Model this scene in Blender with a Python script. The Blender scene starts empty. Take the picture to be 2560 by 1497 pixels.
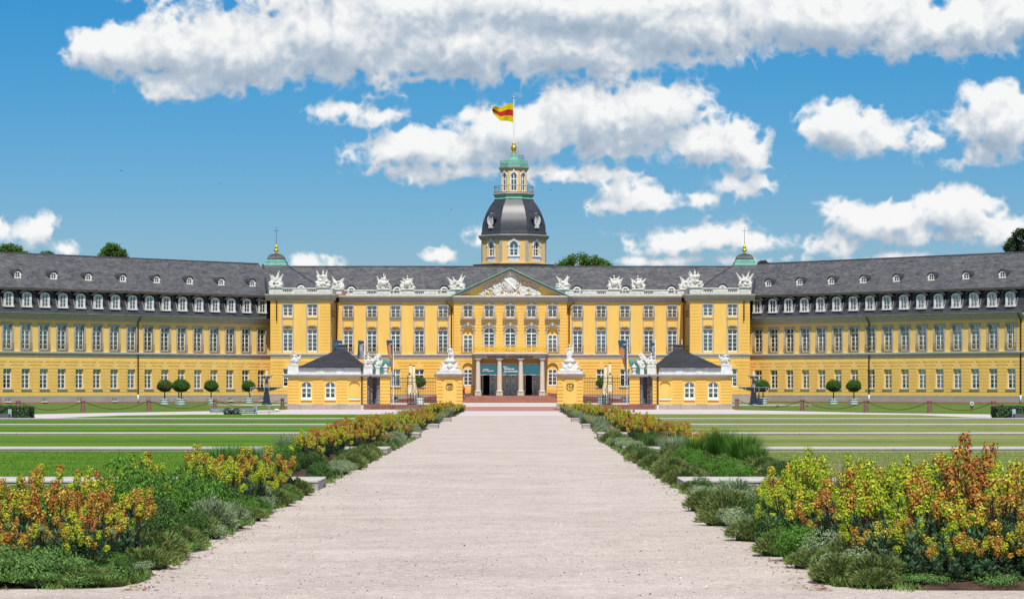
import bpy, math, random
import numpy as np
from mathutils import Vector, Matrix
R = math.radians
SC = bpy.context.scene
COL = SC.collection
random.seed(7)

# ------------------------------------------------------------------ camera, light, sky
F, VX, HY, CH = 6400.0, 1291.0, 968.6, 2.0      # focal length in photo pixels, vanishing point, horizon row, eye height
def WX(px, d): return (px - VX) * d / F
def WZ(py, d): return CH + (HY - py) * d / F
def GD(py, z=0.0): return (CH - z) * F / (py - HY)     # distance of a ground point seen at row py

cam = bpy.data.cameras.new("camera"); camo = bpy.data.objects.new("camera", cam); COL.objects.link(camo)
camo.location = (0, 0, CH); camo.rotation_euler = (R(90), 0, 0)
cam.sensor_width = 36; cam.lens = F / 2560 * 36
cam.shift_x = (1280 - VX) / 2560; cam.shift_y = (HY - 748.5) / 2560
cam.clip_start = 0.5; cam.clip_end = 6000
SC.camera = camo
SC.view_settings.view_transform = 'Standard'; SC.view_settings.look = 'None'
SC.view_settings.gamma = 1; SC.view_settings.use_curve_mapping = False
SC.view_settings.exposure = 0.20
SUN_EL, SUN_AZ = 58.0, 4.0                     # sun behind the camera, slightly to the right
sl = bpy.data.lights.new("sun", 'SUN'); so = bpy.data.objects.new("sun", sl); COL.objects.link(so)
sl.energy = 4.3; sl.angle = R(0.53); sl.color = (1.0, 0.95, 0.87)
sdir = Vector((math.sin(R(SUN_AZ)) * math.cos(R(SUN_EL)), -math.cos(R(SUN_AZ)) * math.cos(R(SUN_EL)), math.sin(R(SUN_EL))))
so.rotation_euler = sdir.to_track_quat('Z', 'Y').to_euler()

W = bpy.data.worlds.new("World"); SC.world = W; W.use_nodes = True
SKY_STRENGTH = 0.10
def build_world():
    nt = W.node_tree; N = nt.nodes; L = nt.links; N.clear()
    out = N.new('ShaderNodeOutputWorld'); bg = N.new('ShaderNodeBackground'); bg.inputs['Strength'].default_value = SKY_STRENGTH
    L.new(bg.outputs[0], out.inputs[0])
    sky = N.new('ShaderNodeTexSky'); sky.sky_type = 'NISHITA'; sky.sun_disc = False
    sky.sun_elevation = R(SUN_EL); sky.sun_rotation = R(180 - SUN_AZ); sky.altitude = 100; sky.air_density = 1.0; sky.dust_density = 0.3; sky.ozone_density = 3.5
    hs = N.new('ShaderNodeHueSaturation'); hs.inputs['Saturation'].default_value = 1.35; hs.inputs['Value'].default_value = 1.0
    L.new(sky.outputs[0], hs.inputs['Color'])
    tint = N.new('ShaderNodeMix'); tint.data_type = 'RGBA'; tint.blend_type = 'MULTIPLY'; tint.inputs[0].default_value = 1.0; tint.inputs[7].default_value = (0.34, 0.565, 0.76, 1)
    L.new(hs.outputs[0], tint.inputs[6])
    # cloud field group: azimuth / elevation in thousandths of a photo pixel focal unit
    g = bpy.data.node_groups.new("cloud_field", 'ShaderNodeTree')
    g.interface.new_socket("P", in_out='INPUT', socket_type='NodeSocketVector')
    g.interface.new_socket("D", in_out='OUTPUT', socket_type='NodeSocketFloat')
    n = g.nodes; l = g.links
    gi = n.new('NodeGroupInput'); go = n.new('NodeGroupOutput')
    def vm(op, a, b=None):
        m = n.new('ShaderNodeVectorMath'); m.operation = op
        if isinstance(a, tuple): m.inputs[0].default_value = a
        else: l.new(a, m.inputs[0])
        if b is not None:
            if isinstance(b, tuple): m.inputs[1].default_value = b
            else: l.new(b, m.inputs[1])
        return m
    def ma(op, a, b=None, c=None, clamp=False):
        m = n.new('ShaderNodeMath'); m.operation = op; m.use_clamp = clamp
        for i, x in enumerate((a, b, c)):
            if x is None: continue
            if isinstance(x, (int, float)): m.inputs[i].default_value = x
            else: l.new(x, m.inputs[i])
        return m.outputs[0]
    P = gi.outputs[0]
    def noise(scale, detail, rough, vec):
        t = n.new('ShaderNodeTexNoise'); t.inputs['Scale'].default_value = scale; t.inputs['Detail'].default_value = detail
        t.inputs['Roughness'].default_value = rough; l.new(vec, t.inputs['Vector']); return t
    # warp the edges
    nw = noise(5.0, 3, 0.5, P)
    w0 = vm('SUBTRACT', nw.outputs['Color'], (0.5, 0.5, 0.5)); w1 = vm('MULTIPLY', w0.outputs[0], (0.07, 0.05, 0.0))
    Q = vm('ADD', P, w1.outputs[0]).outputs[0]
    E = [(300,135,120,62,0),(420,120,130,75,0),(600,140,220,95,0),(430,215,95,40,0),(860,95,400,125,0),(1180,110,420,105,0),(1430,120,260,85,0),(1430,20,900,80,0),
         (1750,70,380,75,0),(2060,60,300,80,0),(2380,75,330,82,0),(2560,60,200,90,0),
         (1640,285,120,80,0),(1480,300,200,88,0),(1300,330,180,75,0),(1110,370,190,45,0),(1000,375,120,30,0),(1740,360,150,62,0),(1850,375,75,45,0),(1130,428,150,20,0),(1360,432,170,20,0),
         (2100,325,105,62,0),(2190,355,110,48,0),(2330,365,110,30,0),(2480,315,130,85,0),(2440,395,90,38,0),
         (1600,488,82,40,0),(1545,510,60,22,0),(1830,468,80,30,14),(1760,500,60,18,0),
         (2200,545,130,48,0),(2370,525,110,58,0),(2500,578,105,34,0),(2300,588,160,16,0),
         (1740,598,150,36,0),(1870,612,80,20,0),(2085,612,66,30,0),(2240,644,80,12,0),
         (850,278,66,22,0),(945,292,56,20,0),(110,585,52,32,0),(35,588,60,24,0),(760,662,62,18,0),(175,622,40,18,0),(1200,592,34,22,0),(1100,640,40,14,0),(1700,655,240,10,0)]
    acc = None
    for (px, py, rx, ry, rot) in E:
        c = ((px - VX) / 1000, (HY - py) / 1000, 0)
        s = vm('SUBTRACT', Q, c).outputs[0]
        kz = max(0.42, min(1.0, ry/62)); gr = 1.04 if kz == 1.0 else 1.04+0.22*(1-kz)
        s = vm('MULTIPLY', s, (1000 / (rx*gr), 1000 / (ry*gr), 0)).outputs[0]
        ln = ma('MULTIPLY_ADD', vm('LENGTH', s).outputs['Value'], kz, 1-kz)
        if acc is None: acc = ln
        else:
            m = n.new('ShaderNodeMath'); m.operation = 'SMOOTH_MIN'; l.new(acc, m.inputs[0]); l.new(ln, m.inputs[1]); m.inputs[2].default_value = 0.25
            acc = m.outputs[0]
    base = ma('SUBTRACT', 1.0, acc)
    base = ma('MAXIMUM', base, -1.2)
    # outside the photographed part: scattered clouds of the same kind
    mp = vm('MULTIPLY', P, (0.55, 1.0, 1.0)).outputs[0]
    ng = noise(0.75, 4, 0.55, mp)
    gen = ma('MULTIPLY_ADD', ng.outputs['Fac'], 6.0, -3.3)
    sx = n.new('ShaderNodeSeparateXYZ'); l.new(P, sx.inputs[0])
    ax = ma('ABSOLUTE', sx.outputs[0])
    ox = ma('SMOOTHSTEP', ax, 1.4, 1.9) if False else None
    mr = n.new('ShaderNodeMapRange'); mr.interpolation_type = 'SMOOTHSTEP'; l.new(ax, mr.inputs[0]); mr.inputs[1].default_value = 1.35; mr.inputs[2].default_value = 1.9
    mr2 = n.new('ShaderNodeMapRange'); mr2.interpolation_type = 'SMOOTHSTEP'; l.new(sx.outputs[1], mr2.inputs[0]); mr2.inputs[1].default_value = 1.02; mr2.inputs[2].default_value = 1.4
    o = ma('MAXIMUM', mr.outputs[0], mr2.outputs[0])
    mx = n.new('ShaderNodeMix'); mx.data_type = 'FLOAT'; l.new(o, mx.inputs[0]); l.new(base, mx.inputs[2]); l.new(gen, mx.inputs[3])
    # billows
    n1 = noise(6.0, 8, 0.58, P); n2 = noise(22.0, 4, 0.55, Q)
    vo = n.new('ShaderNodeTexVoronoi'); vo.feature = 'SMOOTH_F1'; vo.inputs['Scale'].default_value = 15; vo.inputs['Smoothness'].default_value = 0.6; l.new(Q, vo.inputs['Vector'])
    def bil(nz): return ma('ABSOLUTE', ma('MULTIPLY_ADD', nz.outputs['Fac'], 2.0, -1.0))
    n1.inputs['Detail'].default_value = 3; n3 = noise(28.0, 5, 0.62, Q); n4 = noise(11.0, 2, 0.5, Q)
    a = ma('MULTIPLY_ADD', n1.outputs['Fac'], 1.25, -0.66)
    b = ma('MULTIPLY_ADD', bil(n4), -0.75, 0.15)
    b2 = ma('MULTIPLY_ADD', bil(n2), -0.50, 0.09)
    c = ma('ADD', ma('ADD', b2, ma('MULTIPLY_ADD', n3.outputs['Fac'], 0.36, -0.18)), ma('MULTIPLY_ADD', vo.outputs['Distance'], -0.22, 0.10))
    s = ma('ADD', mx.outputs[0], a); s = ma('ADD', s, b); s = ma('ADD', s, c)
    l.new(s, go.inputs[0])
    # direction -> (azimuth, elevation)
    tc = N.new('ShaderNodeTexCoord'); sp = N.new('ShaderNodeSeparateXYZ'); L.new(tc.outputs['Generated'], sp.inputs[0])
    def M(op, a, b=None, c=None, clamp=False):
        m = N.new('ShaderNodeMath'); m.operation = op; m.use_clamp = clamp
        for i, x in enumerate((a, b, c)):
            if x is None: continue
            if isinstance(x, (int, float)): m.inputs[i].default_value = x
            else: L.new(x, m.inputs[i])
        return m.outputs[0]
    az = M('MULTIPLY', M('ARCTAN2', sp.outputs[0], sp.outputs[1]), 6.4)
    el = M('MULTIPLY', M('ARCSINE', sp.outputs[2]), 6.4)
    def fld(de, da=0.0):
        cv = N.new('ShaderNodeCombineXYZ')
        L.new(M('ADD', az, da) if da else az, cv.inputs[0]); L.new(M('ADD', el, de) if de else el, cv.inputs[1])
        gg = N.new('ShaderNodeGroup'); gg.node_tree = g; L.new(cv.outputs[0], gg.inputs[0]); return gg.outputs[0]
    d0 = fld(0.0); d1 = fld(0.030, 0.008)
    al = N.new('ShaderNodeMapRange'); al.interpolation_type = 'SMOOTHSTEP'; L.new(d0, al.inputs[0]); al.inputs[1].default_value = -0.12; al.inputs[2].default_value = 0.30
    gm = N.new('ShaderNodeMapRange'); gm.interpolation_type = 'SMOOTHSTEP'; L.new(el, gm.inputs[0]); gm.inputs[1].default_value = 0.15; gm.inputs[2].default_value = 1.1
    gr = N.new('ShaderNodeMix'); gr.data_type = 'RGBA'; L.new(gm.outputs[0], gr.inputs[0]); gr.inputs[6].default_value = (0.455, 0.575, 0.77, 1); gr.inputs[7].default_value = (0.235, 0.66, 0.82, 1)
    L.new(gr.outputs[2], tint.inputs[7])
    # lit from above: less cloud above the point = brighter
    d2 = fld(0.060, 0.012)
    up = M('SUBTRACT', d0, d1)
    up2 = M('SUBTRACT', d0, d2)
    th = M('MULTIPLY', d2, -0.30)
    br = M('ADD', M('ADD', M('MULTIPLY', up, 0.26), M('MULTIPLY', up2, 0.40)), th)
    br = M('ADD', br, 0.74, clamp=True)
    ramp = N.new('ShaderNodeValToRGB'); L.new(br, ramp.inputs[0])
    e = ramp.color_ramp.elements; k = 1.0
    e[0].position = 0.0; e[0].color = (0.36, 0.45, 0.56, 1)
    e[1].position = 1.0; e[1].color = (0.97, 0.97, 0.96, 1)
    x = e.new(0.42); x.color = (0.50, 0.58, 0.67, 1); x = e.new(0.72); x.color = (0.76, 0.79, 0.82, 1)
    kk = N.new('ShaderNodeVectorMath'); kk.operation = 'SCALE'; L.new(ramp.outputs[0], kk.inputs[0]); kk.inputs['Scale'].default_value = 0.98 / SKY_STRENGTH / (2 ** SC.view_settings.exposure)
    mix = N.new('ShaderNodeMix'); mix.data_type = 'RGBA'
    L.new(M('MULTIPLY', al.outputs[0], 0.97), mix.inputs[0]); L.new(tint.outputs[2], mix.inputs[6]); L.new(kk.outputs[0], mix.inputs[7])
    L.new(mix.outputs[2], bg.inputs['Color'])
    W.cycles.sampling_method = 'MANUAL'; W.cycles.sample_map_resolution = 512
build_world()

# ------------------------------------------------------------------ helpers
def tag(o, label=None, cat=None, group=None, kind=None):
    if label: o["label"] = label
    if cat: o["category"] = cat
    if group: o["group"] = group
    if kind: o["kind"] = kind
    return o
def empty(name, loc=(0, 0, 0), rz=0.0, label=None, cat=None, group=None, kind=None):
    o = bpy.data.objects.new(name, None); COL.objects.link(o); o.location = loc; o.rotation_euler = (0, 0, rz)
    return tag(o, label, cat, group, kind)
def link(name, me, parent=None, loc=None, rz=None, scale=None):
    o = bpy.data.objects.new(name, me); COL.objects.link(o)
    if parent: o.parent = parent
    if loc is not None: o.location = loc
    if rz is not None: o.rotation_euler = (0, 0, rz)
    if scale is not None: o.scale = scale
    return o
def copy_tree(o, parent=None):
    c = o.copy(); COL.objects.link(c); c.parent = parent
    for ch in list(KIDS.get(o.name, [])) or list(o.children): copy_tree(ch, c)
    return c
KIDS = {}

class MB:
    def __init__(s): s.v = []; s.f = []; s.m = []
    def add(s, vs, fs, m=0):
        b = len(s.v); s.v += [tuple(x) for x in vs]; s.f += [tuple(b + i for i in f) for f in fs]; s.m += [m] * len(fs); return s
    def box(s, x0, x1, y0, y1, z0, z1, m=0):
        if x0 > x1: x0, x1 = x1, x0
        if y0 > y1: y0, y1 = y1, y0
        v = [(x0,y0,z0),(x1,y0,z0),(x1,y1,z0),(x0,y1,z0),(x0,y0,z1),(x1,y0,z1),(x1,y1,z1),(x0,y1,z1)]
        return s.add(v, [(0,3,2,1),(4,5,6,7),(0,1,5,4),(1,2,6,5),(2,3,7,6),(3,0,4,7)], m)
    def xprism(s, prof, x0, x1, m=0):           # profile in (y, z), along x
        n = len(prof)
        v = [(x0, y, z) for y, z in prof] + [(x1, y, z) for y, z in prof]
        f = [tuple(range(n)), tuple(range(2*n-1, n-1, -1))] + [(i, n+i, n+(i+1) % n, (i+1) % n) for i in range(n)]
        return s.add(v, f, m)
    def yprism(s, prof, y0, y1, m=0):           # profile in (x, z), along y
        n = len(prof)
        v = [(x, y0, z) for x, z in prof] + [(x, y1, z) for x, z in prof]
        f = [tuple(range(n)), tuple(range(2*n-1, n-1, -1))] + [(i, n+i, n+(i+1) % n, (i+1) % n) for i in range(n)]
        return s.add(v, f, m)
    def zprism(s, prof, z0, z1, m=0, m2=None):
        n = len(prof)
        v = [(x, y, z0) for x, y in prof] + [(x, y, z1) for x, y in prof]
        s.add(v, [tuple(range(n-1, -1, -1)), tuple(range(n, 2*n))], m)
        b = len(s.v) - 2*n
        for i in range(n): s.f.append((b+i, b+(i+1) % n, b+n+(i+1) % n, b+n+i)); s.m.append(m if m2 is None else m2)
        return s
    def quad(s, a, b, c, d, m=0): return s.add([a, b, c, d], [(0, 1, 2, 3)], m)
    def lathe(s, cx, cy, prof, n=12, m=0, rot=0.0, sx=1.0, sy=1.0, cap=True):
        v = []; f = []
        for r, z in prof:
            for i in range(n):
                a = rot + 2*math.pi*i/n; v.append((cx + sx*r*math.cos(a), cy + sy*r*math.sin(a), z))
        for j in range(len(prof)-1):
            for i in range(n): f.append((j*n+i, j*n+(i+1) % n, (j+1)*n+(i+1) % n, (j+1)*n+i))
        if cap: f.append(tuple(range(n-1, -1, -1))); f.append(tuple(range((len(prof)-1)*n, len(prof)*n)))
        return s.add(v, f, m)
    def tube(s, pts, r, n=6, m=0, r2=None, cap=True):
        pts = [Vector(p) for p in pts]; k = len(pts); v = []; f = []
        for j, p in enumerate(pts):
            t = (pts[min(j+1, k-1)] - pts[max(j-1, 0)]).normalized()
            a = t.orthogonal().normalized() if j == 0 else (a - t * a.dot(t)).normalized()
            b = t.cross(a)
            rr = r if r2 is None else r + (r2 - r) * j / (k - 1)
            if isinstance(r, (list, tuple)): rr = r[j]
            for i in range(n):
                q = 2*math.pi*i/n; v.append(p + a*math.cos(q)*rr + b*math.sin(q)*rr)
        for j in range(k-1):
            for i in range(n): f.append((j*n+i, j*n+(i+1) % n, (j+1)*n+(i+1) % n, (j+1)*n+i))
        if cap: f.append(tuple(range(n-1, -1, -1))); f.append(tuple(range((k-1)*n, k*n)))
        return s.add(v, f, m)
    def blob(s, c, r, m=0, n=8, k=5, rot=None):
        if isinstance(r, (int, float)): r = (r, r, r)
        v = []; f = []; M = rot or Matrix.Identity(3); c = Vector(c)
        v.append(c + M @ Vector((0, 0, -r[2])))
        for j in range(1, k):
            t = math.pi*j/k
            for i in range(n):
                a = 2*math.pi*i/n; v.append(c + M @ Vector((r[0]*math.sin(t)*math.cos(a), r[1]*math.sin(t)*math.sin(a), -r[2]*math.cos(t))))
        v.append(c + M @ Vector((0, 0, r[2])))
        for i in range(n): f.append((0, 1+(i+1) % n, 1+i))
        for j in range(k-2):
            for i in range(n): f.append((1+j*n+i, 1+j*n+(i+1) % n, 1+(j+1)*n+(i+1) % n, 1+(j+1)*n+i))
        b = 1+(k-2)*n
        for i in range(n): f.append((b+i, b+(i+1) % n, len(v)-1))
        return s.add(v, f, m)
    def torus(s, c, Rr, r, n=14, k=6, m=0, axis='y', a0=0, a1=2*math.pi):
        pts = []
        full = abs(a1-a0-2*math.pi) < 1e-3
        for i in range(n + 1):
            a = a0 + (a1-a0)*i/n
            if axis == 'y': pts.append((c[0]+Rr*math.cos(a), c[1], c[2]+Rr*math.sin(a)))
            elif axis == 'z': pts.append((c[0]+Rr*math.cos(a), c[1]+Rr*math.sin(a), c[2]))
            else: pts.append((c[0], c[1]+Rr*math.cos(a), c[2]+Rr*math.sin(a)))
        return s.tube(pts, r, k, m, cap=not full)
    def mesh(s, name, mats, smooth=False):
        me = bpy.data.meshes.new(name); me.from_pydata(s.v, [], s.f)
        for x in (mats if isinstance(mats, (list, tuple)) else [mats]): me.materials.append(x)
        me.polygons.foreach_set('material_index', s.m)
        if smooth: me.polygons.foreach_set('use_smooth', [True]*len(s.f))
        me.update(); return me
    def build(s, name, mats, parent=None, loc=None, rz=None, smooth=False):
        return link(name, s.mesh(name, mats, smooth), parent, loc, rz)
def remeshed(mb, name, mat, vox, smooth_it=0, dec=None):
    me = mb.mesh(name, mat); o = bpy.data.objects.new(name, me); COL.objects.link(o)
    m = o.modifiers.new('r', 'REMESH'); m.mode = 'VOXEL'; m.voxel_size = vox; m.use_smooth_shade = True
    if smooth_it: q = o.modifiers.new('s', 'SMOOTH'); q.iterations = smooth_it; q.factor = 0.5
    if dec: q = o.modifiers.new('d', 'DECIMATE'); q.ratio = dec
    dg = bpy.context.evaluated_depsgraph_get(); ev = o.evaluated_get(dg)
    r = bpy.data.meshes.new_from_object(ev); r.name = name
    if not len(r.materials): r.materials.append(mat)
    r.polygons.foreach_set('use_smooth', [True]*len(r.polygons))
    bpy.data.objects.remove(o); bpy.data.meshes.remove(me)
    return r

# ------------------------------------------------------------------ materials
MAT = {}
def mat(name, col, rough=0.8, metal=0.0, var=0.12, scale=1.5, bump=0.0, bscale=20.0, col2=None, stretch=(1, 1, 1), spec=0.3, trans=0.0, island=0.0, vshift=0.0):
    m = bpy.data.materials.new(name); m.use_nodes = True; nt = m.node_tree; N = nt.nodes; L = nt.links
    b = N['Principled BSDF']; b.inputs['Roughness'].default_value = rough; b.inputs['Metallic'].default_value = metal
    b.inputs['Specular IOR Level'].default_value = spec
    c2 = col2 or tuple(max(0.0, x*(1-var*2)) for x in col)
    tc = N.new('ShaderNodeTexCoord'); mp = N.new('ShaderNodeMapping'); mp.inputs['Scale'].default_value = stretch
    L.new(tc.outputs['Object'], mp.inputs[0])
    n1 = N.new('ShaderNodeTexNoise'); n1.inputs['Scale'].default_value = scale; n1.inputs['Detail'].default_value = 7; n1.inputs['Roughness'].default_value = 0.62
    L.new(mp.outputs[0], n1.inputs['Vector'])
    rp = N.new('ShaderNodeValToRGB'); rp.color_ramp.elements[0].position = 0.3; rp.color_ramp.elements[1].position = 0.68
    rp.color_ramp.elements[0].color = (*c2, 1); rp.color_ramp.elements[1].color = (*col, 1)
    L.new(n1.outputs['Fac'], rp.inputs[0]); last = rp.outputs[0]
    if island:
        ge = N.new('ShaderNodeNewGeometry'); hs = N.new('ShaderNodeHueSaturation')
        mm = N.new('ShaderNodeMath'); mm.operation = 'MULTIPLY_ADD'; L.new(ge.outputs['Random Per Island'], mm.inputs[0]); mm.inputs[1].default_value = island*2; mm.inputs[2].default_value = 1-island
        L.new(mm.outputs[0], hs.inputs['Value'])
        m2 = N.new('ShaderNodeMath'); m2.operation = 'MULTIPLY_ADD'; L.new(ge.outputs['Random Per Island'], m2.inputs[0]); m2.inputs[1].default_value = 0.03; m2.inputs[2].default_value = 0.485
        L.new(m2.outputs[0], hs.inputs['Hue'])
        L.new(last, hs.inputs['Color']); last = hs.outputs[0]
    L.new(last, b.inputs['Base Color'])
    if bump:
        n2 = N.new('ShaderNodeTexNoise'); n2.inputs['Scale'].default_value = bscale; n2.inputs['Detail'].default_value = 4; L.new(mp.outputs[0], n2.inputs['Vector'])
        bp = N.new('ShaderNodeBump'); bp.inputs['Strength'].default_value = bump; bp.inputs['Distance'].default_value = 0.05; L.new(n2.outputs['Fac'], bp.inputs['Height']); L.new(bp.outputs[0], b.inputs['Normal'])
    if trans:
        tr = N.new('ShaderNodeBsdfTranslucent'); mx = N.new('ShaderNodeMixShader'); mx.inputs[0].default_value = trans
        L.new(last, tr.inputs['Color']); L.new(b.outputs[0], mx.inputs[1]); L.new(tr.outputs[0], mx.inputs[2]); L.new(mx.outputs[0], N['Material Output'].inputs[0])
    MAT[name] = m; return m
M_ST = mat('yellow_stucco', (0.84, 0.535, 0.135), 0.9, var=0.06, scale=0.9, stretch=(1, 1, 0.22))
M_ST2 = mat('wing_stucco', (0.87, 0.575, 0.185), 0.9, var=0.06, scale=0.9, stretch=(1, 1, 0.22))
M_RU = mat('yellow_rustication', (0.84, 0.51, 0.115), 0.9, var=0.06, scale=0.9, stretch=(1, 1, 0.3))
M_RU2 = mat('wing_rustication', (0.87, 0.555, 0.150), 0.9, var=0.06, scale=0.9, stretch=(1, 1, 0.3))
M_GY = mat('grey_stone_trim', (0.46, 0.41, 0.36), 0.85, var=0.10, scale=1.2)
M_PL = mat('plinth_stone', (0.42, 0.36, 0.33), 0.85, var=0.10, scale=0.8)
M_RS = mat('red_sandstone', (0.42, 0.19, 0.13), 0.85, var=0.16, scale=1.5)
M_RD = mat('dark_red_sandstone', (0.27, 0.12, 0.09), 0.85, var=0.22, scale=2.0)
M_WH = mat('white_paint', (0.86, 0.85, 0.80), 0.6, var=0.04, scale=1.0)
M_WS = mat('white_stone', (0.72, 0.70, 0.645), 0.8, var=0.16, scale=3.0)
M_WW = mat('weathered_white', (0.80, 0.79, 0.76), 0.8, col2=(0.55, 0.54, 0.53), scale=2.2)
M_CL = mat('column_stone', (0.62, 0.54, 0.44), 0.75, var=0.06, scale=1.5)
M_CU = mat('copper_green', (0.20, 0.46, 0.36), 0.7, col2=(0.10, 0.28, 0.22), scale=3.0)
M_DK = mat('dark_iron', (0.045, 0.032, 0.030), 0.5, var=0.1)
M_BR = mat('brown_copper', (0.085, 0.045, 0.035), 0.5, var=0.2, scale=2)
M_GD = mat('gilding', (0.85, 0.50, 0.06), 0.38, metal=0.75, var=0.1, scale=6)
M_GDP = mat('gold_paint', (0.80, 0.50, 0.06), 0.45, metal=0.2, var=0.05, scale=6)
M_GDR = mat('old_gold_paint', (0.55, 0.36, 0.06), 0.5, metal=0.1, var=0.15, scale=6)
M_IN = mat('dark_room', (0.02, 0.02, 0.025), 0.9)
M_BL = [mat('blind_pale', (0.62, 0.70, 0.66), 0.9, var=0.05), mat('blind_teal', (0.30, 0.42, 0.42), 0.9, var=0.1), mat('blind_grey', (0.13, 0.17, 0.19), 0.9, var=0.2), mat('blind_dark', (0.045, 0.05, 0.06), 0.9, var=0.2), mat('blind_white', (0.80, 0.84, 0.86), 0.9, var=0.03)]
M_BEA = mat('fascia_brown', (0.20, 0.165, 0.13), 0.85, var=0.15, scale=1.5)
M_COL2 = mat('dark_column', (0.24, 0.22, 0.24), 0.6, var=0.1, scale=2)
M_CREAM = mat('cream_cloth', (0.80, 0.66, 0.40), 0.9, var=0.06, scale=2)
M_TEAL = mat('teal_cloth', (0.035, 0.145, 0.175), 0.8, var=0.12, scale=0.8)
M_BLUE = mat('dark_blue_cloth', (0.03, 0.085, 0.13), 0.8, var=0.1)
M_ORA = mat('orange_print', (0.55, 0.22, 0.08), 0.8, col2=(0.25, 0.08, 0.03), scale=3)
M_GRP = mat('grey_print', (0.35, 0.36, 0.40), 0.8, col2=(0.12, 0.12, 0.15), scale=3)
M_FY = mat('flag_yellow', (0.85, 0.62, 0.01), 0.8, var=0.03, trans=0.3)
M_FR = mat('flag_red', (0.62, 0.03, 0.02), 0.8, var=0.03, trans=0.3)
M_CHIM = mat('lead_sheet', (0.10, 0.10, 0.115), 0.6, var=0.2, scale=3)

def slate(name, c1, c2, c3, rough=0.55, sc=1.0, spec=0.5):
    m = bpy.data.materials.new(name); m.use_nodes = True; nt = m.node_tree; N = nt.nodes; L = nt.links; b = N['Principled BSDF']
    b.inputs['Roughness'].default_value = rough; b.inputs['Specular IOR Level'].default_value = spec
    uv = N.new('ShaderNodeTexCoord')
    sp = N.new('ShaderNodeSeparateXYZ'); L.new(uv.outputs['Object'], sp.inputs[0])
    def ma(op, a, bb):
        q = N.new('ShaderNodeMath'); q.operation = op
        for i, x in enumerate((a, bb)):
            if isinstance(x, (int, float)): q.inputs[i].default_value = x
            else: L.new(x, q.inputs[i])
        return q.outputs[0]
    hh = ma('ADD', sp.outputs[2], ma('MULTIPLY', sp.outputs[1], 0.55))
    tilt = ma('ADD', hh, ma('MULTIPLY', sp.outputs[0], 0.10))
    cv = N.new('ShaderNodeCombineXYZ'); L.new(sp.outputs[0], cv.inputs[0]); L.new(tilt, cv.inputs[1])
    br = N.new('ShaderNodeTexBrick'); br.inputs['Scale'].default_value = 1.0; br.inputs['Brick Width'].default_value = 0.42*sc; br.inputs['Row Height'].default_value = 0.20*sc
    br.inputs['Mortar Size'].default_value = 0.012; br.inputs['Mortar Smooth'].default_value = 0.6; br.inputs['Bias'].default_value = -0.2
    br.inputs['Color1'].default_value = (*c1, 1); br.inputs['Color2'].default_value = (*c2, 1); br.inputs['Mortar'].default_value = (*[x*0.45 for x in c3], 1)
    L.new(cv.outputs[0], br.inputs['Vector'])
    n1 = N.new('ShaderNodeTexNoise'); n1.inputs['Scale'].default_value = 0.9; n1.inputs['Detail'].default_value = 6; n1.inputs['Roughness'].default_value = 0.7
    mp = N.new('ShaderNodeMapping'); mp.inputs['Scale'].default_value = (0.5, 1, 1.6); L.new(uv.outputs['Object'], mp.inputs[0]); L.new(mp.outputs[0], n1.inputs['Vector'])
    rp = N.new('ShaderNodeValToRGB'); rp.color_ramp.elements[0].position = 0.34; rp.color_ramp.elements[0].color = (0.62, 0.62, 0.66, 1); rp.color_ramp.elements[1].position = 0.62; rp.color_ramp.elements[1].color = (1.12, 1.1, 1.06, 1)
    L.new(n1.outputs['Fac'], rp.inputs[0])
    mx = N.new('ShaderNodeMix'); mx.data_type = 'RGBA'; mx.blend_type = 'MULTIPLY'; mx.inputs[0].default_value = 1.0
    L.new(br.outputs['Color'], mx.inputs[6]); L.new(rp.outputs[0], mx.inputs[7])
    # replaced darker slates in small patches
    n3 = N.new('ShaderNodeTexNoise'); n3.inputs['Scale'].default_value = 2.4; n3.inputs['Detail'].default_value = 3
    mp3 = N.new('ShaderNodeMapping'); mp3.inputs['Scale'].default_value = (0.55, 1, 2.6); mp3.inputs['Rotation'].default_value = (0, 0.35, 0); L.new(uv.outputs['Object'], mp3.inputs[0]); L.new(mp3.outputs[0], n3.inputs['Vector'])
    r3 = N.new('ShaderNodeValToRGB'); r3.color_ramp.elements[0].position = 0.57; r3.color_ramp.elements[0].color = (1, 1, 1, 1); r3.color_ramp.elements[1].position = 0.63; r3.color_ramp.elements[1].color = (0.52, 0.53, 0.58, 1)
    L.new(n3.outputs['Fac'], r3.inputs[0])
    m3 = N.new('ShaderNodeMix'); m3.data_type = 'RGBA'; m3.blend_type = 'MULTIPLY'; m3.inputs[0].default_value = 1.0
    L.new(mx.outputs[2], m3.inputs[6]); L.new(r3.outputs[0], m3.inputs[7])
    L.new(m3.outputs[2], b.inputs['Base Color'])
    bp = N.new('ShaderNodeBump'); bp.inputs['Strength'].default_value = 0.5; bp.inputs['Distance'].default_value = 0.02
    L.new(br.outputs['Fac'], bp.inputs['Height']); bp.invert = True; L.new(bp.outputs[0], b.inputs['Normal'])
    MAT[name] = m; return m
M_SL = slate('roof_slate', (0.088, 0.088, 0.092), (0.165, 0.163, 0.158), (0.07, 0.07, 0.075), 0.62)
M_SD = slate('dark_slate', (0.050, 0.052, 0.062), (0.070, 0.070, 0.080), (0.03, 0.03, 0.035), 0.5)
M_SG = slate('gatehouse_slate', (0.026, 0.027, 0.032), (0.040, 0.041, 0.047), (0.015, 0.015, 0.018), 0.6)
M_SDOME = slate('dome_slate', (0.045, 0.047, 0.058), (0.062, 0.063, 0.075), (0.03, 0.03, 0.035), 0.42, 0.8, 0.8)
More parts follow.
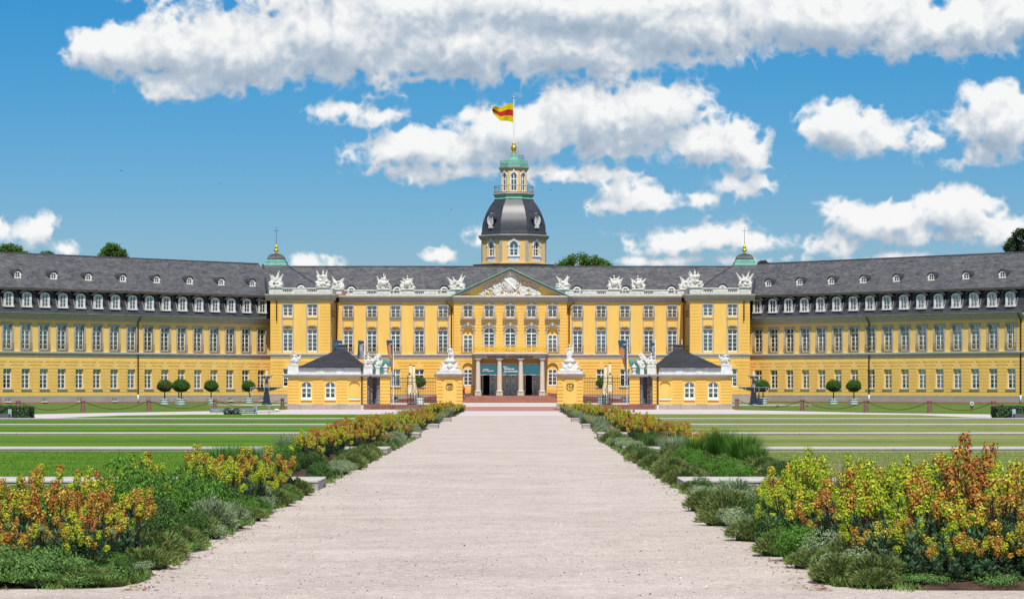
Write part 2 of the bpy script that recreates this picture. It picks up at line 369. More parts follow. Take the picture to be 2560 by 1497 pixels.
def glass():
    m = bpy.data.materials.new('window_glass'); m.use_nodes = True; nt = m.node_tree; N = nt.nodes; L = nt.links; N.remove(N['Principled BSDF'])
    tr = N.new('ShaderNodeBsdfTransparent'); tr.inputs[0].default_value = (0.88, 0.94, 0.94, 1)
    gl = N.new('ShaderNodeBsdfGlossy'); gl.inputs['Roughness'].default_value = 0.04; gl.inputs[0].default_value = (0.85, 0.95, 1.0, 1)
    fr = N.new('ShaderNodeFresnel'); fr.inputs[0].default_value = 1.6
    ad = N.new('ShaderNodeMath'); ad.operation = 'ADD'; ad.inputs[1].default_value = 0.06; L.new(fr.outputs[0], ad.inputs[0])
    mx = N.new('ShaderNodeMixShader'); L.new(ad.outputs[0], mx.inputs[0]); L.new(tr.outputs[0], mx.inputs[1]); L.new(gl.outputs[0], mx.inputs[2]); L.new(mx.outputs[0], N['Material Output'].inputs[0])
    return m
M_GL = glass()

# ------------------------------------------------------------------ wall and window builders
def wall(mb, x0, x1, z0, z1, ops, y=0.0, dep=0.35, m=0, mr=None):
    mr = m if mr is None else mr
    xs = sorted(set([x0, x1] + [v for o in ops for v in (o[0], o[1]) if x0 < v < x1])); zs = sorted(set([z0, z1] + [v for o in ops for v in (o[2], o[3]) if z0 < v < z1]))
    for i in range(len(xs)-1):
        run = None
        for j in range(len(zs)-1):
            cx, cz = (xs[i]+xs[i+1])/2, (zs[j]+zs[j+1])/2
            hole = any(o[0] < cx < o[1] and o[2] < cz < o[3] for o in ops)
            if hole: run = None
            else:
                mb.quad((xs[i], y, zs[j]), (xs[i+1], y, zs[j]), (xs[i+1], y, zs[j+1]), (xs[i], y, zs[j+1]), m)
    for o in ops:
        a, b, c, d = o[:4]; Y = y+dep; top = d if len(o) < 5 else o[4]
        mb.quad((a, y, c), (a, Y, c), (a, Y, top), (a, y, top), mr); mb.quad((b, Y, c), (b, y, c), (b, y, top), (b, Y, top), mr)
        mb.quad((a, y, c), (b, y, c), (b, Y, c), (a, Y, c), mr)
        if len(o) < 5: mb.quad((a, Y, d), (b, Y, d), (b, y, d), (a, y, d), mr)
        else: arch(mb, a, b, top, d, y, dep, m, mr)
def arch(mb, a, b, zs, zt, y, dep, m=0, mr=0, n=12):
    c = (a+b)/2; rx = (b-a)/2; rz = zt-zs
    P = [(c - rx*math.cos(math.pi*i/n), zs + rz*math.sin(math.pi*i/n)) for i in range(n+1)]
    for i in range(n):
        (xa, za), (xb, zb) = P[i], P[i+1]
        if max(zt-za, zt-zb) > 1e-4: mb.quad((xa, y, za), (xb, y, zb), (xb, y, zt), (xa, y, zt), m)
        mb.quad((xa, y, za), (xa, y+dep, za), (xb, y+dep, zb), (xb, y, zb), mr)
def courses(mb, x0, x1, z0, z1, ops, y=0.0, h=0.44, gap=0.05, pr=0.035, m=0):
    n = max(1, round((z1-z0)/h)); h = (z1-z0)/n
    for k in range(n):
        a, b = z0+k*h+gap/2, z0+(k+1)*h-gap/2; segs = [(x0, x1)]
        for o in ops:
            if o[2] < b and o[3] > a:
                s2 = []
                for s, e in segs:
                    if o[1] <= s or o[0] >= e: s2.append((s, e))
                    else:
                        if o[0] > s: s2.append((s, o[0]))
                        if o[1] < e: s2.append((o[1], e))
                segs = s2
        for s, e in segs:
            if e-s > 0.05: mb.box(s, e, y-pr, y+0.01, a, b, m)
CACHE = {}
def frame_mesh(w, h, rows, transom=None, arched=0.0, bar=0.07, mul=0.11, cols=2):
    k = ('fr', w, h, rows, transom, arched, mul, cols)
    if k in CACHE: return CACHE[k]
    mb = MB(); W2 = w/2; t = 0.06
    hs = h - arched
    mb.box(-W2, -W2+bar, 0, t, 0, hs); mb.box(W2-bar, W2, 0, t, 0, hs); mb.box(-W2+bar, W2-bar, 0, t, 0, 0.12)
    if arched:
        n = 12
        for i in range(n):
            a0, a1 = math.pi*i/n, math.pi*(i+1)/n
            p = [(-math.cos(a)*W2, hs+math.sin(a)*arched) for a in (a0, a1)]; q = [(-math.cos(a)*(W2-bar), hs+math.sin(a)*(arched-bar)) for a in (a0, a1)]
            mb.yprism([p[0], p[1], q[1], q[0]], 0, t)
        mb.box(-mul/2, mul/2, -0.015, t, 0.12, h-bar*0.6)
    else:
        mb.box(-W2+bar, W2-bar, 0, t, h-bar, h); mb.box(-mul/2, mul/2, -0.015, t, 0.12, h-bar)
    if cols == 4:
        for s in (-1, 1): mb.box(s*w/4-0.02, s*w/4+0.02, 0.005, t, 0.12, hs)
    top = h-bar if not arched else hs
    zz = []
    if transom: mb.box(-W2+bar, W2-bar, -0.02, t, transom-0.06, transom+0.06)
    lo = transom if transom else top
    for i in range(1, rows): zz.append(0.1+(lo-0.1)*i/rows)
    for z in zz: mb.box(-W2+bar, W2-bar, 0.004, t, z-0.024, z+0.024)
    me = mb.mesh('window_frame', M_WH); CACHE[k] = me; return me
def pane_mesh(w, h, arched=0.0, y=0.04):
    k = ('pa', w, h, arched, y)
    if k in CACHE: return CACHE[k]
    mb = MB(); W2 = w/2-0.03
    if arched:
        hs = h-arched; P = [(-W2, 0.05), (W2, 0.05)] + [(math.cos(math.pi*i/12)*W2, hs+math.sin(math.pi*i/12)*(arched-0.03)) for i in range(13)]
        mb.yprism(P, y, y+0.008)
    else: mb.box(-W2, W2, y, y+0.008, 0.05, h-0.03)
    me = mb.mesh('glazing', M_GL); CACHE[k] = me; return me
def blind_mesh(w, h, frac, ci, arched=0.0):
    frac = round(frac, 1); k = ('bl', w, h, frac, ci, arched)
    if k in CACHE: return CACHE[k]
    mb = MB(); W2 = w/2-0.02; z1 = h*(1-frac) if frac < 1 else 0.06
    if arched: 
        hs = h-arched
        P = [(-W2, z1), (W2, z1)] + [(math.cos(math.pi*i/10)*W2, max(z1+0.01, hs+math.sin(math.pi*i/10)*(arched-0.03))) for i in range(11)]
        mb.yprism(P, 0.16, 0.17)
    else:
        n = 6
        for i in range(n):     # slightly folded fabric
            za, zb = z1+(h-z1)*i/n, z1+(h-z1)*(i+1)/n-0.01
            mb.xprism([(0.15, za), (0.17, za), (0.19, zb), (0.175, zb)], -W2, W2)
    me = mb.mesh('blind', M_BL[ci]); CACHE[k] = me; return me
def rail_mesh(w, h=0.78, fancy=0):
    k = ('ra', w, h, fancy)
    if k in CACHE: return CACHE[k]
    mb = MB(); W2 = w/2; y = -0.22
    for z in (0.03, h): mb.box(-W2, W2, y-0.015, y+0.015, z-0.015, z+0.015)
    for s in (-1, 1):
        mb.box(s*W2-0.015, s*W2+0.015, y-0.015, y+0.015, 0, h+0.04); mb.box(s*W2-0.012, s*W2+0.012, y, 0.0, h-0.012, h+0.012); mb.box(s*W2-0.012, s*W2+0.012, y, 0.0, 0.02, 0.045)
    n = 10
    for i in range(1, n): x = -W2+w*i/n; mb.box(x-0.009, x+0.009, y-0.009, y+0.009, 0.04, h*(0.34 if i % 2 else 0.98))
    for s in (-1, 1):
        mb.torus((s*w*0.25, y, h*0.60), h*0.17, 0.022, 8, 4, 1); mb.torus((s*w*0.25+0.02, y, h*0.33), h*0.11, 0.02, 8, 4, 1)
        mb.blob((s*w*0.25, y-0.01, h*0.78), (0.11, 0.03, 0.05), 1, 6, 4)
    mb.blob((0, y-0.01, h*0.62), (0.06, 0.03, 0.12), 1, 6, 4)
    if fancy:
        for i in range(7): mb.torus((-W2+w*(i+0.5)/7, y-0.03, 0.16), 0.11, 0.035, 8, 4, 1)
    me = mb.mesh('balcony_rail', [M_DK, M_GDR]); CACHE[k] = me; return me
def window(root, x, z, w, h, y=0.25, rows=3, transom=None, arched=0.0, rail=None, sill=True, surround=None, rz=0.0, ox=None, oy=None, bl=None, cols=2, fancy=0, sillm=None, rng=random):
    """part: white frame; sub-parts: glazing, blind, sill, surround, balcony_rail. (x, y) in the wall's own frame; surround/rail/sill hang on the wall face (y = 0 of that frame)."""
    c, s = math.cos(rz), math.sin(rz)
    bx, by = (ox or 0.0), (oy or 0.0)
    P = (bx + c*x - s*y, by + s*x + c*y, z)
    o = link('window', frame_mesh(w, h, rows, transom, arched, cols=cols), root, P, rz)
    link('glazing', pane_mesh(w, h, arched), o)
    if bl is None:
        r = rng.random(); bl = (0, 1.0) if r < 0.16 else (1, 1.0) if r < 0.42 else (2, 1.0) if r < 0.74 else (1, 0.6) if r < 0.8 else (3, 1.0)
    link('blind', blind_mesh(w, h, bl[1], bl[0], arched), o)
    if sill:
        k = ('si', w, y, sill)
        if k not in CACHE: CACHE[k] = MB().box(-w/2-0.14, w/2+0.14, -y-0.16, 0.0, -0.16, 0.0).mesh('sill', sillm or M_GY)
        link('sill', CACHE[k], o)
    if surround:
        t, zt, zb = surround; k = ('su', w, h, t, zt, zb, y)
        if k not in CACHE:
            mb = MB()
            for sg in (-1, 1): mb.box(sg*w/2, sg*(w/2+t), -y-0.07, -0.02, zb, h+zt)
            mb.box(-w/2, w/2, -y-0.07, -0.02, h, h+zt)
            if zb < 0: mb.box(-w/2, w/2, -y-0.05, -0.02, zb, -0.165)
            CACHE[k] = mb.mesh('surround', M_GY)
        link('surround', CACHE[k], o)
    if rail:
        link('balcony_rail', rail_mesh(rail, fancy=fancy), o, (0, -y-0.02, 0.0))
    return o
def hpoly(pts, z, name, m, kind='structure', thick=0.0):
    mb = MB()
    if thick: mb.zprism(pts, z-thick, z)
    else: mb.add([(x, y, z) for x, y in pts], [tuple(range(len(pts)))])
    o = mb.build(name, m); o["kind"] = kind; return o
# ------------------------------------------------------------------ palace, main block
AXX = -0.83
main = empty('palace_main_block', (AXX, 346, 0), 0, 'three-storey yellow palace centre with pediment, white balustrade and columned portico', 'palace')
Z_GW = (2.14, 4.5); Z_FW = (6.78, 9.72); Z_TW = (11.45, 13.05)
CORN0, CORN1, BAL = 13.5, 14.36, 15.2
rw = random.Random(3)
def cornice(mb, x0, x1, y, m=0, ends=0.0):
    mb.xprism([(y+0.1, CORN0), (y-0.12, CORN0), (y-0.12, CORN0+0.30), (y-0.30, CORN0+0.42), (y-0.36, CORN0+0.60), (y-0.70, CORN0+0.70), (y-0.72, CORN1-0.04), (y+0.1, CORN1-0.04)], x0-ends, x1+ends, m)
def string_course(mb, x0, x1, y, z=6.2):
    mb.xprism([(y+0.05, z-0.26), (y-0.07, z-0.26), (y-0.07, z-0.18), (y+0.05, z-0.18)], x0, x1, 1)
    mb.xprism([(y+0.05, z-0.18), (y-0.09, z-0.18), (y-0.16, z+0.05), (y-0.24, z+0.12), (y-0.24, z+0.24), (y+0.05, z+0.24)], x0, x1, 0)
    mb.box(x0, x1, y-0.26, y+0.05, z+0.24, z+0.34, 1)
def flat_arch(mb, xs, x0, x1, y, z, hw, m=0):
    """rustication above the ground-floor windows: stepped joints between the flat arches."""
    edges = [x0] + sorted(xs) + [x1]
    for i in range(len(edges)-1):
        a = edges[i] + (hw if i > 0 else 0.0); b = edges[i+1] - (hw if i < len(edges)-2 else 0.0)
        if b-a < 0.3: continue
        L_ = 0.16 if i > 0 else 0; R_ = 0.16 if i < len(edges)-2 else 0
        mb.yprism([(a, z+0.03), (b, z+0.03), (b-R_, z+0.40), (a+L_, z+0.40)], y-0.045, y+0.01, m)
        mb.yprism([(a+L_*0.6-0.25*(L_ > 0), z+0.47), (b-R_*0.6+0.25*(R_ > 0), z+0.47), (b-R_*0.6+0.12*(R_ > 0), z+0.80), (a+L_*0.6-0.12*(L_ > 0), z+0.80)], y-0.045, y+0.01, m)
        mb.box(a-0.38*(L_ > 0), b+0.38*(R_ > 0), y-0.045, y+0.01, z+0.87, z+1.14, m)
# --- recessed fronts with five window axes each side
REC = [9.1, 12.3, 15.5, 18.7, 21.9]
wallb = MB(); ru = MB(); trim = MB(); pl = MB(); bw = MB(); cu = MB(); cu2 = MB()
def windows_main(xs, y0, rz=0.0, ox=0.0, oy=0.0, rail=1.55, w=1.25, top=True):
    for x in xs:
        window(main, x, Z_GW[0], w, Z_GW[1]-Z_GW[0], y=y0+0.22 if rz == 0 else 0.22, transom=1.62, rz=rz, ox=ox, oy=oy, rng=rw)
        window(main, x, Z_FW[0], w, Z_FW[1]-Z_FW[0], y=y0+0.22 if rz == 0 else 0.22, rows=4, transom=2.28, rz=rz, ox=ox, oy=oy, rail=rail, rng=rw)
        window(main, x, Z_TW[0], w, Z_TW[1]-Z_TW[0], y=y0+0.22 if rz == 0 else 0.22, rows=3, rz=rz, ox=ox, oy=oy, rail=rail, rng=rw)
def front(x0, x1, xs, y, w=1.25):
    ops = []
    for x in xs:
        for (a, b) in (Z_GW, Z_FW, Z_TW): ops.append((x-w/2, x+w/2, a, b))
    wallb_ops = ops
    wall(wallb, x0, x1, 0.9, CORN0+0.02, wallb_ops, y, 0.3)
    courses(ru, x0, x1, 1.08, Z_GW[1], [(a-0.02, b+0.02, c-0.2, d) for a, b, c, d in ops], y, 0.42)
    flat_arch(ru, xs, x0, x1, y, Z_GW[1], w/2)
    for x in xs:     # stone strips that frame each axis over the two upper floors
        for s in (-1, 1): trim.box(x+s*(w/2), x+s*(w/2+0.17), y-0.05, y+0.01, 6.52, 13.28)
        trim.box(x-w/2, x+w/2, y-0.05, y+0.01, Z_TW[1], 13.28); trim.box(x-w/2-0.17, x+w/2+0.17, y-0.10, y, Z_TW[0]-0.32, Z_TW[0]-0.162)
        trim.box(x-w/2, x+w/2, y-0.05, y+0.01, Z_FW[1], Z_FW[1]+0.12)
    string_course(bw, x0, x1, y)
    pl.box(x0, x1, y-0.08, y+0.02, 0.0, 1.0); bw.box(x0, x1, y-0.10, y+0.01, 1.0, 1.05, 0)
for s in (-1, 1):
    xs = [s*x for x in REC]
    a, b = (7.6, 23.85) if s > 0 else (-23.85, -7.6)
    front(a, b, xs, 0.0); windows_main(xs, 0.0)
    courses(ru, *(sorted((s*22.9, s*23.8))), 6.6, CORN0, [], 0.0); courses(ru, *(sorted((s*7.62, s*8.1))), 6.6, CORN0, [], 0.0)
    # pavilion
    px = [s*26.2, s*29.45]; a, b = sorted((s*23.85, s*31.75)); PY = -7.0
    front(a, b, px, PY)
    windows_main(px, PY)
    for q0, q1 in ((23.88, 25.15), (30.55, 31.72)): courses(ru, *sorted((s*q0, s*q1)), 6.6, CORN0, [], PY)
    # inner side wall of the pavilion, with narrow windows
    if s < 0: ox, oy, rz = -23.85, PY, R(90)
    else: ox, oy, rz = 23.85, 0.0, R(-90)
    tmp = MB(); tr = MB(); tb = MB(); tp = MB(); tc = MB(); tcu = MB(); xsw = [2.3, 4.6]
    o2 = [(x-0.5, x+0.5, c, d) for x in xsw for (c, d) in (Z_GW, Z_FW, Z_TW)]
    wall(tmp, 0, 7, 0.9, CORN0+0.02, o2, 0, 0.3); courses(tr, 0.05, 6.95, 1.08, Z_GW[1]+1.2, [(a_-0.02, b_+0.02, c_-0.2, d_) for a_, b_, c_, d_ in o2], 0, 0.42)
    courses(tr, 0.05, 1.3, 6.6, CORN0, [], 0); courses(tr, 5.7, 6.95, 6.6, CORN0, [], 0)
    string_course(tb, 0.0, 7, 0); tp.box(0.0, 7, -0.08, 0.02, 0, 1.0); cornice(tc, 0.0, 7.0, 0)
    for x in xsw:
        for sg in (-1, 1): tc.box(x+sg*0.5, x+sg*0.65, -0.05, 0.01, 6.52, 13.28)
    tcu.box(0.0, 7.0, -0.74, 0.0, CORN1-0.04, CORN1+0.025)
    def addrot(dst, src, m0=0):
        c, sn = math.cos(rz), math.sin(rz)
        dst.add([(ox+c*x-sn*y, oy+sn*x+c*y, z) for x, y, z in src.v], src.f, 0)
        for i, mm in enumerate(src.m): dst.m[len(dst.m)-len(src.m)+i] = mm+m0
    addrot(wallb, tmp); addrot(ru, tr); addrot(bw, tb); addrot(pl, tp); addrot(trim, tc); addrot(cu2, tcu)
    for x in xsw:
        for (zz, rr, tt) in ((Z_GW, 3, 1.62), (Z_FW, 4, 2.28), (Z_TW, 3, None)):
            window(main, x, zz[0], 1.0, zz[1]-zz[0], y=0.22, rows=rr, transom=tt, rz=rz, ox=ox, oy=oy, rail=1.25 if zz is not Z_GW else None, bl=(3, 1.0))
    # cornices
    cornice(trim, *sorted((s*7.6, s*23.15)), 0.0); cornice(trim, *sorted((s*23.13, s*32.4)), PY)
    cu2.box(*sorted((s*7.6, s*23.15)), -0.73, 0.0, CORN1-0.04, CORN1+0.02); cu2.box(*sorted((s*23.13, s*32.40)), PY-0.73, PY, CORN1-0.04, CORN1+0.02)
    # outer side and depth of the block
    wallb.quad((s*31.75, PY, 0), (s*31.75, 9, 0), (s*31.75, 9, CORN1), (s*31.75, PY, CORN1))
    cornice_o = MB(); 
    trim.box(*sorted((s*31.75, s*32.4)), PY, 0, CORN0+0.5, CORN1-0.05)
    # ornaments over the first-floor windows
    for x in xs + px:
        yy = 0.0 if x in xs else PY
        om = MB(); om.blob((0, -0.12, 0.12), (0.16, 0.09, 0.17), 0, 8, 5)
        for sg in (-1, 1):
            om.torus((sg*0.30, -0.1, 0.07), 0.10, 0.045, 8, 5); om.tube([(sg*0.12, -0.1, 0.2), (sg*0.35, -0.1, 0.25), (sg*0.62, -0.1, 0.10), (sg*0.72, -0.1, 0.16)], 0.04, 5, r2=0.02)
            om.blob((sg*0.5, -0.1, 0.02), (0.09, 0.05, 0.06), 0, 6, 4)
        om.build('keystone_ornament', M_BEA, main, (x, yy, Z_FW[1]+0.22), smooth=True)
# --- centre risalit
RY = -0.75; RX = 7.62; RWX = [-5.7, -2.86, 0, 2.86, 5.7]; ow = 0.72
ops = []
for x in RWX: ops.append((x-0.6, x+0.6, 11.45, 13.05))
for x in RWX[1:4]: ops.append((x-ow, x+ow, 6.7, 10.12, 9.4))
for s in (-1, 1):
    ops.append((s*5.7-0.72, s*5.7+0.72, 6.7, 10.15, 9.5)); ops.append((s*5.7-0.75, s*5.7+0.75, 2.14, 5.35, 4.6))
for x in RWX[1:4]: ops.append((x-0.98, x+0.98, 0.96, 4.9))
wall(wallb, -RX, RX, 0.9, CORN0+0.02, ops, RY, 0.35)
for s in (-1, 1): wallb.quad((s*RX, RY, 0), (s*RX, 0, 0), (s*RX, 0, CORN0), (s*RX, RY, CORN0))
gops = [(o[0]-0.12, o[1]+0.12, o[2]-0.2, o[3]+0.14) for o in ops]
courses(ru, -RX, RX, 6.6, CORN0-0.05, [(o[0]-0.20, o[1]+0.20, o[2]-0.6, o[3]+(0.75 if o[3] < 11 else 0.45)) for o in ops if o[3] > 6], RY, 0.44)
courses(ru, -RX, RX, 1.08, 5.95, gops + [(-4.9, 4.9, 0.9, 6.0)], RY, 0.42)
string_course(bw, -RX, RX, RY)
pl.box(-RX, RX, RY-0.08, RY+0.02, 0, 1.0)
cornice(trim, -RX-0.15, RX+0.15, RY)
for s in (-1, 1):
    MB().box(s*5.7-0.72, s*5.7+0.72, RY+0.30, RY+0.34, 9.08, 10.2).build('niche_panel', M_ST, main)
    ib = MB(); ib.box(s*5.7-0.75, s*5.7+0.75, RY+0.30, RY+0.34, 4.48, 5.4)
    for (a_, b_) in ((s*5.7-0.75, s*5.7-0.575), (s*5.7+0.575, s*5.7+0.75)): ib.box(a_, b_, RY+0.30, RY+0.34, 2.0, 4.5)
    for (a_, b_) in ((s*5.7-0.72, s*5.7-0.60), (s*5.7+0.60, s*5.7+0.72)): MB().box(a_, b_, RY+0.30, RY+0.34, 6.7, 9.08).build('niche_panel', M_ST, main)
    ib.build('niche_panel', M_ST, main)
    window(main, s*5.7, 2.3, 1.15, 2.18, y=RY+0.28, rows=3, transom=1.62, rng=rw, bl=(3, 1.0) if s > 0 else (2, 1.0))
    window(main, s*5.7, 6.72, 1.2, 2.38, y=RY+0.28, rows=3, transom=1.8, bl=(0, 1.0), sill=False)
for x in RWX:
    window(main, x, 11.45, 1.2, 1.6, y=RY+0.25, rows=3, rng=rw, sill=False)
    window_top = MB()
    for sg in (-1, 1): window_top.box(sg*0.60, sg*0.80, -0.07, 0.01, -0.1, 1.62)
    window_top.box(-0.80, 0.80, -0.07, 0.01, 1.62, 1.9); window_top.box(-0.2, 0.2, -0.14, 0.01, 1.66, 2.06)
    window_top.build('surround', M_GY, main, (x, RY, 11.45))
    sb = MB(); sb.box(-1.02, 1.02, -0.55, 0, -0.22, -0.08); sb.box(-0.95, 0.95, -0.45, 0, -0.30, -0.22)
    for sg in (-1, 1): sb.xprism([(0, -0.30), (-0.36, -0.30), (-0.30, -0.52), (-0.14, -0.62), (-0.10, -0.85), (0, -0.9)], sg*0.80-0.14, sg*0.80+0.14)
    so_ = sb.build('balcony_slab', M_GY, main, (x, RY, 11.45))
    link('balcony_rail', rail_mesh(1.85, 0.62), so_, (0, -0.22, -0.06))
    # carved keystone with mask and drapery over first floor windows
    om = MB(); om.blob((0, -0.22, 0.32), (0.22, 0.15, 0.27), 0, 8, 6); om.blob((0, -0.2, 0.62), (0.3, 0.12, 0.12), 0, 8, 5)
    for sg in (-1, 1):
        om.tube([(sg*0.22, -0.16, 0.42), (sg*0.50, -0.16, 0.34), (sg*0.80, -0.14, 0.10), (sg*0.85, -0.12, -0.12)], 0.075, 6, r2=0.04); om.torus((sg*0.48, -0.14, 0.16), 0.12, 0.05, 8, 5); om.torus((sg*0.80, -0.12, 0.22), 0.10, 0.04, 8, 5)
        om.box(sg*0.72, sg*1.02, -0.16, 0, -0.28, -0.20)
    om.build('keystone_ornament', M_GY, main, (x, RY, 10.06), smooth=True)
    ar = MB()
    n = 16
    for i in range(n):
        P = [(-math.cos(math.pi*j/n)*rr, 9.42+math.sin(math.pi*j/n)*zz) for j in (i, i+1) for rr, zz in ((0.72, 0.72), (0.90, 0.92))]
        ar.yprism([P[0], P[1], P[3], P[2]], -0.07, 0.01)
    for sg in (-1, 1): ar.box(sg*0.72, sg*0.90, -0.07, 0.01, 6.55, 9.42)
    for sg in (-1, 1): ar.box(sg*0.70, sg*0.96, -0.11, 0.0, 9.36, 9.46)
    ar.build('arch_surround', M_GY, main, (x, RY, 0))
for x in RWX[1:4]: window(main, x, 6.68, 1.44, 3.44, y=RY+0.22, rows=5, transom=2.62, arched=0.72, sill=False, bl=(3, 1.0), cols=2)
for s in (-1, 1): link('balcony_rail', rail_mesh(1.75, 1.0, 1), main, (s*5.7, RY, 6.55))
# pediment
pt = MB(); ptc = MB(); PB, PH, PW = CORN1-0.1, 18.05, 8.15
pt.yprism([(-7.3, PB), (7.3, PB), (0, PH-0.55)], RY+0.02, 7.8)
pt.build('pediment_wall', M_ST, main)
for s in (-1, 1):
    slope = (PH-PB)/PW
    def off(t): return [(s*(PW-0.0), PB-0.02+t), (0, PH-0.02+t), (0, PH-0.50+t), (s*(PW-1.15), PB-0.02+t)]
    ptc.yprism([(s*PW, PB), (0, PH-0.06), (0, PH-0.52), (s*(PW-1.02), PB)], RY-0.70, RY+0.3, 0)
    ptc.yprism([(s*(PW-1.02), PB), (0, PH-0.52), (0, PH-0.60), (s*(PW-1.20), PB)], RY-0.45, RY+0.05, 1)
    cu.yprism([(s*(PW+0.12), PB-0.02), (0, PH+0.08), (0, PH-0.06), (s*(PW-0.15), PB-0.02)], RY-0.82, 7.9)
ptc.box(-PW, PW, RY-0.72, RY+0.1, PB-0.06, PB+0.10, 1)
ptc.build('pediment_cornice', [M_BEA, M_WS], main)
rel = MB(); rr = random.Random(11)
y0 = RY-0.02; Z0 = PB+0.12
rel.blob((0, y0-0.1, Z0+1.75), (0.98, 0.28, 1.02), 0, 18, 9); rel.blob((0, y0-0.12, Z0+1.05), (0.55, 0.26, 0.5), 0, 12, 7)
for a in range(12):
    t = 2*math.pi*a/12; rel.torus((1.22*math.cos(t), y0-0.12, Z0+1.62+1.22*math.sin(t)), 0.20, 0.075, 8, 5)
rel.torus((0, y0-0.1, Z0+1.7), 1.12, 0.08, 24, 5); rel.torus((0, y0-0.08, Z0+1.62), 1.45, 0.08, 24, 5)
rel.lathe(0, y0-0.15, [(0.34, Z0+2.78), (0.42, Z0+2.88), (0.36, Z0+3.0), (0.52, Z0+3.12), (0.42, Z0+3.3), (0.12, Z0+3.36), (0.14, Z0+3.5)], 12)
for k in range(5): rel.blob(((k-2)*0.2, y0-0.3, Z0+3.12-0.05*abs(k-2)), 0.11, 0, 7, 5)
rel.box(-1.9, 1.9, y0-0.22, y0+0.1, Z0, Z0+0.14); rel.box(-0.95, 0.95, y0-0.25, y0+0.1, Z0+0.22, Z0+0.30)
for s in (-1, 1):
    rel.torus((s*1.75, y0-0.12, Z0+0.62), 0.48, 0.10, 16, 6); rel.blob((s*1.75, y0-0.1, Z0+0.6), (0.35, 0.14, 0.35), 0, 10, 6)
    for k in range(46):
        u = rr.random(); xx = 1.2+u*2.85; hz = (4.2-xx)/3.0*2.3
        zz = Z0+0.08+rr.random()*max(0.1, hz)
        if xx < 1.7 and zz < Z0+0.9: continue
        an = rr.uniform(0.1, 1.1)
        rel.blob((s*xx, y0-rr.uniform(0.0, 0.16), zz), (rr.uniform(0.14, 0.34), 0.14, rr.uniform(0.06, 0.12)), 0, 7, 5, Matrix.Rotation(-s*an, 3, 'Y'))
    for k in range(7):
        a = 0.25+k*0.17; p0 = (s*1.3, y0-0.1, Z0+0.7); L_ = 2.55-0.12*k if k < 5 else 1.9
        rel.tube([p0, (s*(1.3+L_*math.cos(a)), y0-0.1, Z0+0.45+L_*math.sin(a)*0.8)], 0.05, 5, r2=0.035)
        rel.blob((s*(1.3+L_*math.cos(a)*0.93), y0-0.1, Z0+0.45+L_*math.sin(a)*0.74), (0.24, 0.09, 0.11), 0, 7, 5, Matrix.Rotation(-s*a, 3, 'Y'))
ro = link('coat_of_arms_relief', remeshed(rel, 'coat_of_arms_relief', M_WS, 0.045), main)
bd = MB(); bd.box(-1.0, 1.0, -0.05, 0.05, -0.12, 0.12); bo = bd.build('diagonal_band', M_WH, ro, (0.0, y0-0.36, Z0+1.62)); bo.rotation_euler = (0, R(42), 0)
# roof of the block
RB, RT = 14.42, 18.72
rf = MB(); rf.xprism([(0.75, RB), (8.0, RT), (15.3, RB)], -30.6, 30.6)
rf.xprism([(7.86, RT-0.02), (8.0, RT+0.10), (8.14, RT-0.02)], -30.6, 30.6, 1)
rf.build('main_roof', [M_SL, M_SD], main)
cap = {}
for s in (-1, 1):
    cx, cy = s*32.55, 10.0; e0, e1, f0, f1 = 23.95, 32.0, -6.4, 26.4; tw = 1.62
    b = [(s*e0, f0, RB), (s*e1, f0, RB), (s*e1, f1, RB), (s*e0, f1, RB)]; t = [(cx-s*tw, cy-tw, 18.95), (cx+s*tw, cy-tw, 18.95), (cx+s*tw, cy+tw, 18.95), (cx-s*tw, cy+tw, 18.95)]
    pr = MB(); pr.add(b+t, [(0, 1, 5, 4), (1, 2, 6, 5), (2, 3, 7, 6), (3, 0, 4, 7), (4, 5, 6, 7)])
    for q in (0, 3): pr.tube([b[q], t[q]], 0.09, 5, 1)
    pr.tube([(b[1][0]+s*0.1, b[1][1], b[1][2]), (t[1][0]+s*0.1, t[1][1], t[1][2])], 0.16, 6, 1)  # shadow line of the valley beside the wing roof, built as a dark tube
    pr.build('pavilion_roof', [M_SL, M_SD], main)
    cp = MB(); sq = math.sqrt(2)
    cp.lathe(cx, cy, [(1.74*sq, 18.85), (1.70*sq, 19.02), (1.50*sq, 19.10), (1.44*sq, 19.36), (1.46*sq, 19.44), (1.30*sq, 19.50), (1.27*sq, 19.68), (1.20*sq, 19.74)], 4, 0, math.pi/4)
    cp.lathe(cx, cy, [(1.20*sq, 19.72), (1.18*sq, 19.9), (1.08*sq, 20.15), (0.88*sq, 20.38), (0.58*sq, 20.52), (0.2, 20.58), (0.14, 20.64)], 4, 1, math.pi/4)
    co = cp.build('roof_lantern_cap', [M_CU, M_SD], main)
    gf = MB(); gf.lathe(cx, cy, [(0.16, 20.5), (0.28, 20.62), (0.10, 20.75), (0.36, 21.05), (0.36, 21.12), (0.12, 21.25), (0.22, 21.4), (0.20, 21.6), (0.06, 21.8), (0.04, 21.9)], 10)
    gf.build('gilded_finial', M_GD, co, smooth=True)
    rd = MB(); rd.tube([(cx, cy, 21.8), (cx, cy, 24.4)], 0.035, 5, r2=0.02); rd.box(cx-0.32, cx+0.32, cy-0.02, cy+0.02, 23.75, 23.80); rd.build('lightning_rod', M_BR, co)
wallb.build('wall', M_ST, main); ru.build('stone_courses', M_RU, main)['kind'] = 'stuff'; trim.build('cornice', M_GY, main); pl.build('plinth', M_PL, main); bw.build('string_course', [M_GY, M_WS], main); cu.build('copper_flashing', M_CU, main); cu2.build('ledge_cover', mat('pale_copper', (0.42, 0.50, 0.43), 0.8, var=0.15, scale=2), main)
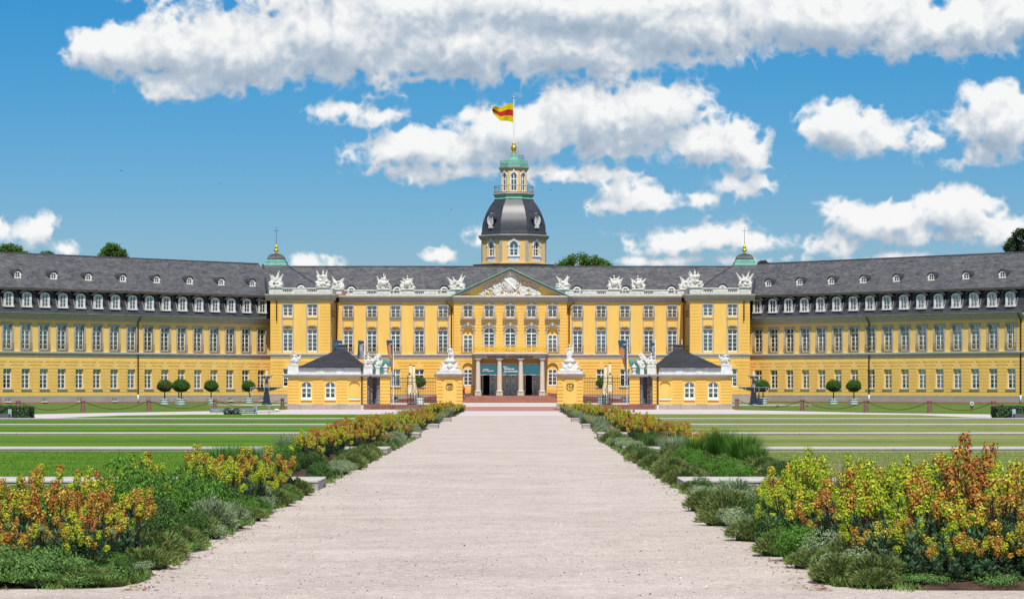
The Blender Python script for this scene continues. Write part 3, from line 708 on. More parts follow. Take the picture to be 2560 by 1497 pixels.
ib = MB(); ib.box(-31.5, 31.5, 1.6, 1.7, 0, 14.4); ib.box(-31.5, -24.1, -5.4, -5.3, 0, 14.4); ib.box(24.1, 31.5, -5.4, -5.3, 0, 14.4)
ib.box(-31.7, 31.7, 0.5, 1.6, CORN1-0.1, CORN1-0.04); ib.box(-31.7, -24, -6.5, 0.5, CORN1-0.1, CORN1-0.04); ib.box(24, 31.7, -6.5, 0.5, CORN1-0.1, CORN1-0.04)
for s in (-1, 1): ib.box(*sorted((s*24.6, s*24.7)), -5.3, 1.6, 0, 14.3)
ib.build('dark_interior', M_IN, main)
# roof dormers
def small_dormer(parent, x, y, z, rz=0.0, w=1.15, flip=1):
    mb = MB(); W2 = w/2; n = 10; hs = 0.42
    P = [(-W2, 0), (W2, 0), (W2, hs)] + [(W2*math.cos(math.pi*i/n), hs+W2*math.sin(math.pi*i/n)) for i in range(1, n)] + [(-W2, hs)]
    o = MB(); 
    # white front with a round-headed opening
    wi = 0.33
    for i in range(n):
        a0, a1 = math.pi*i/n, math.pi*(i+1)/n
        o.yprism([(W2*0.92*math.cos(a0), hs+W2*0.92*math.sin(a0)), (W2*0.92*math.cos(a1), hs+W2*0.92*math.sin(a1)), (wi*math.cos(a1), hs-0.05+wi*math.sin(a1)), (wi*math.cos(a0), hs-0.05+wi*math.sin(a0))], -0.10, 0.02)
    for sg in (-1, 1): o.box(sg*wi, sg*W2*0.92, -0.10, 0.02, 0.02, hs); o.box(sg*W2*0.86, sg*W2*1.12, -0.16, 0.0, hs-0.10, hs+0.12)
    o.box(-W2*1.0, W2*1.0, -0.18, 0.04, -0.08, 0.10); o.box(-0.028, 0.028, -0.06, 0.0, 0.1, hs+0.28); o.box(-wi, wi, -0.06, 0.0, hs-0.08, hs-0.03)
    fr_ = o.mesh('roof_dormer', M_WH)
    r = link('roof_dormer', fr_, parent, (x, y, z), rz)
    h = MB(); ang = 0.593
    Q = [(W2*1.06*math.cos(math.pi*i/n), hs+W2*1.12*math.sin(math.pi*i/n)) for i in range(n+1)]
    L_ = 3.2
    for i in range(n):
        h.quad((Q[i][0], -0.16, Q[i][1]), (Q[i][0], 0.1+Q[i][1]/ang+0.1, Q[i][1]), (Q[i+1][0], 0.1+Q[i+1][1]/ang+0.1, Q[i+1][1]), (Q[i+1][0], -0.16, Q[i+1][1]))
        h.yprism([(Q[i][0], Q[i][1]), (Q[i+1][0], Q[i+1][1]), (Q[i+1][0]*1.12, hs+(Q[i+1][1]-hs)*1.12), (Q[i][0]*1.12, hs+(Q[i][1]-hs)*1.12)], -0.2, 0.9)
    for sg in (-1, 1): h.box(sg*W2*0.9, sg*W2*1.0, -0.05, 0.9, -0.1, hs+0.02)
    h.build('hood', M_SD, r)
    g = MB(); g.box(-wi, wi, 0.0, 0.02, 0.05, hs+0.3); g.build('glazing', M_IN, r)
    return r
DORM = [small_dormer(main, x, 1.15, RB+0.35) for x in (-21.55, -15.35, -8.95, 9.05, 15.6, 21.85)]
for x, yy in ((-27.8, -5.6), (28.25, -5.6)): small_dormer(main, x, yy, RB+0.28)
# balustrade
def balustrade(xa, xb, y, groups, rz=0.0, ox=0.0, oy=0.0):
    mb = MB(); t0, t1 = -0.30, 0.12; z0 = CORN1+0.03
    mb.box(xa, xb, y+t0, y+t1, z0, z0+0.22); mb.box(xa-0.05, xb+0.05, y+t0-0.06, y+t1+0.06, BAL-0.14, BAL)
    ed = [xa]
    for g in sorted(groups): ed += [g-0.62, g+0.62]
    ed.append(xb)
    for i in range(0, len(ed), 2):
        if ed[i+1]-ed[i] > 0.05:
            mb.box(ed[i], ed[i+1], y+t0, y+t1, z0+0.22, BAL-0.14)
            if ed[i+1]-ed[i] > 1.0: mb.box(ed[i]+0.25, ed[i+1]-0.25, y+t0-0.03, y+t0, z0+0.24, BAL-0.22)
    c, s_ = math.cos(rz), math.sin(rz)
    o = mb.build('balustrade', M_WS, main, (ox, oy, 0), rz)
    for g in groups:
        for k in range(4):
            kk = 'bal'
            if kk not in CACHE:
                q = MB(); h = BAL-0.14-(z0+0.22); q.lathe(0, 0, [(0.10, 0), (0.10, 0.04), (0.055, 0.08), (0.115, 0.17), (0.10, 0.24), (0.05, h-0.10), (0.09, h-0.05), (0.10, h)], 8); CACHE[kk] = q.mesh('baluster', M_WS, True)
            link('baluster', CACHE[kk], o, (g-0.62+0.155+k*0.31, y-0.09, z0+0.22))
balustrade(-23.9, -7.4, 0.05, [-REC[i] for i in range(5)]); balustrade(7.4, 23.9, 0.05, REC)
balustrade(-31.9, -23.75, -6.98, [-26.2, -29.45]); balustrade(23.75, 31.9, -6.98, [26.2, 29.45])
balustrade(0.3, 6.75, 0.0, [], R(90), -23.85, -7.0); balustrade(0.3, 6.75, 0.0, [], R(-90), 23.85, 0.0)
rb = MB(); rb.box(-23.4, -22.2, -0.262, -0.25, CORN1+0.10, CORN1+0.62); rb.build('bare_brick_patch', M_RS, main)
# downpipes
for x, y in ((-23.45, -0.16), (23.45, -0.16), (-7.95, -0.2), (7.95, -0.2), (-30.9, -7.2), (30.95, -7.2)):
    z1 = CORN0-0.25 if abs(x) > 9 else CORN0-0.6; zb = 0.3 if abs(x) < 30 else 10.9
    d = MB(); d.tube([(x, y-0.5, CORN1-0.3), (x, y-0.35, z1+0.1), (x, y, z1-0.4), (x, y, 1.3)] if abs(x) < 30 else [(x, y-0.1, CORN0), (x, y, CORN0-0.2), (x, y, zb)], 0.085, 7)
    if abs(x) < 9: d = MB().tube([(x-(0.75 if x < 0 else -0.75), y-0.3, CORN0+0.2), (x-(0.6 if x < 0 else -0.6), y-0.3, CORN0-0.1), (x, y, CORN0-0.7), (x, y, 1.3)], 0.085, 7)
    d.build('downpipe', M_BR, main, smooth=True)
for x in REC:     # basement windows between planters, as seen through the railings
    for s in (-1, 1):
        w = MB(); w.box(-0.5, 0.5, -0.13, -0.09, 0.35, 0.80, 1); w.box(-0.55, 0.55, -0.20, -0.09, 0.24, 0.35, 0)
        for k in range(5): w.box(-0.4+k*0.2-0.015, -0.4+k*0.2+0.015, -0.16, -0.135, 0.36, 0.8, 0)
        w.build('basement_window', [M_WH, M_IN], main, (s*x, 0, 0))
# --- portico
PX = [-4.28, -1.42, 1.42, 4.28]; PYF = -4.35
for x in PX:
    c = MB(); c.box(-0.44, 0.44, -0.44, 0.44, 0.82, 1.38); c.box(-0.48, 0.48, -0.48, 0.48, 1.38, 1.50)
    c.lathe(0, 0, [(0.40, 1.5), (0.40, 1.58), (0.34, 1.64), (0.335, 1.72), (0.33, 3.2), (0.28, 5.45), (0.28, 5.50), (0.33, 5.55), (0.29, 5.60), (0.30, 5.66), (0.38, 5.75)], 20); c.box(-0.42, 0.42, -0.42, 0.42, 5.75, 5.86)
    c.build('column', M_CL, main, (x, PYF, 0), smooth=False)
for me_ in [o.data for o in main.children if o.name.startswith('column')]:
    for p in me_.polygons: p.use_smooth = len(p.vertices) == 4 and abs(p.normal.z) < 0.6 and p.area < 0.3
e = MB(); e.box(-4.75, 4.75, PYF-0.36, RY, 5.86, 6.28); e.box(-4.78, -4.0, RY-0.5, RY+0.02, 0.9, 5.9)
e.box(4.0, 4.78, RY-0.5, RY+0.02, 0.9, 5.9)
e.build('entablature', M_GY, main)
e = MB(); e.xprism([(PYF-0.36, 6.28), (PYF-0.55, 6.36), (PYF-0.75, 6.42), (PYF-0.78, 6.56), (RY, 6.56), (RY, 6.28)], -5.1, 5.1); e.box(-5.0, 5.0, PYF-0.72, RY, 6.56, 6.62, 1); e.build('balcony_slab', [M_GY, M_WH], main)
br = MB(); yb = PYF-0.62; hb = 0.95
for z in (6.66, 6.62+hb): br.box(-4.75, 4.75, yb-0.03, yb+0.03, z-0.03, z+0.03); [br.box(s*4.75-0.03, s*4.75+0.03, yb, RY, z-0.03, z+0.03) for s in (-1, 1)]
for i in range(29):
    x = -4.75+9.5*i/28; br.box(x-0.03, x+0.03, yb-0.03, yb+0.03, 6.62, 6.62+hb)
for i in range(28):
    x = -4.75+9.5*(i+0.5)/28; 
    if i % 4 in (0, 3) : br.torus((x, yb, 6.92), 0.14, 0.065, 8, 5); br.blob((x, yb-0.03, 7.3), (0.12, 0.05, 0.17), 0, 6, 4); br.torus((x, yb, 7.2), 0.11, 0.055, 8, 4)
    else: br.torus((x, yb, 7.05), 0.16, 0.055, 9, 5); br.blob((x, yb-0.02, 7.05), (0.09, 0.05, 0.12), 0, 6, 4); br.torus((x, yb, 7.38), 0.09, 0.045, 8, 4); br.blob((x, yb-0.02, 6.76), (0.14, 0.06, 0.06), 0, 6, 4)
for s in (-1, 1):
    for i in range(8): y = yb+(RY-yb)*(i+0.5)/8; br.torus((s*4.75, y, 7.05), 0.16, 0.04, 8, 4, axis='x')
br.build('gilded_balcony_rail', M_GDP, main)
def text(body, size, m, parent, loc, name='lettering', ext=0.01, align='CENTER', bold=0.0, sp=1.0):
    c = bpy.data.curves.new(name, 'FONT'); c.body = body; c.size = size; c.extrude = ext; c.align_x = align; c.align_y = 'CENTER'; c.offset = bold; c.space_character = sp
    c.materials.append(m); t_ = bpy.data.objects.new(name, c); COL.objects.link(t_); me = bpy.data.meshes.new_from_object(t_.evaluated_get(bpy.context.evaluated_depsgraph_get())); bpy.data.objects.remove(t_); me.name = name
    o = link(name, me, parent, loc); o.rotation_euler = (R(90), 0, 0); return o
text('BADISCHES LANDESMUSEUM', 0.42, M_DK, main, (0, PYF-0.37, 6.07), sp=1.14, bold=0.012)
# doors behind the portico
for i, x in enumerate(RWX[1:4]):
    fr = MB(); 
    for sg in (-1, 1): fr.box(sg*0.86, sg*0.98, -0.05, 0.1, 0, 3.9)
    fr.box(-0.98, 0.98, -0.05, 0.1, 3.9, 4.05)
    d = fr.build('door', M_WW, main, (x, RY+0.2, 0.98))
    leaves = {0: (1,), 1: (-1, 1), 2: (1,)}[i]
    for sg in leaves:
        lf = MB(); a, b = sorted((sg*0.03, sg*0.84)) if i == 1 else (0.08, 0.86)
        lf.box(a, a+0.14, -0.02, 0.04, 0.0, 3.88); lf.box(b-0.14, b, -0.02, 0.04, 0, 3.88)
        for k in range(6): z = 0.1+k*0.74; lf.box(a+0.14, b-0.14, -0.02, 0.04, z-0.05, z+0.05)
        l = lf.build('leaf', M_WW, d)
        MB().box(a+0.14, b-0.14, 0.01, 0.02, 0.1, 3.8).build('glazing', M_GL, d)
        if True:
            nb = MB().box((a+b)/2-0.15, (a+b)/2+0.15, -0.035, -0.02, 1.75, 2.15 if i == 1 else 1.95); nb.build('paper_notice', M_WH, d)
    if i != 1:
        lf = MB().box(-0.86, -0.80, -0.02, -0.75, 0, 3.88); lf.build('open_leaf', M_WW, d)
# portico floor, steps and ramps
tr = MB(); tr.box(-5.3, 5.3, PYF-0.8, RY, 0, 0.94); tr.build('portico_floor', M_RS, main)
for k in range(6):
    z = 0.16*(k+1)-0.02; t = 5-k; st = MB().box(-5.35-0.5*t*1.15, 5.35+0.5*t*1.15, PYF-0.82-0.42*t, PYF-0.8-0.42*t+0.42+0.02*(k % 2), z-0.16, z); st.build('step', M_RS, main)
for s in (-1, 1):
    rp_ = MB(); rp_.add([(s*5.3, PYF-0.5, 0), (s*14.9, PYF-0.5, 0), (s*14.9, PYF-0.5, 0.12), (s*5.3, PYF-0.5, 1.0), (s*5.3, -0.2, 0), (s*14.9, -0.2, 0), (s*14.9, -0.2, 0.12), (s*5.3, -0.2, 1.0)], [(0, 1, 2, 3), (7, 6, 5, 4), (3, 2, 6, 7), (1, 5, 6, 2), (0, 3, 7, 4)])
    rp_.build('ramp', M_RS, main)
    pw = MB(); pw.yprism([(s*5.0, 0.3), (s*14.9, 0.0), (s*14.9, 0.45), (s*9.6, 0.92), (s*5.0, 1.32)], PYF-0.72, PYF-0.47); pw.build('ramp_parapet', M_RD, main)
# --- hanging banners between the columns
for i, x in enumerate((-2.85, 0, 2.85)):
    b = MB(); n = 8
    for k in range(n):
        xa, xb = -1.1+2.2*k/n, -1.1+2.2*(k+1)/n; ya, yb_ = 0.03*math.sin(k*1.3+i), 0.03*math.sin((k+1)*1.3+i)
        b.add([(xa, ya, 0), (xb, yb_, 0), (xb, yb_, 1.42), (xa, ya, 1.42), (xa, ya+0.02, 0), (xb, yb_+0.02, 0), (xb, yb_+0.02, 1.42), (xa, ya+0.02, 1.42)], [(0, 1, 2, 3), (5, 4, 7, 6), (0, 4, 5, 1), (3, 2, 6, 7)])
    o = b.build('museum_banner', M_TEAL, None, (AXX+x, 346+PYF+0.1, 3.72))
    tag(o, ['teal museum banner with two short lines of white text, left of the portico', 'teal museum banner with large white exhibition title in the middle of the portico', 'plain teal banner without text between the right-hand portico columns'][i], 'banner', 'teal banners between the portico columns')
    rdd = MB(); 
    for z in (-0.02, 1.44): rdd.tube([(-1.18, 0.01, z), (1.18, 0.01, z)], 0.025, 5)
    rdd.build('rod', M_WH, o)
    if i == 0:
        text('verlängert', 0.20, M_WH, o, (-0.82, -0.05, 0.72), align='LEFT', bold=0.004); text('bis 11. September!', 0.20, M_WH, o, (-0.82, -0.05, 0.50), align='LEFT', bold=0.004)
    if i == 1:
        text('Badisches', 0.11, M_WH, o, (-0.95, -0.05, 1.10), align='LEFT', bold=0.003); text('Landesmuseum', 0.11, M_WH, o, (-0.95, -0.05, 1.00), align='LEFT', bold=0.003)
        text('Göttinnen', 0.33, M_WH, o, (-0.82, -0.05, 0.78), align='LEFT', bold=0.006); text('des Jugendstils', 0.31, M_WH, o, (-0.82, -0.05, 0.46), align='LEFT', bold=0.006); text('Museum', 0.11, M_WH, o, (-0.95, -0.05, 0.24), align='LEFT', bold=0.003)
# ------------------------------------------------------------------ tower
TD = 372.0; TX = WX(1284.6, TD)
tw = empty('palace_tower', (TX, TD, 0), 0, 'octagonal yellow tower with slate dome, lantern and green copper cap behind the pediment', 'tower')
o8 = math.pi/8; k8 = 1/math.cos(o8)
def oct_(prof, name, m, smooth=False): return MB().lathe(0, 0, [(r*k8, z) for r, z in prof], 8, 0, o8).build(name, m, tw, smooth=smooth)
def face_tf(k):     # frame of the k-th face: 0 = front
    a = -math.pi/2 + k*math.pi/4; return a
tb = MB(); Rw = 4.68
# drum walls with arched openings
def ring_walls(R0, z0, z1, opn, dep, m, name):
    side = 2*R0*math.tan(o8)
    for k in range(8):
        mb = MB(); ops_ = [opn] if k in (0, 1, 7, 2, 6) else []
        wall(mb, -side/2, side/2, z0, z1, ops_, -R0, dep); o = mb.build(name, m, tw); o.rotation_euler = (0, 0, k*math.pi/4)
ring_walls(4.60, 15.0, 23.5, (-0.58, 0.58, 20.9, 23.0, 22.4), 0.3, mat('tower_stucco', (0.80, 0.55, 0.20), 0.9, var=0.05), 'drum_wall')
MT = MAT['tower_stucco']
oct_([(5.9, 19.55), (5.9, 19.75)], 'drum_base', M_SD); oct_([(4.75, 19.75), (4.75, 20.0)], 'drum_base', MT)
oct_([(4.70, 23.3), (4.78, 23.5), (4.95, 23.6), (5.12, 23.85), (5.12, 24.0), (4.8, 24.02)], 'drum_cornice', M_GY)
for k in range(8):
    a = o8+k*math.pi/4; q = MB().box(-0.22, 0.22, -4.60*k8-0.02, -4.60*k8+0.5, 19.9, 23.4); o = q.build('corner_pilaster', M_GY, tw); o.rotation_euler = (0, 0, a)
for k in (0, 1, 7):
    for (R0, z0, w, h, ar, rows) in ((4.60, 20.9, 1.16, 2.1, 0.58, 2),):
        a = k*math.pi/4; c, s = math.cos(a), math.sin(a); yy = -R0+0.2
        o = link('window', frame_mesh(w, h, rows, 1.05, ar), tw, (-s*yy, c*yy, z0), a); link('glazing', pane_mesh(w, h, ar), o)
        link('blind', blind_mesh(w, h, 1.0, 1 if k == 0 else 3, ar), o)
        sr = MB()
        for i in range(10):
            P = [(-math.cos(math.pi*j/10)*rr, 1.5+math.sin(math.pi*j/10)*rr) for j in (i, i+1) for rr in (0.58, 0.86)]
            sr.yprism([P[0], P[1], P[3], P[2]], -0.28, -0.18)
        for sg in (-1, 1): sr.box(sg*0.58, sg*0.78, -0.28, -0.18, 0, 1.5); sr.box(sg*0.58, sg*0.92, -0.32, -0.18, 1.42, 1.6)
        sr.box(-0.2, 0.2, -0.36, -0.18, 2.15, 2.6); sr.box(-0.85, 0.85, -0.40, -0.18, -0.14, 0.0); sr.box(-0.78, 0.78, -0.26, -0.18, -0.95, -0.14)
        for i in range(7): sr.box(-0.66+i*0.2, -0.56+i*0.2, -0.32, -0.26, -0.85, -0.3)
        sr.build('surround', M_WW, o)
dome = [(4.72, 24.0), (4.72, 24.35), (4.62, 24.45), (4.58, 25.2), (4.45, 25.9), (4.22, 26.6), (3.92, 27.35), (3.55, 28.05), (3.18, 28.6), (2.78, 29.15)]
dm2 = dome[:3]
for i in range(2, len(dome)-1):
    for t in (0.25, 0.5, 0.75, 1.0):
        p0, p1, p2, p3 = dome[max(2, i-1)], dome[i], dome[i+1], dome[min(len(dome)-1, i+2)]
        dm2.append(tuple(0.5*(2*p1[q]+(p2[q]-p0[q])*t+(2*p0[q]-5*p1[q]+4*p2[q]-p3[q])*t*t+(3*p1[q]-p0[q]-3*p2[q]+p3[q])*t**3) for q in (0, 1)))
oct_(dm2, 'dome', M_SDOME)
oct_([(2.78, 29.15), (2.86, 29.25), (2.70, 29.4), (2.74, 29.65), (2.84, 29.8)], 'dome_collar', M_CU)
oct_([(2.84, 29.8), (2.95, 29.95), (2.95, 30.15)], 'gallery_floor', M_GY)
for k in (1, 7, 3, 5):     # oval dormers on the diagonal faces
    dm = MB(); n = 14
    for i in range(n):
        P = [(math.sin(2*math.pi*j/n)*a_, math.cos(2*math.pi*j/n)*b_) for j in (i, i+1) for a_, b_ in ((0.38, 0.62), (0.66, 0.95))]
        dm.yprism([P[0], P[1], P[3], P[2]], -0.18, 0.25)
    dm.box(-0.35, 0.35, -0.2, 0.2, -1.2, -0.9); dm.box(-0.03, 0.03, -0.1, -0.04, -0.6, 0.6); 
    for z in (-0.25, 0.1, 0.35): dm.box(-0.36, 0.36, -0.1, -0.04, z-0.02, z+0.02)
    for x in (-0.19, 0.19): dm.box(x-0.018, x+0.018, -0.1, -0.04, -0.5, 0.5)
    a = k*math.pi/4; yy = -4.62; zc = 26.15; c, s = math.cos(a), math.sin(a)
    o = dm.build('oval_dormer', M_WW, tw, (-s*yy, c*yy, zc), a)
    hd = MB()
    for i in range(8):
        a0, a1 = math.pi*i/8, math.pi*(i+1)/8; P = [(math.cos(t)*r_, 0.15+math.sin(t)*r_*0.9) for t in (a0, a1) for r_ in (0.72, 0.86)]
        hd.yprism([P[0], P[1], P[3], P[2]], -0.3, 1.4)
    hd.lathe(0, 0, [], 4) if False else None
    for sg in (-1, 1): hd.box(sg*0.66, sg*0.98, -0.3, 0.8, 0.0, 0.16); hd.box(sg*0.55, sg*0.66, -0.1, 0.8, -0.7, 0.1)
    hd.build('hood', M_SD, o); MB().box(-0.42, 0.42, 0.0, 0.05, -0.66, 0.66).build('glazing', M_BL[1], o)
gr = MB()
for z in (30.22, 31.15): gr.torus((0, 0, z), 2.86, 0.03, 40, 4, axis='z')
for i in range(64): a = 2*math.pi*i/64; gr.tube([(2.86*math.cos(a), 2.86*math.sin(a), 30.15), (2.86*math.cos(a), 2.86*math.sin(a), 31.15)], 0.014, 4)
for i in range(16): a = 2*math.pi*(i+0.5)/16; gr.blob((2.88*math.cos(a), 2.88*math.sin(a), 30.6), (0.08, 0.08, 0.12), 1, 6, 4)
gr.build('gallery_rail', [M_DK, M_GDP], tw)
ring_walls(1.88, 30.15, 33.6, (-0.42, 0.42, 30.4, 33.05, 32.63), 0.2, MT, 'lantern_wall')
for k in (0, 1, 7):
    a = k*math.pi/4; c, s = math.cos(a), math.sin(a); yy = -1.88+0.12
    o = link('window', frame_mesh(0.84, 2.65, 2, 1.75, 0.42), tw, (-s*yy, c*yy, 30.4), a); link('glazing', pane_mesh(0.84, 2.65, 0.42), o); link('blind', blind_mesh(0.84, 2.65, 1.0, 2, 0.42), o)
    sr = MB()
    for i in range(10):
        P = [(-math.cos(math.pi*j/10)*rr, 2.23+math.sin(math.pi*j/10)*rr) for j in (i, i+1) for rr in (0.42, 0.6)]
        sr.yprism([P[0], P[1], P[3], P[2]], -0.2, -0.1)
    for sg in (-1, 1): sr.box(sg*0.42, sg*0.56, -0.2, -0.1, 0, 2.23)
    sr.box(-0.12, 0.12, -0.24, -0.1, 2.75, 3.15); sr.build('surround', M_WW, o)
oct_([(1.92, 33.4), (2.0, 33.6), (2.16, 33.75), (2.2, 33.95), (1.9, 34.0)], 'lantern_cornice', M_GY)
oct_([(2.02, 33.97), (2.02, 34.5), (1.55, 34.62), (1.50, 34.9), (1.05, 35.0), (0.75, 35.15), (0.5, 35.5), (0.40, 35.95), (0.30, 36.0)], 'lantern_roof', M_CU)
gb = MB()
for i in range(40): a = 2*math.pi*i/40; gb.box(1.98*math.cos(a)-0.02, 1.98*math.cos(a)+0.02, 1.98*math.sin(a)-0.02, 1.98*math.sin(a)+0.02, 34.5, 34.85)
gb.torus((0, 0, 34.85), 1.98, 0.03, 24, 4, axis='z'); gb.build('parapet_rail', M_CU, tw)
an = MB()
for k, z in enumerate((35.2, 35.45, 35.7)): an.torus((1.05, 0, z), 0.42, 0.018, 12, 4, axis='z')
for a in range(5): an.tube([(1.05+0.42*math.cos(a*1.26), 0.42*math.sin(a*1.26), 34.9), (1.05+0.42*math.cos(a*1.26), 0.42*math.sin(a*1.26), 35.7)], 0.014, 4)
an.build('roof_cage', M_BR, tw)
MB().lathe(0, 0, [(0.30, 35.95), (0.36, 36.1), (0.16, 36.25), (0.34, 36.45), (0.42, 36.75), (0.38, 37.0), (0.18, 37.2), (0.26, 37.35), (0.20, 37.5), (0.10, 37.6)], 14).build('gilded_finial', M_GD, tw, smooth=True)
fp = MB(); fp.tube([(0, 0, 37.5), (0, 0, 44.1)], 0.085, 8, r2=0.06); fp.tube([(0.28, 0, 37), (0.2, 0, 43.9)], 0.012, 3); fpo = fp.build('flagpole', M_WH, tw)
MB().lathe(0, 0, [(0.1, 44.05), (0.2, 44.12), (0.2, 44.22), (0.06, 44.3)], 8).build('pole_cap', M_CL, fpo)
# flag
nu, nv = 22, 12; vs = []; fs = []; ms = []
for i in range(nu+1):
    u = i/nu
    for j in range(nv+1):
        v = j/nv; top = 43.2-0.55*u+0.14*math.sin(u*8); bot = 40.45+0.55*u+0.12*math.sin(u*7)+max(0, u-0.6)*2.0
        x = -0.1-2.95*u-0.1*math.sin(v*3)*u; vs.append((x, 0.28*math.sin(u*9+v*2.5)*min(1, u*3), bot+(top-bot)*v))
for i in range(nu):
    for j in range(nv): fs.append((i*(nv+1)+j, (i+1)*(nv+1)+j, (i+1)*(nv+1)+j+1, i*(nv+1)+j+1)); ms.append(1 if 4 <= j < 8 else 0)
me = bpy.data.meshes.new('flag'); me.from_pydata(vs, [], fs); me.materials.append(M_FY); me.materials.append(M_FR); me.polygons.foreach_set('material_index', ms); me.polygons.foreach_set('use_smooth', [True]*len(fs))
fo = link('flag', me, None, (TX, TD, 0)); tag(fo, 'yellow flag with red middle stripe flying from the tower flagpole', 'flag')

# ------------------------------------------------------------------ wings
def wing(sg, B, u0, du, nwin, L_, label):
    root = empty('palace_wing', (B[0], B[1], 0), R(45)*(-sg), label, 'palace wing', 'angled palace wings')
    rg = random.Random(20+sg)
    def X(a, b): return sorted((sg*a, sg*b))
    wx = [sg*(u0+du*i) for i in range(nwin)]
    GW, FW = (1.88, 4.34), (6.72, 9.76); wd = 1.24; wf = 1.34
    ops = [(x-wd/2, x+wd/2, GW[0], GW[1]) for x in wx] + [(x-wf/2, x+wf/2, FW[0], FW[1]) for x in wx]
    x0, x1 = X(-1.5, L_)
    wb, wr_, wt, wp, ws = MB(), MB(), MB(), MB(), MB()
    wall(wb, x0, x1, 0.9, 10.5, ops, 0, 0.42)
    courses(wr_, x0, x1, 1.02, GW[1], [(a-0.02, b+0.02, c-0.2, d) for a, b, c, d in ops[:nwin]], 0, 0.40)
    flat_arch(wr_, wx, x0, x1, 0, GW[1], wd/2)
    courses(wr_, *X(L_-1.6, L_), 6.6, 10.4, [], 0, 0.42); courses(wr_, *X(-1.0, 0.45), 6.6, 10.4, [], 0, 0.42)
    ws.box(x0, x1, -0.10, 0.02, 0.93, 1.0, 1); wp.box(x0, x1, -0.08, 0.02, 0.2, 0.93); wp.box(x0, x1, -0.14, 0.02, 0.0, 0.2, 1)
    string_course(ws, x0, x1, 0, 6.14)
    wt.xprism([(0.1, 10.38), (-0.10, 10.38), (-0.12, 10.62), (-0.30, 10.72), (-0.34, 10.88), (-0.66, 10.98), (-0.68, 11.16), (0.1, 11.16)], x0, x1)
    wb.build('wall', M_ST2, root); wr_.build('stone_courses', M_RU2, root)['kind'] = 'stuff'; wt.build('cornice', M_GY, root); wp.build('plinth', [M_PL, M_RS], root); ws.build('string_course', [M_GY, M_WS], root)
    g = MB(); g.tube([(x0, -0.76, 11.2), (x1, -0.76, 11.2)], 0.055, 6); g.build('gutter', mat('gutter_copper', (0.17, 0.30, 0.23), 0.7, col2=(0.06, 0.10, 0.08), scale=1.5), root)
    MB().box(x0, x1, 1.5, 1.6, 0, 11.1).build('dark_interior', M_IN, root)
    lo = MB(); prof = [(-0.80, 11.16), (-0.74, 11.26), (-0.42, 11.42), (-0.15, 11.72), (0.08, 12.2), (0.26, 12.9), (0.40, 13.6), (0.46, 14.1)]
    lo.xprism(prof + [(3.0, 14.1), (3.0, 11.16)], x0, x1); lo.build('mansard_roof', M_SD, root)
    ux0, ux1 = X(-3.6, L_); up = MB(); up.xprism([(-0.22, 14.30), (7.0, 18.9), (14.2, 14.30)], ux0, ux1, 0); up.xprism([(6.86, 18.85), (7.0, 19.02), (7.14, 18.85)], ux0, ux1, 1)
    up.build('upper_roof', [M_SL, M_SD], root)
    fb = MB(); fb.xprism([(0.3, 14.02), (-0.16, 14.02), (-0.24, 14.29), (0.3, 14.29)], x0, x1); fb.build('eaves_board', M_BEA, root)
    bk = MB(); bk.quad((x0, 14, 0), (x1, 14, 0), (x1, 14, 14.3), (x0, 14, 14.3)); e_ = sg*L_
    bk.add([(e_, 0, 0), (e_, 14, 0), (e_, 14, 14.3), (e_, 7, 18.9), (e_, 0.0, 14.3)], [(0, 1, 2, 3, 4)]); bk.build('end_wall', M_ST2, root)
    for i, x in enumerate(wx):
        window(root, x, GW[0], wd, GW[1]-GW[0], y=0.26, rows=3, transom=1.72, rng=rg)
        window(root, x, FW[0], wf, FW[1]-FW[0], y=0.24, rows=4, transom=2.35, rail=1.5, surround=(0.22, 0.26, 0.0), rng=rg)
        wt2 = None
        # mansard dormer
        k = 'mans'
        if k not in CACHE:
            o = MB(); W2, H = 0.68, 1.62; wi = 0.45; n = 8
            o.box(-W2, -wi, -0.10, 0.06, 0.0, 1.45); o.box(wi, W2, -0.10, 0.06, 0.0, 1.45); o.box(-W2-0.06, W2+0.06, -0.17, 0.08, -0.10, 0.10)
            for j in range(n):
                a0, a1 = math.pi*j/n, math.pi*(j+1)/n
                P = [(wi*math.cos(a0), 1.40+0.16*math.sin(a0)), (wi*math.cos(a1), 1.40+0.16*math.sin(a1)), (W2*math.cos(a1), 1.45+0.36*math.sin(a1)), (W2*math.cos(a0), 1.45+0.36*math.sin(a0))]
                o.yprism(P, -0.10, 0.06)
            o.box(-0.045, 0.045, -0.06, 0.02, 0.1, 1.56)
            for z in (0.55, 1.02): o.box(-wi, wi, -0.055, 0.01, z-0.025, z+0.025)
            for s2 in (-1, 1): o.box(s2*wi, s2*(wi-0.06), -0.06, 0.02, 0.1, 1.45)
            h = MB(); n = 10
            for j in range(n):
                a0, a1 = math.pi*j/n, math.pi*(j+1)/n
                def q(a, e): return (0.95*math.cos(a)*(1+e*0.02), 1.56+0.42*math.sin(a)**1.3+e)
                h.yprism([q(a0, 0), q(a1, 0), q(a1, 0.07), q(a0, 0.07)], -0.46, 1.1)
            for s2 in (-1, 1): h.add([(s2*0.66, 0.04, -0.05), (s2*0.66, 0.9, 0.2), (s2*0.66, 0.9, 1.8), (s2*0.66, 0.04, 1.6), (s2*0.60, 0.04, -0.05), (s2*0.60, 0.9, 0.2), (s2*0.60, 0.9, 1.8), (s2*0.60, 0.04, 1.6)], [(0, 1, 2, 3), (7, 6, 5, 4), (0, 3, 7, 4)])
            gl_ = MB().box(-wi, wi, 0.02, 0.04, 0.08, 1.56)
            cq = MB()
            for s2 in (-1, 1):
                for j in range(7):
                    z = 0.05+j*0.22; cq.box(s2*0.67, s2*0.78, 0.12+j*0.075, 0.20+j*0.075, z, z+0.12)
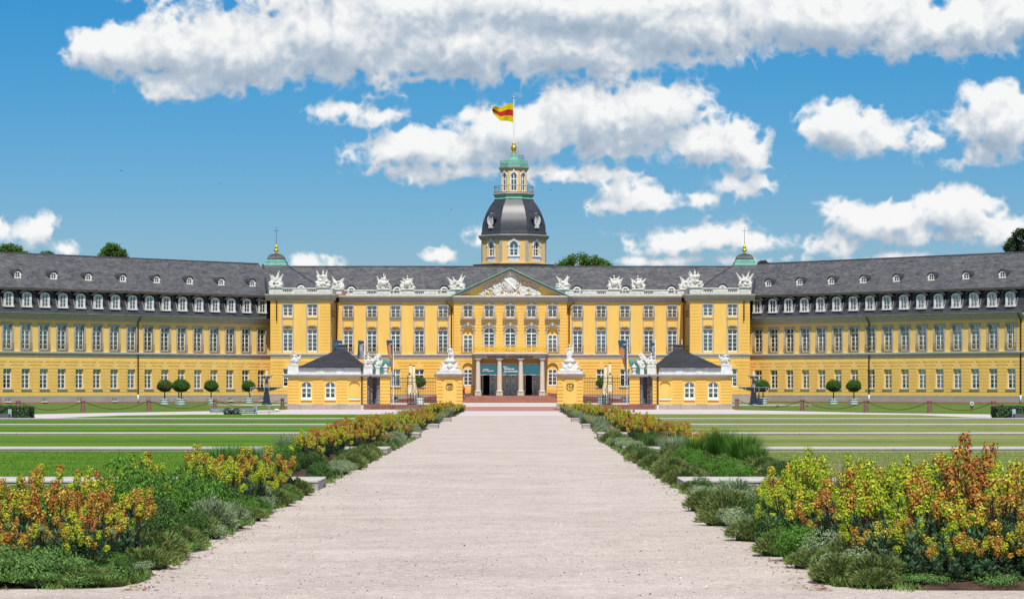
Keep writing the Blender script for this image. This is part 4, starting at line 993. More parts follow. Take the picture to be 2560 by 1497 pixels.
            CACHE[k] = (o.mesh('dormer_front', M_WW), h.mesh('hood', M_SD), gl_.mesh('glazing', M_GL), MB().box(-0.44, 0.44, 0.10, 0.12, 0.1, 1.5).mesh('blind', M_BL[2]), cq.mesh('flashing', M_WW), MB().box(-0.5, 0.5, 0.06, 0.3, 0.05, 1.5).mesh('room', M_IN))
        c_ = CACHE[k]
        d = link('mansard_dormer', c_[0], root, (x, -0.16, 11.98)); link('hood', c_[1], d); link('glazing', c_[2], d); link('flashing', c_[4], d)
        link('blind', c_[3] if rg.random() < 0.6 else c_[5], d)
    return root
C1, C2 = 375.9, 374.0
dB1 = C1/(1+(VX-677)/F); B1 = ((677-VX)/F*dB1, dB1)
dB2 = C2/(1+(1865-VX)/F); B2 = ((1865-VX)/F*dB2, dB2)
wl = wing(-1, B1, 1.6, 2.667, 17, 52, 'left palace wing running forward beside the ball trees and trailer')
wr = wing(1, B2, 2.1, 2.67, 16, 44.2, 'right palace wing running forward behind the bollards with chain')
def wu(px, C, dB, y=0.0): # distance along a wing for a photo column
    k = abs(px-VX)/F; d = (C+1.41421*y)/(1+k); return (dB-d+y*0.70711)*1.41421 if y else (dB-d)*1.41421
for (root, sg, C, dB, pxs) in ((wl, -1, C1, dB1, (43, 133, 220, 306, 390.6, 473, 552, 630)), (wr, 1, C2, dB2, (1922, 2000, 2079, 2159, 2242, 2329, 2416, 2507))):
    for px in pxs:
        yl = 1.9; k = abs(px-VX)/F; 
        # ray/plane intersection in the wing frame
        d = (C+1.41421*yl)/(1+k); x_ = (px-VX)/F*d; B = B1 if sg < 0 else B2
        dx, dy = x_-B[0], d-B[1]; a = R(45)*(-sg); lx = math.cos(a)*dx+math.sin(a)*dy
        small_dormer(root, lx, yl, 15.58, 0.0, w=1.0)
for (root, sg, us) in ((wl, -1, (22.0, -0.6)), (wr, 1, (20.6, 0.35, 43.6))):
    for u in us:
        d = MB().tube([(sg*u, -0.72, 11.15), (sg*u, -0.60, 10.8), (sg*u, -0.13, 10.25), (sg*u, -0.13, 1.0)], 0.085, 7); d.tube([(sg*u, -0.15, 1.1), (sg*u, -0.15, 0.1)], 0.11, 7, 1); d.build('downpipe', [M_BR, M_WW], root, smooth=True)
for i in (0, 1, 2, 3, 5, 7, 9, 11, 13, 15):
    w = MB(); w.box(-0.38, 0.38, -0.12, -0.09, 0.3, 0.68, 1); w.box(-0.42, 0.42, -0.22, -0.09, 0.2, 0.3, 0)
    for k in range(4): w.box(-0.3+k*0.2-0.02, -0.3+k*0.2+0.02, -0.15, -0.12, 0.3, 0.66, 0)
    w.build('basement_window', [M_WH, M_IN], wl, (-(1.6+2.667*i), 0, 0))
# ------------------------------------------------------------------ carved stone groups (one continuous carved surface each)
def figure(mb, c, h, pose='stand', seed=0, s=1, helmet=False):
    """human figure of height h added to the sculpture: tapered limbs, head, torso, arms."""
    r = random.Random(seed); x, y, z = c; k = h/1.75
    def P(a, b, d): return (x+a*k*s, y+b*k, z+d*k)
    if pose == 'sit':
        hipz, sh, hd = 0.55, 1.08, 1.36
        mb.tube([P(0.09, 0, hipz), P(0.30, -0.38, hipz+0.02)], 0.11*k, 8, r2=0.085*k); mb.tube([P(0.30, -0.38, hipz), P(0.26, -0.42, 0.05)], 0.08*k, 8, r2=0.05*k)
        mb.tube([P(-0.09, 0, hipz), P(-0.42, -0.28, hipz+0.08)], 0.11*k, 8, r2=0.085*k); mb.tube([P(-0.42, -0.28, hipz+0.06), P(-0.60, -0.35, 0.12)], 0.08*k, 8, r2=0.05*k)
        mb.blob(P(0, -0.1, 0.4), (0.42*k, 0.3*k, 0.32*k), 0, 10, 6)
    else:
        hipz, sh, hd = 0.92, 1.42, 1.66
        mb.tube([P(0.09, 0, hipz), P(0.13, -0.08, 0.48), P(0.10, 0, 0.03)], [0.11*k, 0.085*k, 0.055*k], 8); mb.tube([P(-0.09, 0, hipz), P(-0.16, -0.14, 0.5), P(-0.15, 0.05, 0.05)], [0.11*k, 0.085*k, 0.055*k], 8)
        mb.blob(P(0.15, -0.05, 0.03), (0.08*k, 0.14*k, 0.05*k)); mb.blob(P(-0.15, -0.02, 0.03), (0.08*k, 0.14*k, 0.05*k))
    mb.tube([P(0, 0, hipz-0.06), P(0.02, 0, (hipz+sh)/2-0.04), P(0.02, 0, sh-0.06), P(0.02, 0, sh+0.03)], [0.16*k, 0.135*k, 0.185*k, 0.09*k], 10)
    mb.tube([P(0.02, 0, sh), P(0.03, -0.01, hd-0.08)], 0.055*k, 8); mb.blob(P(0.03, -0.02, hd), (0.095*k, 0.11*k, 0.125*k), 0, 10, 7); mb.blob(P(0.03, -0.13, hd-0.01), (0.02*k, 0.03*k, 0.03*k))
    mb.blob(P(0.03, 0.03, hd+0.03), (0.115*k, 0.11*k, 0.12*k), 0, 10, 6)
    if helmet: mb.blob(P(0.03, 0.0, hd+0.07), (0.125*k, 0.16*k, 0.10*k), 0, 10, 6); mb.blob(P(0.03, 0.04, hd+0.2), (0.04*k, 0.16*k, 0.12*k), 0, 8, 5)
    return P, k, sh, hd, hipz
def standard(mb, base, ang, L_, s=1, w=0.5):
    """a slanted flag staff with gathered cloth."""
    x, y, z = base; dx, dz = math.sin(ang)*s, math.cos(ang); tip = (x+dx*L_, y, z+dz*L_)
    mb.tube([base, tip], 0.05, 6); mb.blob(tip, (0.06, 0.06, 0.15), 0, 6, 5, Matrix.Rotation(ang*s, 3, 'Y'))
    n = 7; rot = Matrix.Rotation(ang*s, 3, 'Y')
    for i in range(n):
        t0 = 0.90-0.105*i; p = Vector((x+dx*L_*t0, y, z+dz*L_*t0)); wd = w*(0.14+0.085*i); off = Vector((-dz*s, 0, dx*s))*(wd*(0.35 if i % 2 else 0.25))
        mb.blob(p+off, (wd*0.62, 0.11, L_*0.10), 0, 8, 5, rot)
def trophy(kind, seed, W_=2.3, H=2.5):
    mb = MB(); r = random.Random(seed)
    mb.box(-W_/2*0.85, W_/2*0.85, -0.38, 0.38, 0, 0.13)
    for i in range(40):
        t = r.uniform(-1, 1); z = 0.2+r.random()*0.85*(1-abs(t)*0.6)*H*0.58
        mb.blob((t*W_*0.42, r.uniform(-0.3, 0.15), z), (r.uniform(0.14, 0.34), r.uniform(0.12, 0.22), r.uniform(0.08, 0.2)), 0, 8, 5, Matrix.Rotation(r.uniform(-0.9, 0.9), 3, 'Y'))
    mb.lathe(0, 0, [(0.1, 0), (0.36, 0.02), (0.38, 0.07), (0.1, 0.13)], 14) if False else None
    for s in (-1, 1):       # drums and shields at the foot
        mb.blob((s*W_*r.uniform(0.26, 0.38), -0.26, r.uniform(0.3, 0.5)), (r.uniform(0.15, 0.26), 0.1, r.uniform(0.15, 0.26)), 0, 10, 5)
    nfl = {'flags': ((-0.75, 1), (-0.35, 0.9), (0.3, 0.95), (0.65, 1.0)), 'figure': ((-0.8, 0.72), (-0.45, 0.75), (0.55, 0.8), (0.9, 0.7)), 'armour': ((-0.7, 0.85), (-0.35, 0.95), (0.35, 0.95), (0.6, 0.95))}[kind]
    for (a, l) in nfl:
        a2 = a+r.uniform(-0.08, 0.08); sg = 1 if a2 > 0 else -1
        xb = sg*r.uniform(0.02, 0.30)*W_*0.8; standard(mb, (xb, r.uniform(-0.1, 0.2), 0.35), abs(a2)*r.uniform(0.35, 0.85), (H-0.45)*l*r.uniform(0.66, 1.04), sg, r.uniform(0.8, 1.3))
    if kind == 'figure':
        P, k, sh, hd, hz = figure(mb, (0, -0.12, 0.42), 1.95*H/2.5, 'sit', seed, r.choice((-1, 1)), helmet=seed % 2 == 0)
        mb.tube([P(0.2, 0, sh-0.05), P(0.42, -0.15, sh-0.3), P(0.55, -0.2, sh-0.05 if seed % 3 else sh-0.6)], 0.06*k, 7, r2=0.045*k); mb.tube([P(-0.17, 0, sh-0.05), P(-0.42, -0.1, sh-0.34), P(-0.32, -0.3, sh-0.5)], 0.06*k, 7, r2=0.045*k)
        mb.tube([P(-0.2, 0.1, sh), P(-0.32, 0.1, sh-0.4), P(-0.42, 0.0, 0.3)], 0.13*k, 7, r2=0.2*k)
        if seed % 2 == 0: mb.tube([P(0.55, -0.2, 0.3), P(0.62, -0.2, 2.05)], 0.03, 5); mb.blob(P(0.62, -0.2, 2.08), (0.05, 0.05, 0.14))
    if kind == 'armour':
        mb.tube([(0, 0, 0.6), (0, 0, 1.1), (0, 0, 1.55), (0, 0, 1.78)], [0.2, 0.26, 0.38, 0.12], 12); mb.blob((0, -0.02, 1.95), (0.17, 0.2, 0.2), 0, 10, 7); mb.blob((0, 0.05, 2.22), (0.10, 0.2, 0.18), 0, 8, 6)
        for s in (-1, 1): mb.blob((s*0.42, 0, 1.5), (0.18, 0.2, 0.18), 0, 8, 6)
    return remeshed(mb, 'stone_sculpture', M_WS, 0.06)
def sculpture(px, py_base, D, kind, seed, W_, H, label, cat='sculpture', group='white sculptures on the palace balustrade', flip=1):
    me = trophy(kind, seed, W_, H); o = link('stone_sculpture', me, None, (WX(px, D), D, WZ(py_base, D)))
    o.scale.x = flip; tag(o, label, cat, group); return o
DB = 345.95
S_ = [(691, 338.9, 'flags', 1, 2.0, 2.35, 'white war trophy with two furled flags on the outer corner of the left pavilion balustrade', 1),
      (808, 338.9, 'armour', 3, 2.1, 2.6, 'white armour trophy with plumed helmet on the inner corner of the left pavilion', 1),
      (845, DB, 'flags', 4, 1.9, 2.1, 'white trophy with one tall flag just right of the left pavilion corner', 1),
      (959, DB, 'figure', 6, 2.1, 2.45, 'white seated warrior holding a tall spear left of the fourth roof dormer', 1),
      (1019, DB, 'figure', 5, 2.1, 2.3, 'white bare-headed seated figure just right of a round roof dormer, left of the pediment', -1),
      (1143, DB, 'flags', 8, 2.3, 2.3, 'white trophy with shield and spread flags touching the left slope of the pediment', 1),
      (1407, DB, 'flags', 9, 2.0, 2.3, 'white trophy of two leaning flags touching the right slope of the pediment', -1),
      (1536, DB, 'figure', 7, 2.1, 2.3, 'white seated figure with flag on its right, left of a dormer right of the pediment', 1),
      (1595, DB, 'figure', 11, 2.0, 2.3, 'white seated figure turned left with small flag, right of the middle right-hand dormer', -1),
      (1713, DB, 'flags', 12, 1.9, 2.1, 'white flag trophy just left of the right pavilion corner', -1),
      (1737, 338.9, 'armour', 13, 2.3, 2.55, 'white armour trophy with flags on the inner corner of the right pavilion', -1),
      (1863, 338.9, 'flags', 15, 1.9, 2.3, 'white trophy with two flags on the outer corner of the right pavilion balustrade', 1)]
for px, D, kd, sd, w_, h_, lb, fl in S_: sculpture(px, HY-(BAL-CH)*F/D-0.0, D, kd, sd, w_, h_, lb, flip=fl)

# ------------------------------------------------------------------ gate complex in the courtyard railing
GX, GY = -0.60, 234.0
M_CGY = mat('grey_painted_cornice', (0.52, 0.48, 0.47), 0.8, var=0.1, scale=2)
def gx(px): return (px-1274.3)/27.35
def gate_pier(s):
    x0 = s*5.5; r = empty('gate_pier', (GX+x0, GY+1.2, 0), 0, ['', 'yellow gate pier right of the path, carrying the white statue with raised arm', 'yellow gate pier left of the path, carrying the white child statue'][s], 'gate pier', 'yellow gate piers beside the path')
    hw = 1.18; b = MB(); b.box(-hw+0.04, hw-0.04, -hw+0.04, hw-0.04, 0.45, 3.02); b.box(-0.36, 0.36, -hw-0.05, -hw+0.1, 0.5, 2.45); b.box(-0.46, 0.46, -hw-0.05, -hw+0.1, 2.58, 2.72)
    b.box(-0.62, 0.62, -hw-0.02, -hw+0.1, 0.5, 2.62)
    b.build('shaft', M_ST, r)
    for k in range(8):
        z = 0.47+k*0.318
        for q in (-1, 1): MB().box(q*(0.62+ (0.0 if k < 6 else 0.12*(k-5))), q*hw, -hw-0.06, hw+0.0, z+0.025, z+0.293).build('stone_course', M_RU, r)
    MB().box(-hw-0.02, hw+0.02, -hw-0.09, hw+0.02, 0, 0.45).build('plinth', M_PL, r)
    k = MB(); k.xprism([(hw, 3.0), (-hw-0.08, 3.0), (-hw-0.14, 3.08), (-hw-0.36, 3.20), (-hw-0.38, 3.26), (hw+0.2, 3.26)], -1.42, 1.42); k.yprism([(-hw-0.05, 2.98), (hw+0.05, 2.98), (1.43, 3.24), (-1.43, 3.24)], -hw-0.05, hw+0.2); k.build('cornice', M_CGY, r)
    MB().box(-1.17, 1.17, -1.17, 1.17, 3.26, 3.52).build('top_slab', M_WS, r)
    m = MB(); y = -hw-0.09
    for a in range(2): m.torus((0, y, 2.06), 0.33-0.0*a, 0.022, 24, 4) if False else None
    if s < 0:
        m.torus((-0.08, y, 2.06), 0.24, 0.026, 16, 4, a0=1.2, a1=5.2); m.torus((0.08, y, 2.06), 0.24, 0.022, 16, 4, a0=-1.9, a1=1.9)
        for xx in (-0.1, 0.06, 0.17): m.tube([(xx, y, 1.80), (xx, y, 2.36)], 0.024, 4)
        m.tube([(-0.27, y, 2.38), (0.27, y, 2.38)], 0.022, 4); m.tube([(-0.1, y, 2.05), (0.17, y, 2.05)], 0.02, 4)
    else:
        for xx in (-0.2, 0.0, 0.2): m.tube([(xx, y, 1.80 if xx else 1.74), (xx, y, 2.36)], 0.026, 4)
        m.torus((-0.12, y, 2.22), 0.13, 0.022, 12, 4, a0=-1.57, a1=1.57); m.torus((0.22, y, 2.22), 0.12, 0.022, 12, 4, a0=-1.57, a1=1.57)
        m.torus((0, y, 2.06), 0.32, 0.02, 24, 4, a0=2.2, a1=6.9); m.tube([(-0.26, y, 2.38), (0.26, y, 2.38)], 0.022, 4); m.tube([(0, y, 2.05), (0.2, y, 2.05)], 0.02, 4)
    m.build('iron_monogram', M_DK, r)
    # trophy base and statue
    t = MB(); rr = random.Random(30+s); t.box(-0.98, 0.98, -0.7, 0.7, 0, 0.12)
    for q in (-1, 1):
        t.tube([(q*0.3, -0.3, 0.35), (q*0.62, -0.3, 0.62), (q*0.86, -0.25, 0.90)], 0.17, 7, r2=0.03); t.tube([(q*0.35, -0.3, 0.2), (q*0.62, -0.32, 0.4), (q*0.72, -0.3, 0.72)], 0.16, 7, r2=0.05)
        for i in range(9): t.blob((q*rr.uniform(0.1, 0.85), rr.uniform(-0.6, -0.1), rr.uniform(0.08, 0.35)), (rr.uniform(0.1, 0.24), 0.14, rr.uniform(0.07, 0.13)), 0, 7, 5, Matrix.Rotation(rr.uniform(-0.7, 0.7), 3, 'Y'))
    t.blob((0, -0.5, 0.42), (0.28, 0.2, 0.26), 0, 10, 6); t.tube([(0, 0, 0), (0, 0, 0.84)], 0.45, 12); t.blob((0, -0.42, 0.75), (0.1, 0.1, 0.12)); t.lathe(0, 0, [(0.55, 0.80), (0.58, 0.92), (0.48, 1.0), (0.40, 1.12)], 12)
    o = link('stone_trophy', remeshed(t, 'stone_trophy', M_WS, 0.04), None, (GX+x0, GY+1.1, 3.52)); tag(o, ['', 'white winged trophy base on the right gate pier below the raised-arm statue', 'white winged trophy base on the left gate pier below the child statue'][s], 'sculpture', 'trophy bases on the gate piers')
    f = MB(); f.lathe(0, 0, [(0.42, 0), (0.36, 0.10), (0.26, 0.14)], 10)
    if s < 0:
        P, kk, sh, hd, hz = figure(f, (0, 0, 0.08), 1.28, 'stand', 2); f.tube([P(0.18, 0, sh-0.04), P(0.34, -0.05, sh-0.32), P(0.44, -0.1, sh-0.42)], 0.07*kk, 7, r2=0.05*kk); f.tube([P(-0.16, 0, sh-0.04), P(-0.32, -0.03, sh-0.34), P(-0.30, -0.1, sh-0.55)], 0.07*kk, 7, r2=0.05*kk)
        f.blob(P(0.02, -0.05, 1.15), (0.2*kk, 0.16*kk, 0.25*kk), 0, 10, 6); f.tube([P(0.35, 0, sh-0.4), P(0.42, 0.05, 0.7), P(0.28, 0.1, 0.0)], 0.16*kk, 8, r2=0.2*kk); f.blob(P(-0.2, -0.1, 0.12), (0.2*kk, 0.2*kk, 0.14*kk)); f.blob(P(0.2, -0.1, 0.62), (0.22*kk, 0.12*kk, 0.2*kk))
    else:
        P, kk, sh, hd, hz = figure(f, (-0.05, 0, 0.08), 1.30, 'stand', 4, helmet=True); f.tube([P(0.18, 0, sh-0.04), P(0.46, -0.02, sh+0.02), P(0.52, -0.02, sh+0.32)], 0.07*kk, 7, r2=0.05*kk); f.tube([P(-0.16, 0, sh-0.04), P(-0.36, -0.06, sh-0.26), P(-0.52, -0.1, sh-0.40)], 0.07*kk, 7, r2=0.05*kk)
        f.tube([P(0.52, 0, sh-0.6), P(0.56, 0, sh+0.5)], 0.04, 5); f.tube([P(0.44, 0.02, sh+0.4), P(0.40, 0.02, sh-0.2), P(0.26, 0.05, 0.5)], 0.05, 6, r2=0.16)
        for i in range(8): a = i*0.8; f.tube([P(0.12*math.cos(a), 0.1*math.sin(a), 0.95), P(0.26*math.cos(a), 0.22*math.sin(a), 0.12)], 0.09*kk, 6, r2=0.12*kk)
        f.tube([P(-0.4, -0.1, 1.0), P(-0.3, 0, 0.55)], 0.1*kk, 6, r2=0.14*kk)
    o = link('statue', remeshed(f, 'statue', M_WS, 0.025), None, (GX+x0, GY+1.1, 4.50)); tag(o, ['', 'white robed statue with helmet and raised arm on the right gate pier', 'white nude child statue standing on the left gate pier'][s], 'statue', 'statues on the gate piers')
for s in (-1, 1): gate_pier(s)

def gatehouse(s):
    r = empty('gatehouse', (GX, GY, 0), 0, ['', 'small yellow gatehouse with dark hipped roof right of the courtyard railing', 'small yellow gatehouse with dark hipped roof left of the courtyard railing'][s], 'gatehouse', 'gatehouses beside the courtyard railing')
    a, b = 13.42, 20.27; x0, x1 = sorted((s*a, s*b)); Dp = 5.6
    ops = []
    for c in (15.65, 18.55)[::1]: pass
    wc = [18.60, 16.42]; nc = 14.20
    for c in wc: ops.append((s*c-0.46, s*c+0.46, 1.0, 2.55, 2.15))
    ops.append((s*nc-0.48, s*nc+0.48, 1.0, 2.62, 2.25))
    w = MB(); wall(w, x0, x1, 0.4, 2.95, ops, 0, 0.16); w.box(x0, x1, 0.17, Dp, 0.4, 2.95) if False else None
    w.quad((x0, 0, 0.4), (x0, Dp, 0.4), (x0, Dp, 2.95), (x0, 0, 2.95)); w.quad((x1, Dp, 0.4), (x1, 0, 0.4), (x1, 0, 2.95), (x1, Dp, 2.95)); w.quad((x1, Dp, 0.4), (x0, Dp, 0.4), (x0, Dp, 2.95), (x1, Dp, 2.95))
    w.box(s*nc-0.5, s*nc+0.5, 0.15, 0.19, 0.9, 2.7)
    w.build('wall', M_ST, r)
    for q0, q1 in ((b-0.02, b-0.98), (17.98, 17.02), (15.8, 14.86)):
        xa, xb = sorted((s*q0, s*q1))
        for k in range(8): z = 0.48+k*0.285; MB().box(xa, xb, -0.045, 0.01, z, z+0.25).build('stone_course', M_RU, r)
    xa, xb = sorted((s*(b-0.0), s*(b+0.045)))
    for k in range(8): z = 0.48+k*0.285; MB().box(xa, xb, -0.045, 0.9, z, z+0.25).build('stone_course', M_RU, r)
    p = MB()
    for k in range(6): xa, xb = sorted((s*(a-0.2+(b+0.07-a+0.2)*k/6), s*(a-0.2+(b+0.07-a+0.2)*(k+1)/6-0.015))); MB().box(xa, xb, -0.10, 0.3, 0, 0.44).build('plinth_stone', M_PL, r)
    p.box(*sorted((s*(b-0.2), s*(b+0.06))), 0.3, Dp, 0, 0.44); p.build('plinth', M_PL, r)
    k = MB(); xa, xb = sorted((s*(a-0.5), s*(b+0.42)))
    k.xprism([(0.2, 2.93), (-0.08, 2.93), (-0.12, 3.02), (-0.34, 3.12), (-0.36, 3.21), (Dp+0.3, 3.21), (Dp+0.3, 3.0), (0.2, 3.0)], xa, xb); k.build('cornice', M_CGY, r)
    q = MB(); q.box(*sorted((s*a, s*(b))), -0.06, 0.30, 3.21, 3.42); q.box(*sorted((s*a, s*(b-1))), 0.0, 0.3, 3.42, 3.88)
    for j in (15.5, 17.3): q.box(s*j-0.32, s*j+0.32, -0.05, 0.02, 3.42, 3.75)
    q.box(*sorted((s*(b-1.0), s*(b+0.02))), -0.10, 0.95, 3.21, 4.02); q.box(*sorted((s*(b-1.03), s*(b+0.05))), -0.13, 0.98, 4.02, 4.10); q.box(*sorted((s*(b-0.6), s*(b-0.1))), 0.9, Dp, 3.21, 3.9)
    q.build('parapet', M_WW, r)
    e0, e1 = s*(a-0.05), s*(b-0.95); zz = 3.92; ax = (850.5-1274.3)/27.35*-1; ap0, ap1 = s*(ax+0.25), s*(ax-0.15)
    f = MB(); f.add([(e0, -0.24, zz-0.04), (e1, -0.24, zz-0.04), (e1, Dp, zz), (e0, Dp, zz), (ap1, 2.8, 5.62), (ap0, 2.8, 5.62)], [(0, 1, 5, 4), (1, 2, 5), (2, 3, 4, 5), (3, 0, 4)]); f.box(*sorted((e0, e1)), -0.25, 0.0, zz-0.10, zz-0.05)
    f.build('hip_roof', M_SG, r)
    ch = MB(); ch.lathe(s*15.55, 3.2, [(0.80, 5.0), (0.68, 5.35), (0.62, 5.9)], 4, 0, math.pi/4); ch.box(s*15.55-0.52, s*15.55+0.52, 2.68, 3.72, 5.88, 5.98, 0); ch.build('chimney', M_CHIM, r)
    for cc in wc:
        o = link('window', frame_mesh(0.92, 1.55, 2, 0.98, 0.40, mul=0.10), r, (s*cc, 0.13, 1.0)); link('glazing', pane_mesh(0.92, 1.55, 0.40), o); link('blind', blind_mesh(0.92, 1.55, 0.8 if s < 0 else 0.8, 0 if s < 0 else 4, 0.40), o)
        MB().box(-0.52, 0.52, -0.26, 0.0, -0.14, 0.02).build('sill', M_WH, o)
        MB().box(-0.5, 0.5, 0.25, 0.3, -0.1, 1.6).build('room', M_IN, o)
    MB().box(s*nc-0.54, s*nc+0.54, -0.10, 0.15, 0.88, 1.0).build('niche_sill', M_WH, r)
    d = MB().tube([(s*13.52, -0.12, 3.9), (s*13.52, -0.12, 0.35)], 0.07, 6); d.tube([(s*13.52, -0.12, 0.4), (s*13.52, -0.12, 0.0)], 0.09, 6, 1); d.build('downpipe', [M_DK, M_WW], r)
    return r
for s in (-1, 1): gatehouse(s)
def side_gate(s):
    """columned corner between the gatehouse and the railing, with its yellow end pier, urn and copper roof."""
    r = empty('column_portal', (GX, GY, 0), 0, ['', 'dark columned portal with copper roof between right gatehouse and right railing', 'dark columned portal with copper roof between left gatehouse and left railing'][s], 'portal', 'columned portals beside the gatehouses')
    X = lambda a, b: sorted((s*a, s*b))
    y = MB(); y.box(*X(10.96, 11.84), 0.0, 0.9, 0.45, 3.0)
    for k in range(8): z = 0.48+k*0.312; y.box(*X(10.93, 11.87), -0.045, 0.9, z+0.02, z+0.285)
    for k in range(8): z = 0.48+k*0.312; y.box(*X(13.05, 13.40), -0.03, 0.9, z+0.02, z+0.285)
    y.build('end_pier', M_RU, r)
    c = MB()
    for q, rd, yy in ((12.78, 0.22, 0.6), (12.22, 0.20, 1.2), (12.02, 0.21, 0.45), (12.65, 0.20, 2.4), (12.1, 0.2, 2.6)):
        c = MB().lathe(s*q, yy, [(rd+0.06, 0.45), (rd+0.06, 0.55), (rd, 0.62), (rd*0.92, 2.85), (rd+0.05, 2.95), (rd+0.05, 3.0)], 14); c.build('column', M_COL2, r, smooth=True)
    MB().box(*X(12.84, 13.05), 0.3, 0.9, 0.45, 3.0).build('pilaster', M_COL2, r)
    MB().box(*X(11.9, 13.0), 3.4, 3.5, 0.45, 3.0).build('back_wall', M_COL2, r)
    k = MB(); k.xprism([(3.6, 2.98), (-0.08, 2.98), (-0.12, 3.04), (-0.30, 3.12), (-0.32, 3.22), (3.6, 3.22)], *X(10.70, 13.42)); k.build('cornice', M_CGY, r)
    p = MB(); p.box(*X(12.56, 13.34), 0.0, 0.9, 3.22, 3.88); p.box(*X(12.52, 13.38), -0.05, 0.95, 3.88, 3.96); p.box(*X(11.92, 12.26), 0.1, 0.8, 3.22, 3.80); p.box(*X(11.88, 12.30), 0.05, 0.85, 3.80, 3.87); p.build('pedestal', M_WW, r)
    cr = MB(); cx = 11.86
    prof = [(0.60, 3.22), (0.66, 3.5), (0.80, 3.9), (0.96, 4.3), (0.98, 4.55), (0.9, 4.6)]
    cr.lathe(s*cx, 2.2, [(a*1.25, z) for a, z in prof], 4, 0, math.pi/4)
    for q in range(9): xx = cx-0.8+0.2*q; cr.tube([(s*(cx+(xx-cx)*0.65), 2.2-0.60, 3.25), (s*(cx+(xx-cx)*0.85), 2.2-0.80, 3.9), (s*xx, 2.2-0.90, 4.55)], 0.025, 4)
    cr.build('copper_roof', M_CU, r)
    def lump(loc, w_, h_, sd, lab):
        m = MB(); q = random.Random(sd); m.box(-w_*0.4, w_*0.4, -0.3, 0.3, 0, 0.1)
        P, kk, sh, hd, hz = figure(m, (0.0, 0, 0.12), h_*1.12, 'sit', sd, s)
        m.tube([P(0.2, 0, sh-0.05), P(0.45, -0.1, sh-0.15), P(0.62, -0.12, sh+0.18)], 0.06*kk, 7, r2=0.05*kk); m.tube([P(-0.17, 0, sh-0.05), P(-0.4, -0.1, sh-0.3), P(-0.6, -0.2, sh-0.35)], 0.06*kk, 7, r2=0.05*kk)
        m.tube([(-s*0.1, 0, 0.3), (-s*w_*0.35, -0.05, 0.38), (-s*w_*0.62, 0, h_*0.55), (-s*w_*0.70, 0, h_*0.8)], [0.22, 0.2, 0.12, 0.03], 8)
        for i in range(12): m.blob((q.uniform(-0.45, 0.45)*w_, q.uniform(-0.25, 0.2), q.uniform(0.1, 0.45)*h_), (q.uniform(0.08, 0.2), 0.12, q.uniform(0.06, 0.14)), 0, 7, 5, Matrix.Rotation(q.uniform(-1, 1), 3, 'Y'))
        o = link('stone_sculpture', remeshed(m, 'stone_sculpture', M_WS, 0.035), None, loc); tag(o, lab, 'sculpture', 'white sculptures on the gatehouse parapets'); return o
    side = 'right' if s > 0 else 'left'
    lump((GX+s*12.95, GY+0.45, 3.96), 0.95, 1.15, 41+s, f'large white figure group on the pedestal at the inner end of the {side} gatehouse')
    lump((GX+s*12.09, GY+0.45, 3.87), 0.6, 0.85, 44+s, f'small white figure on the narrow pedestal in front of the {side} copper roof')
    lump((GX+s*12.3, GY+2.2, 4.6), 0.6, 0.55, 47+s, f'low white figure on top of the {side} green copper roof')
    lump((GX+s*19.72, GY+0.4, 4.10), 0.8, 1.15, 50+s, f'white figure group on the outer corner pedestal of the {side} gatehouse')
    u = MB(); u.lathe(0, 0, [(0.24, 0), (0.24, 0.07), (0.12, 0.12), (0.10, 0.2), (0.19, 0.32), (0.22, 0.52), (0.16, 0.60), (0.28, 0.62), (0.28, 0.67), (0.14, 0.78), (0.06, 0.86), (0.07, 0.92), (0.02, 0.96)], 14)
    o = u.build('stone_urn', M_WW, None, (GX+s*11.38, GY+0.45, 3.22), smooth=True); tag(o, f'white covered urn on the yellow end pier of the {side} railing', 'urn', 'urns on the railing end piers')
for s in (-1, 1): side_gate(s)
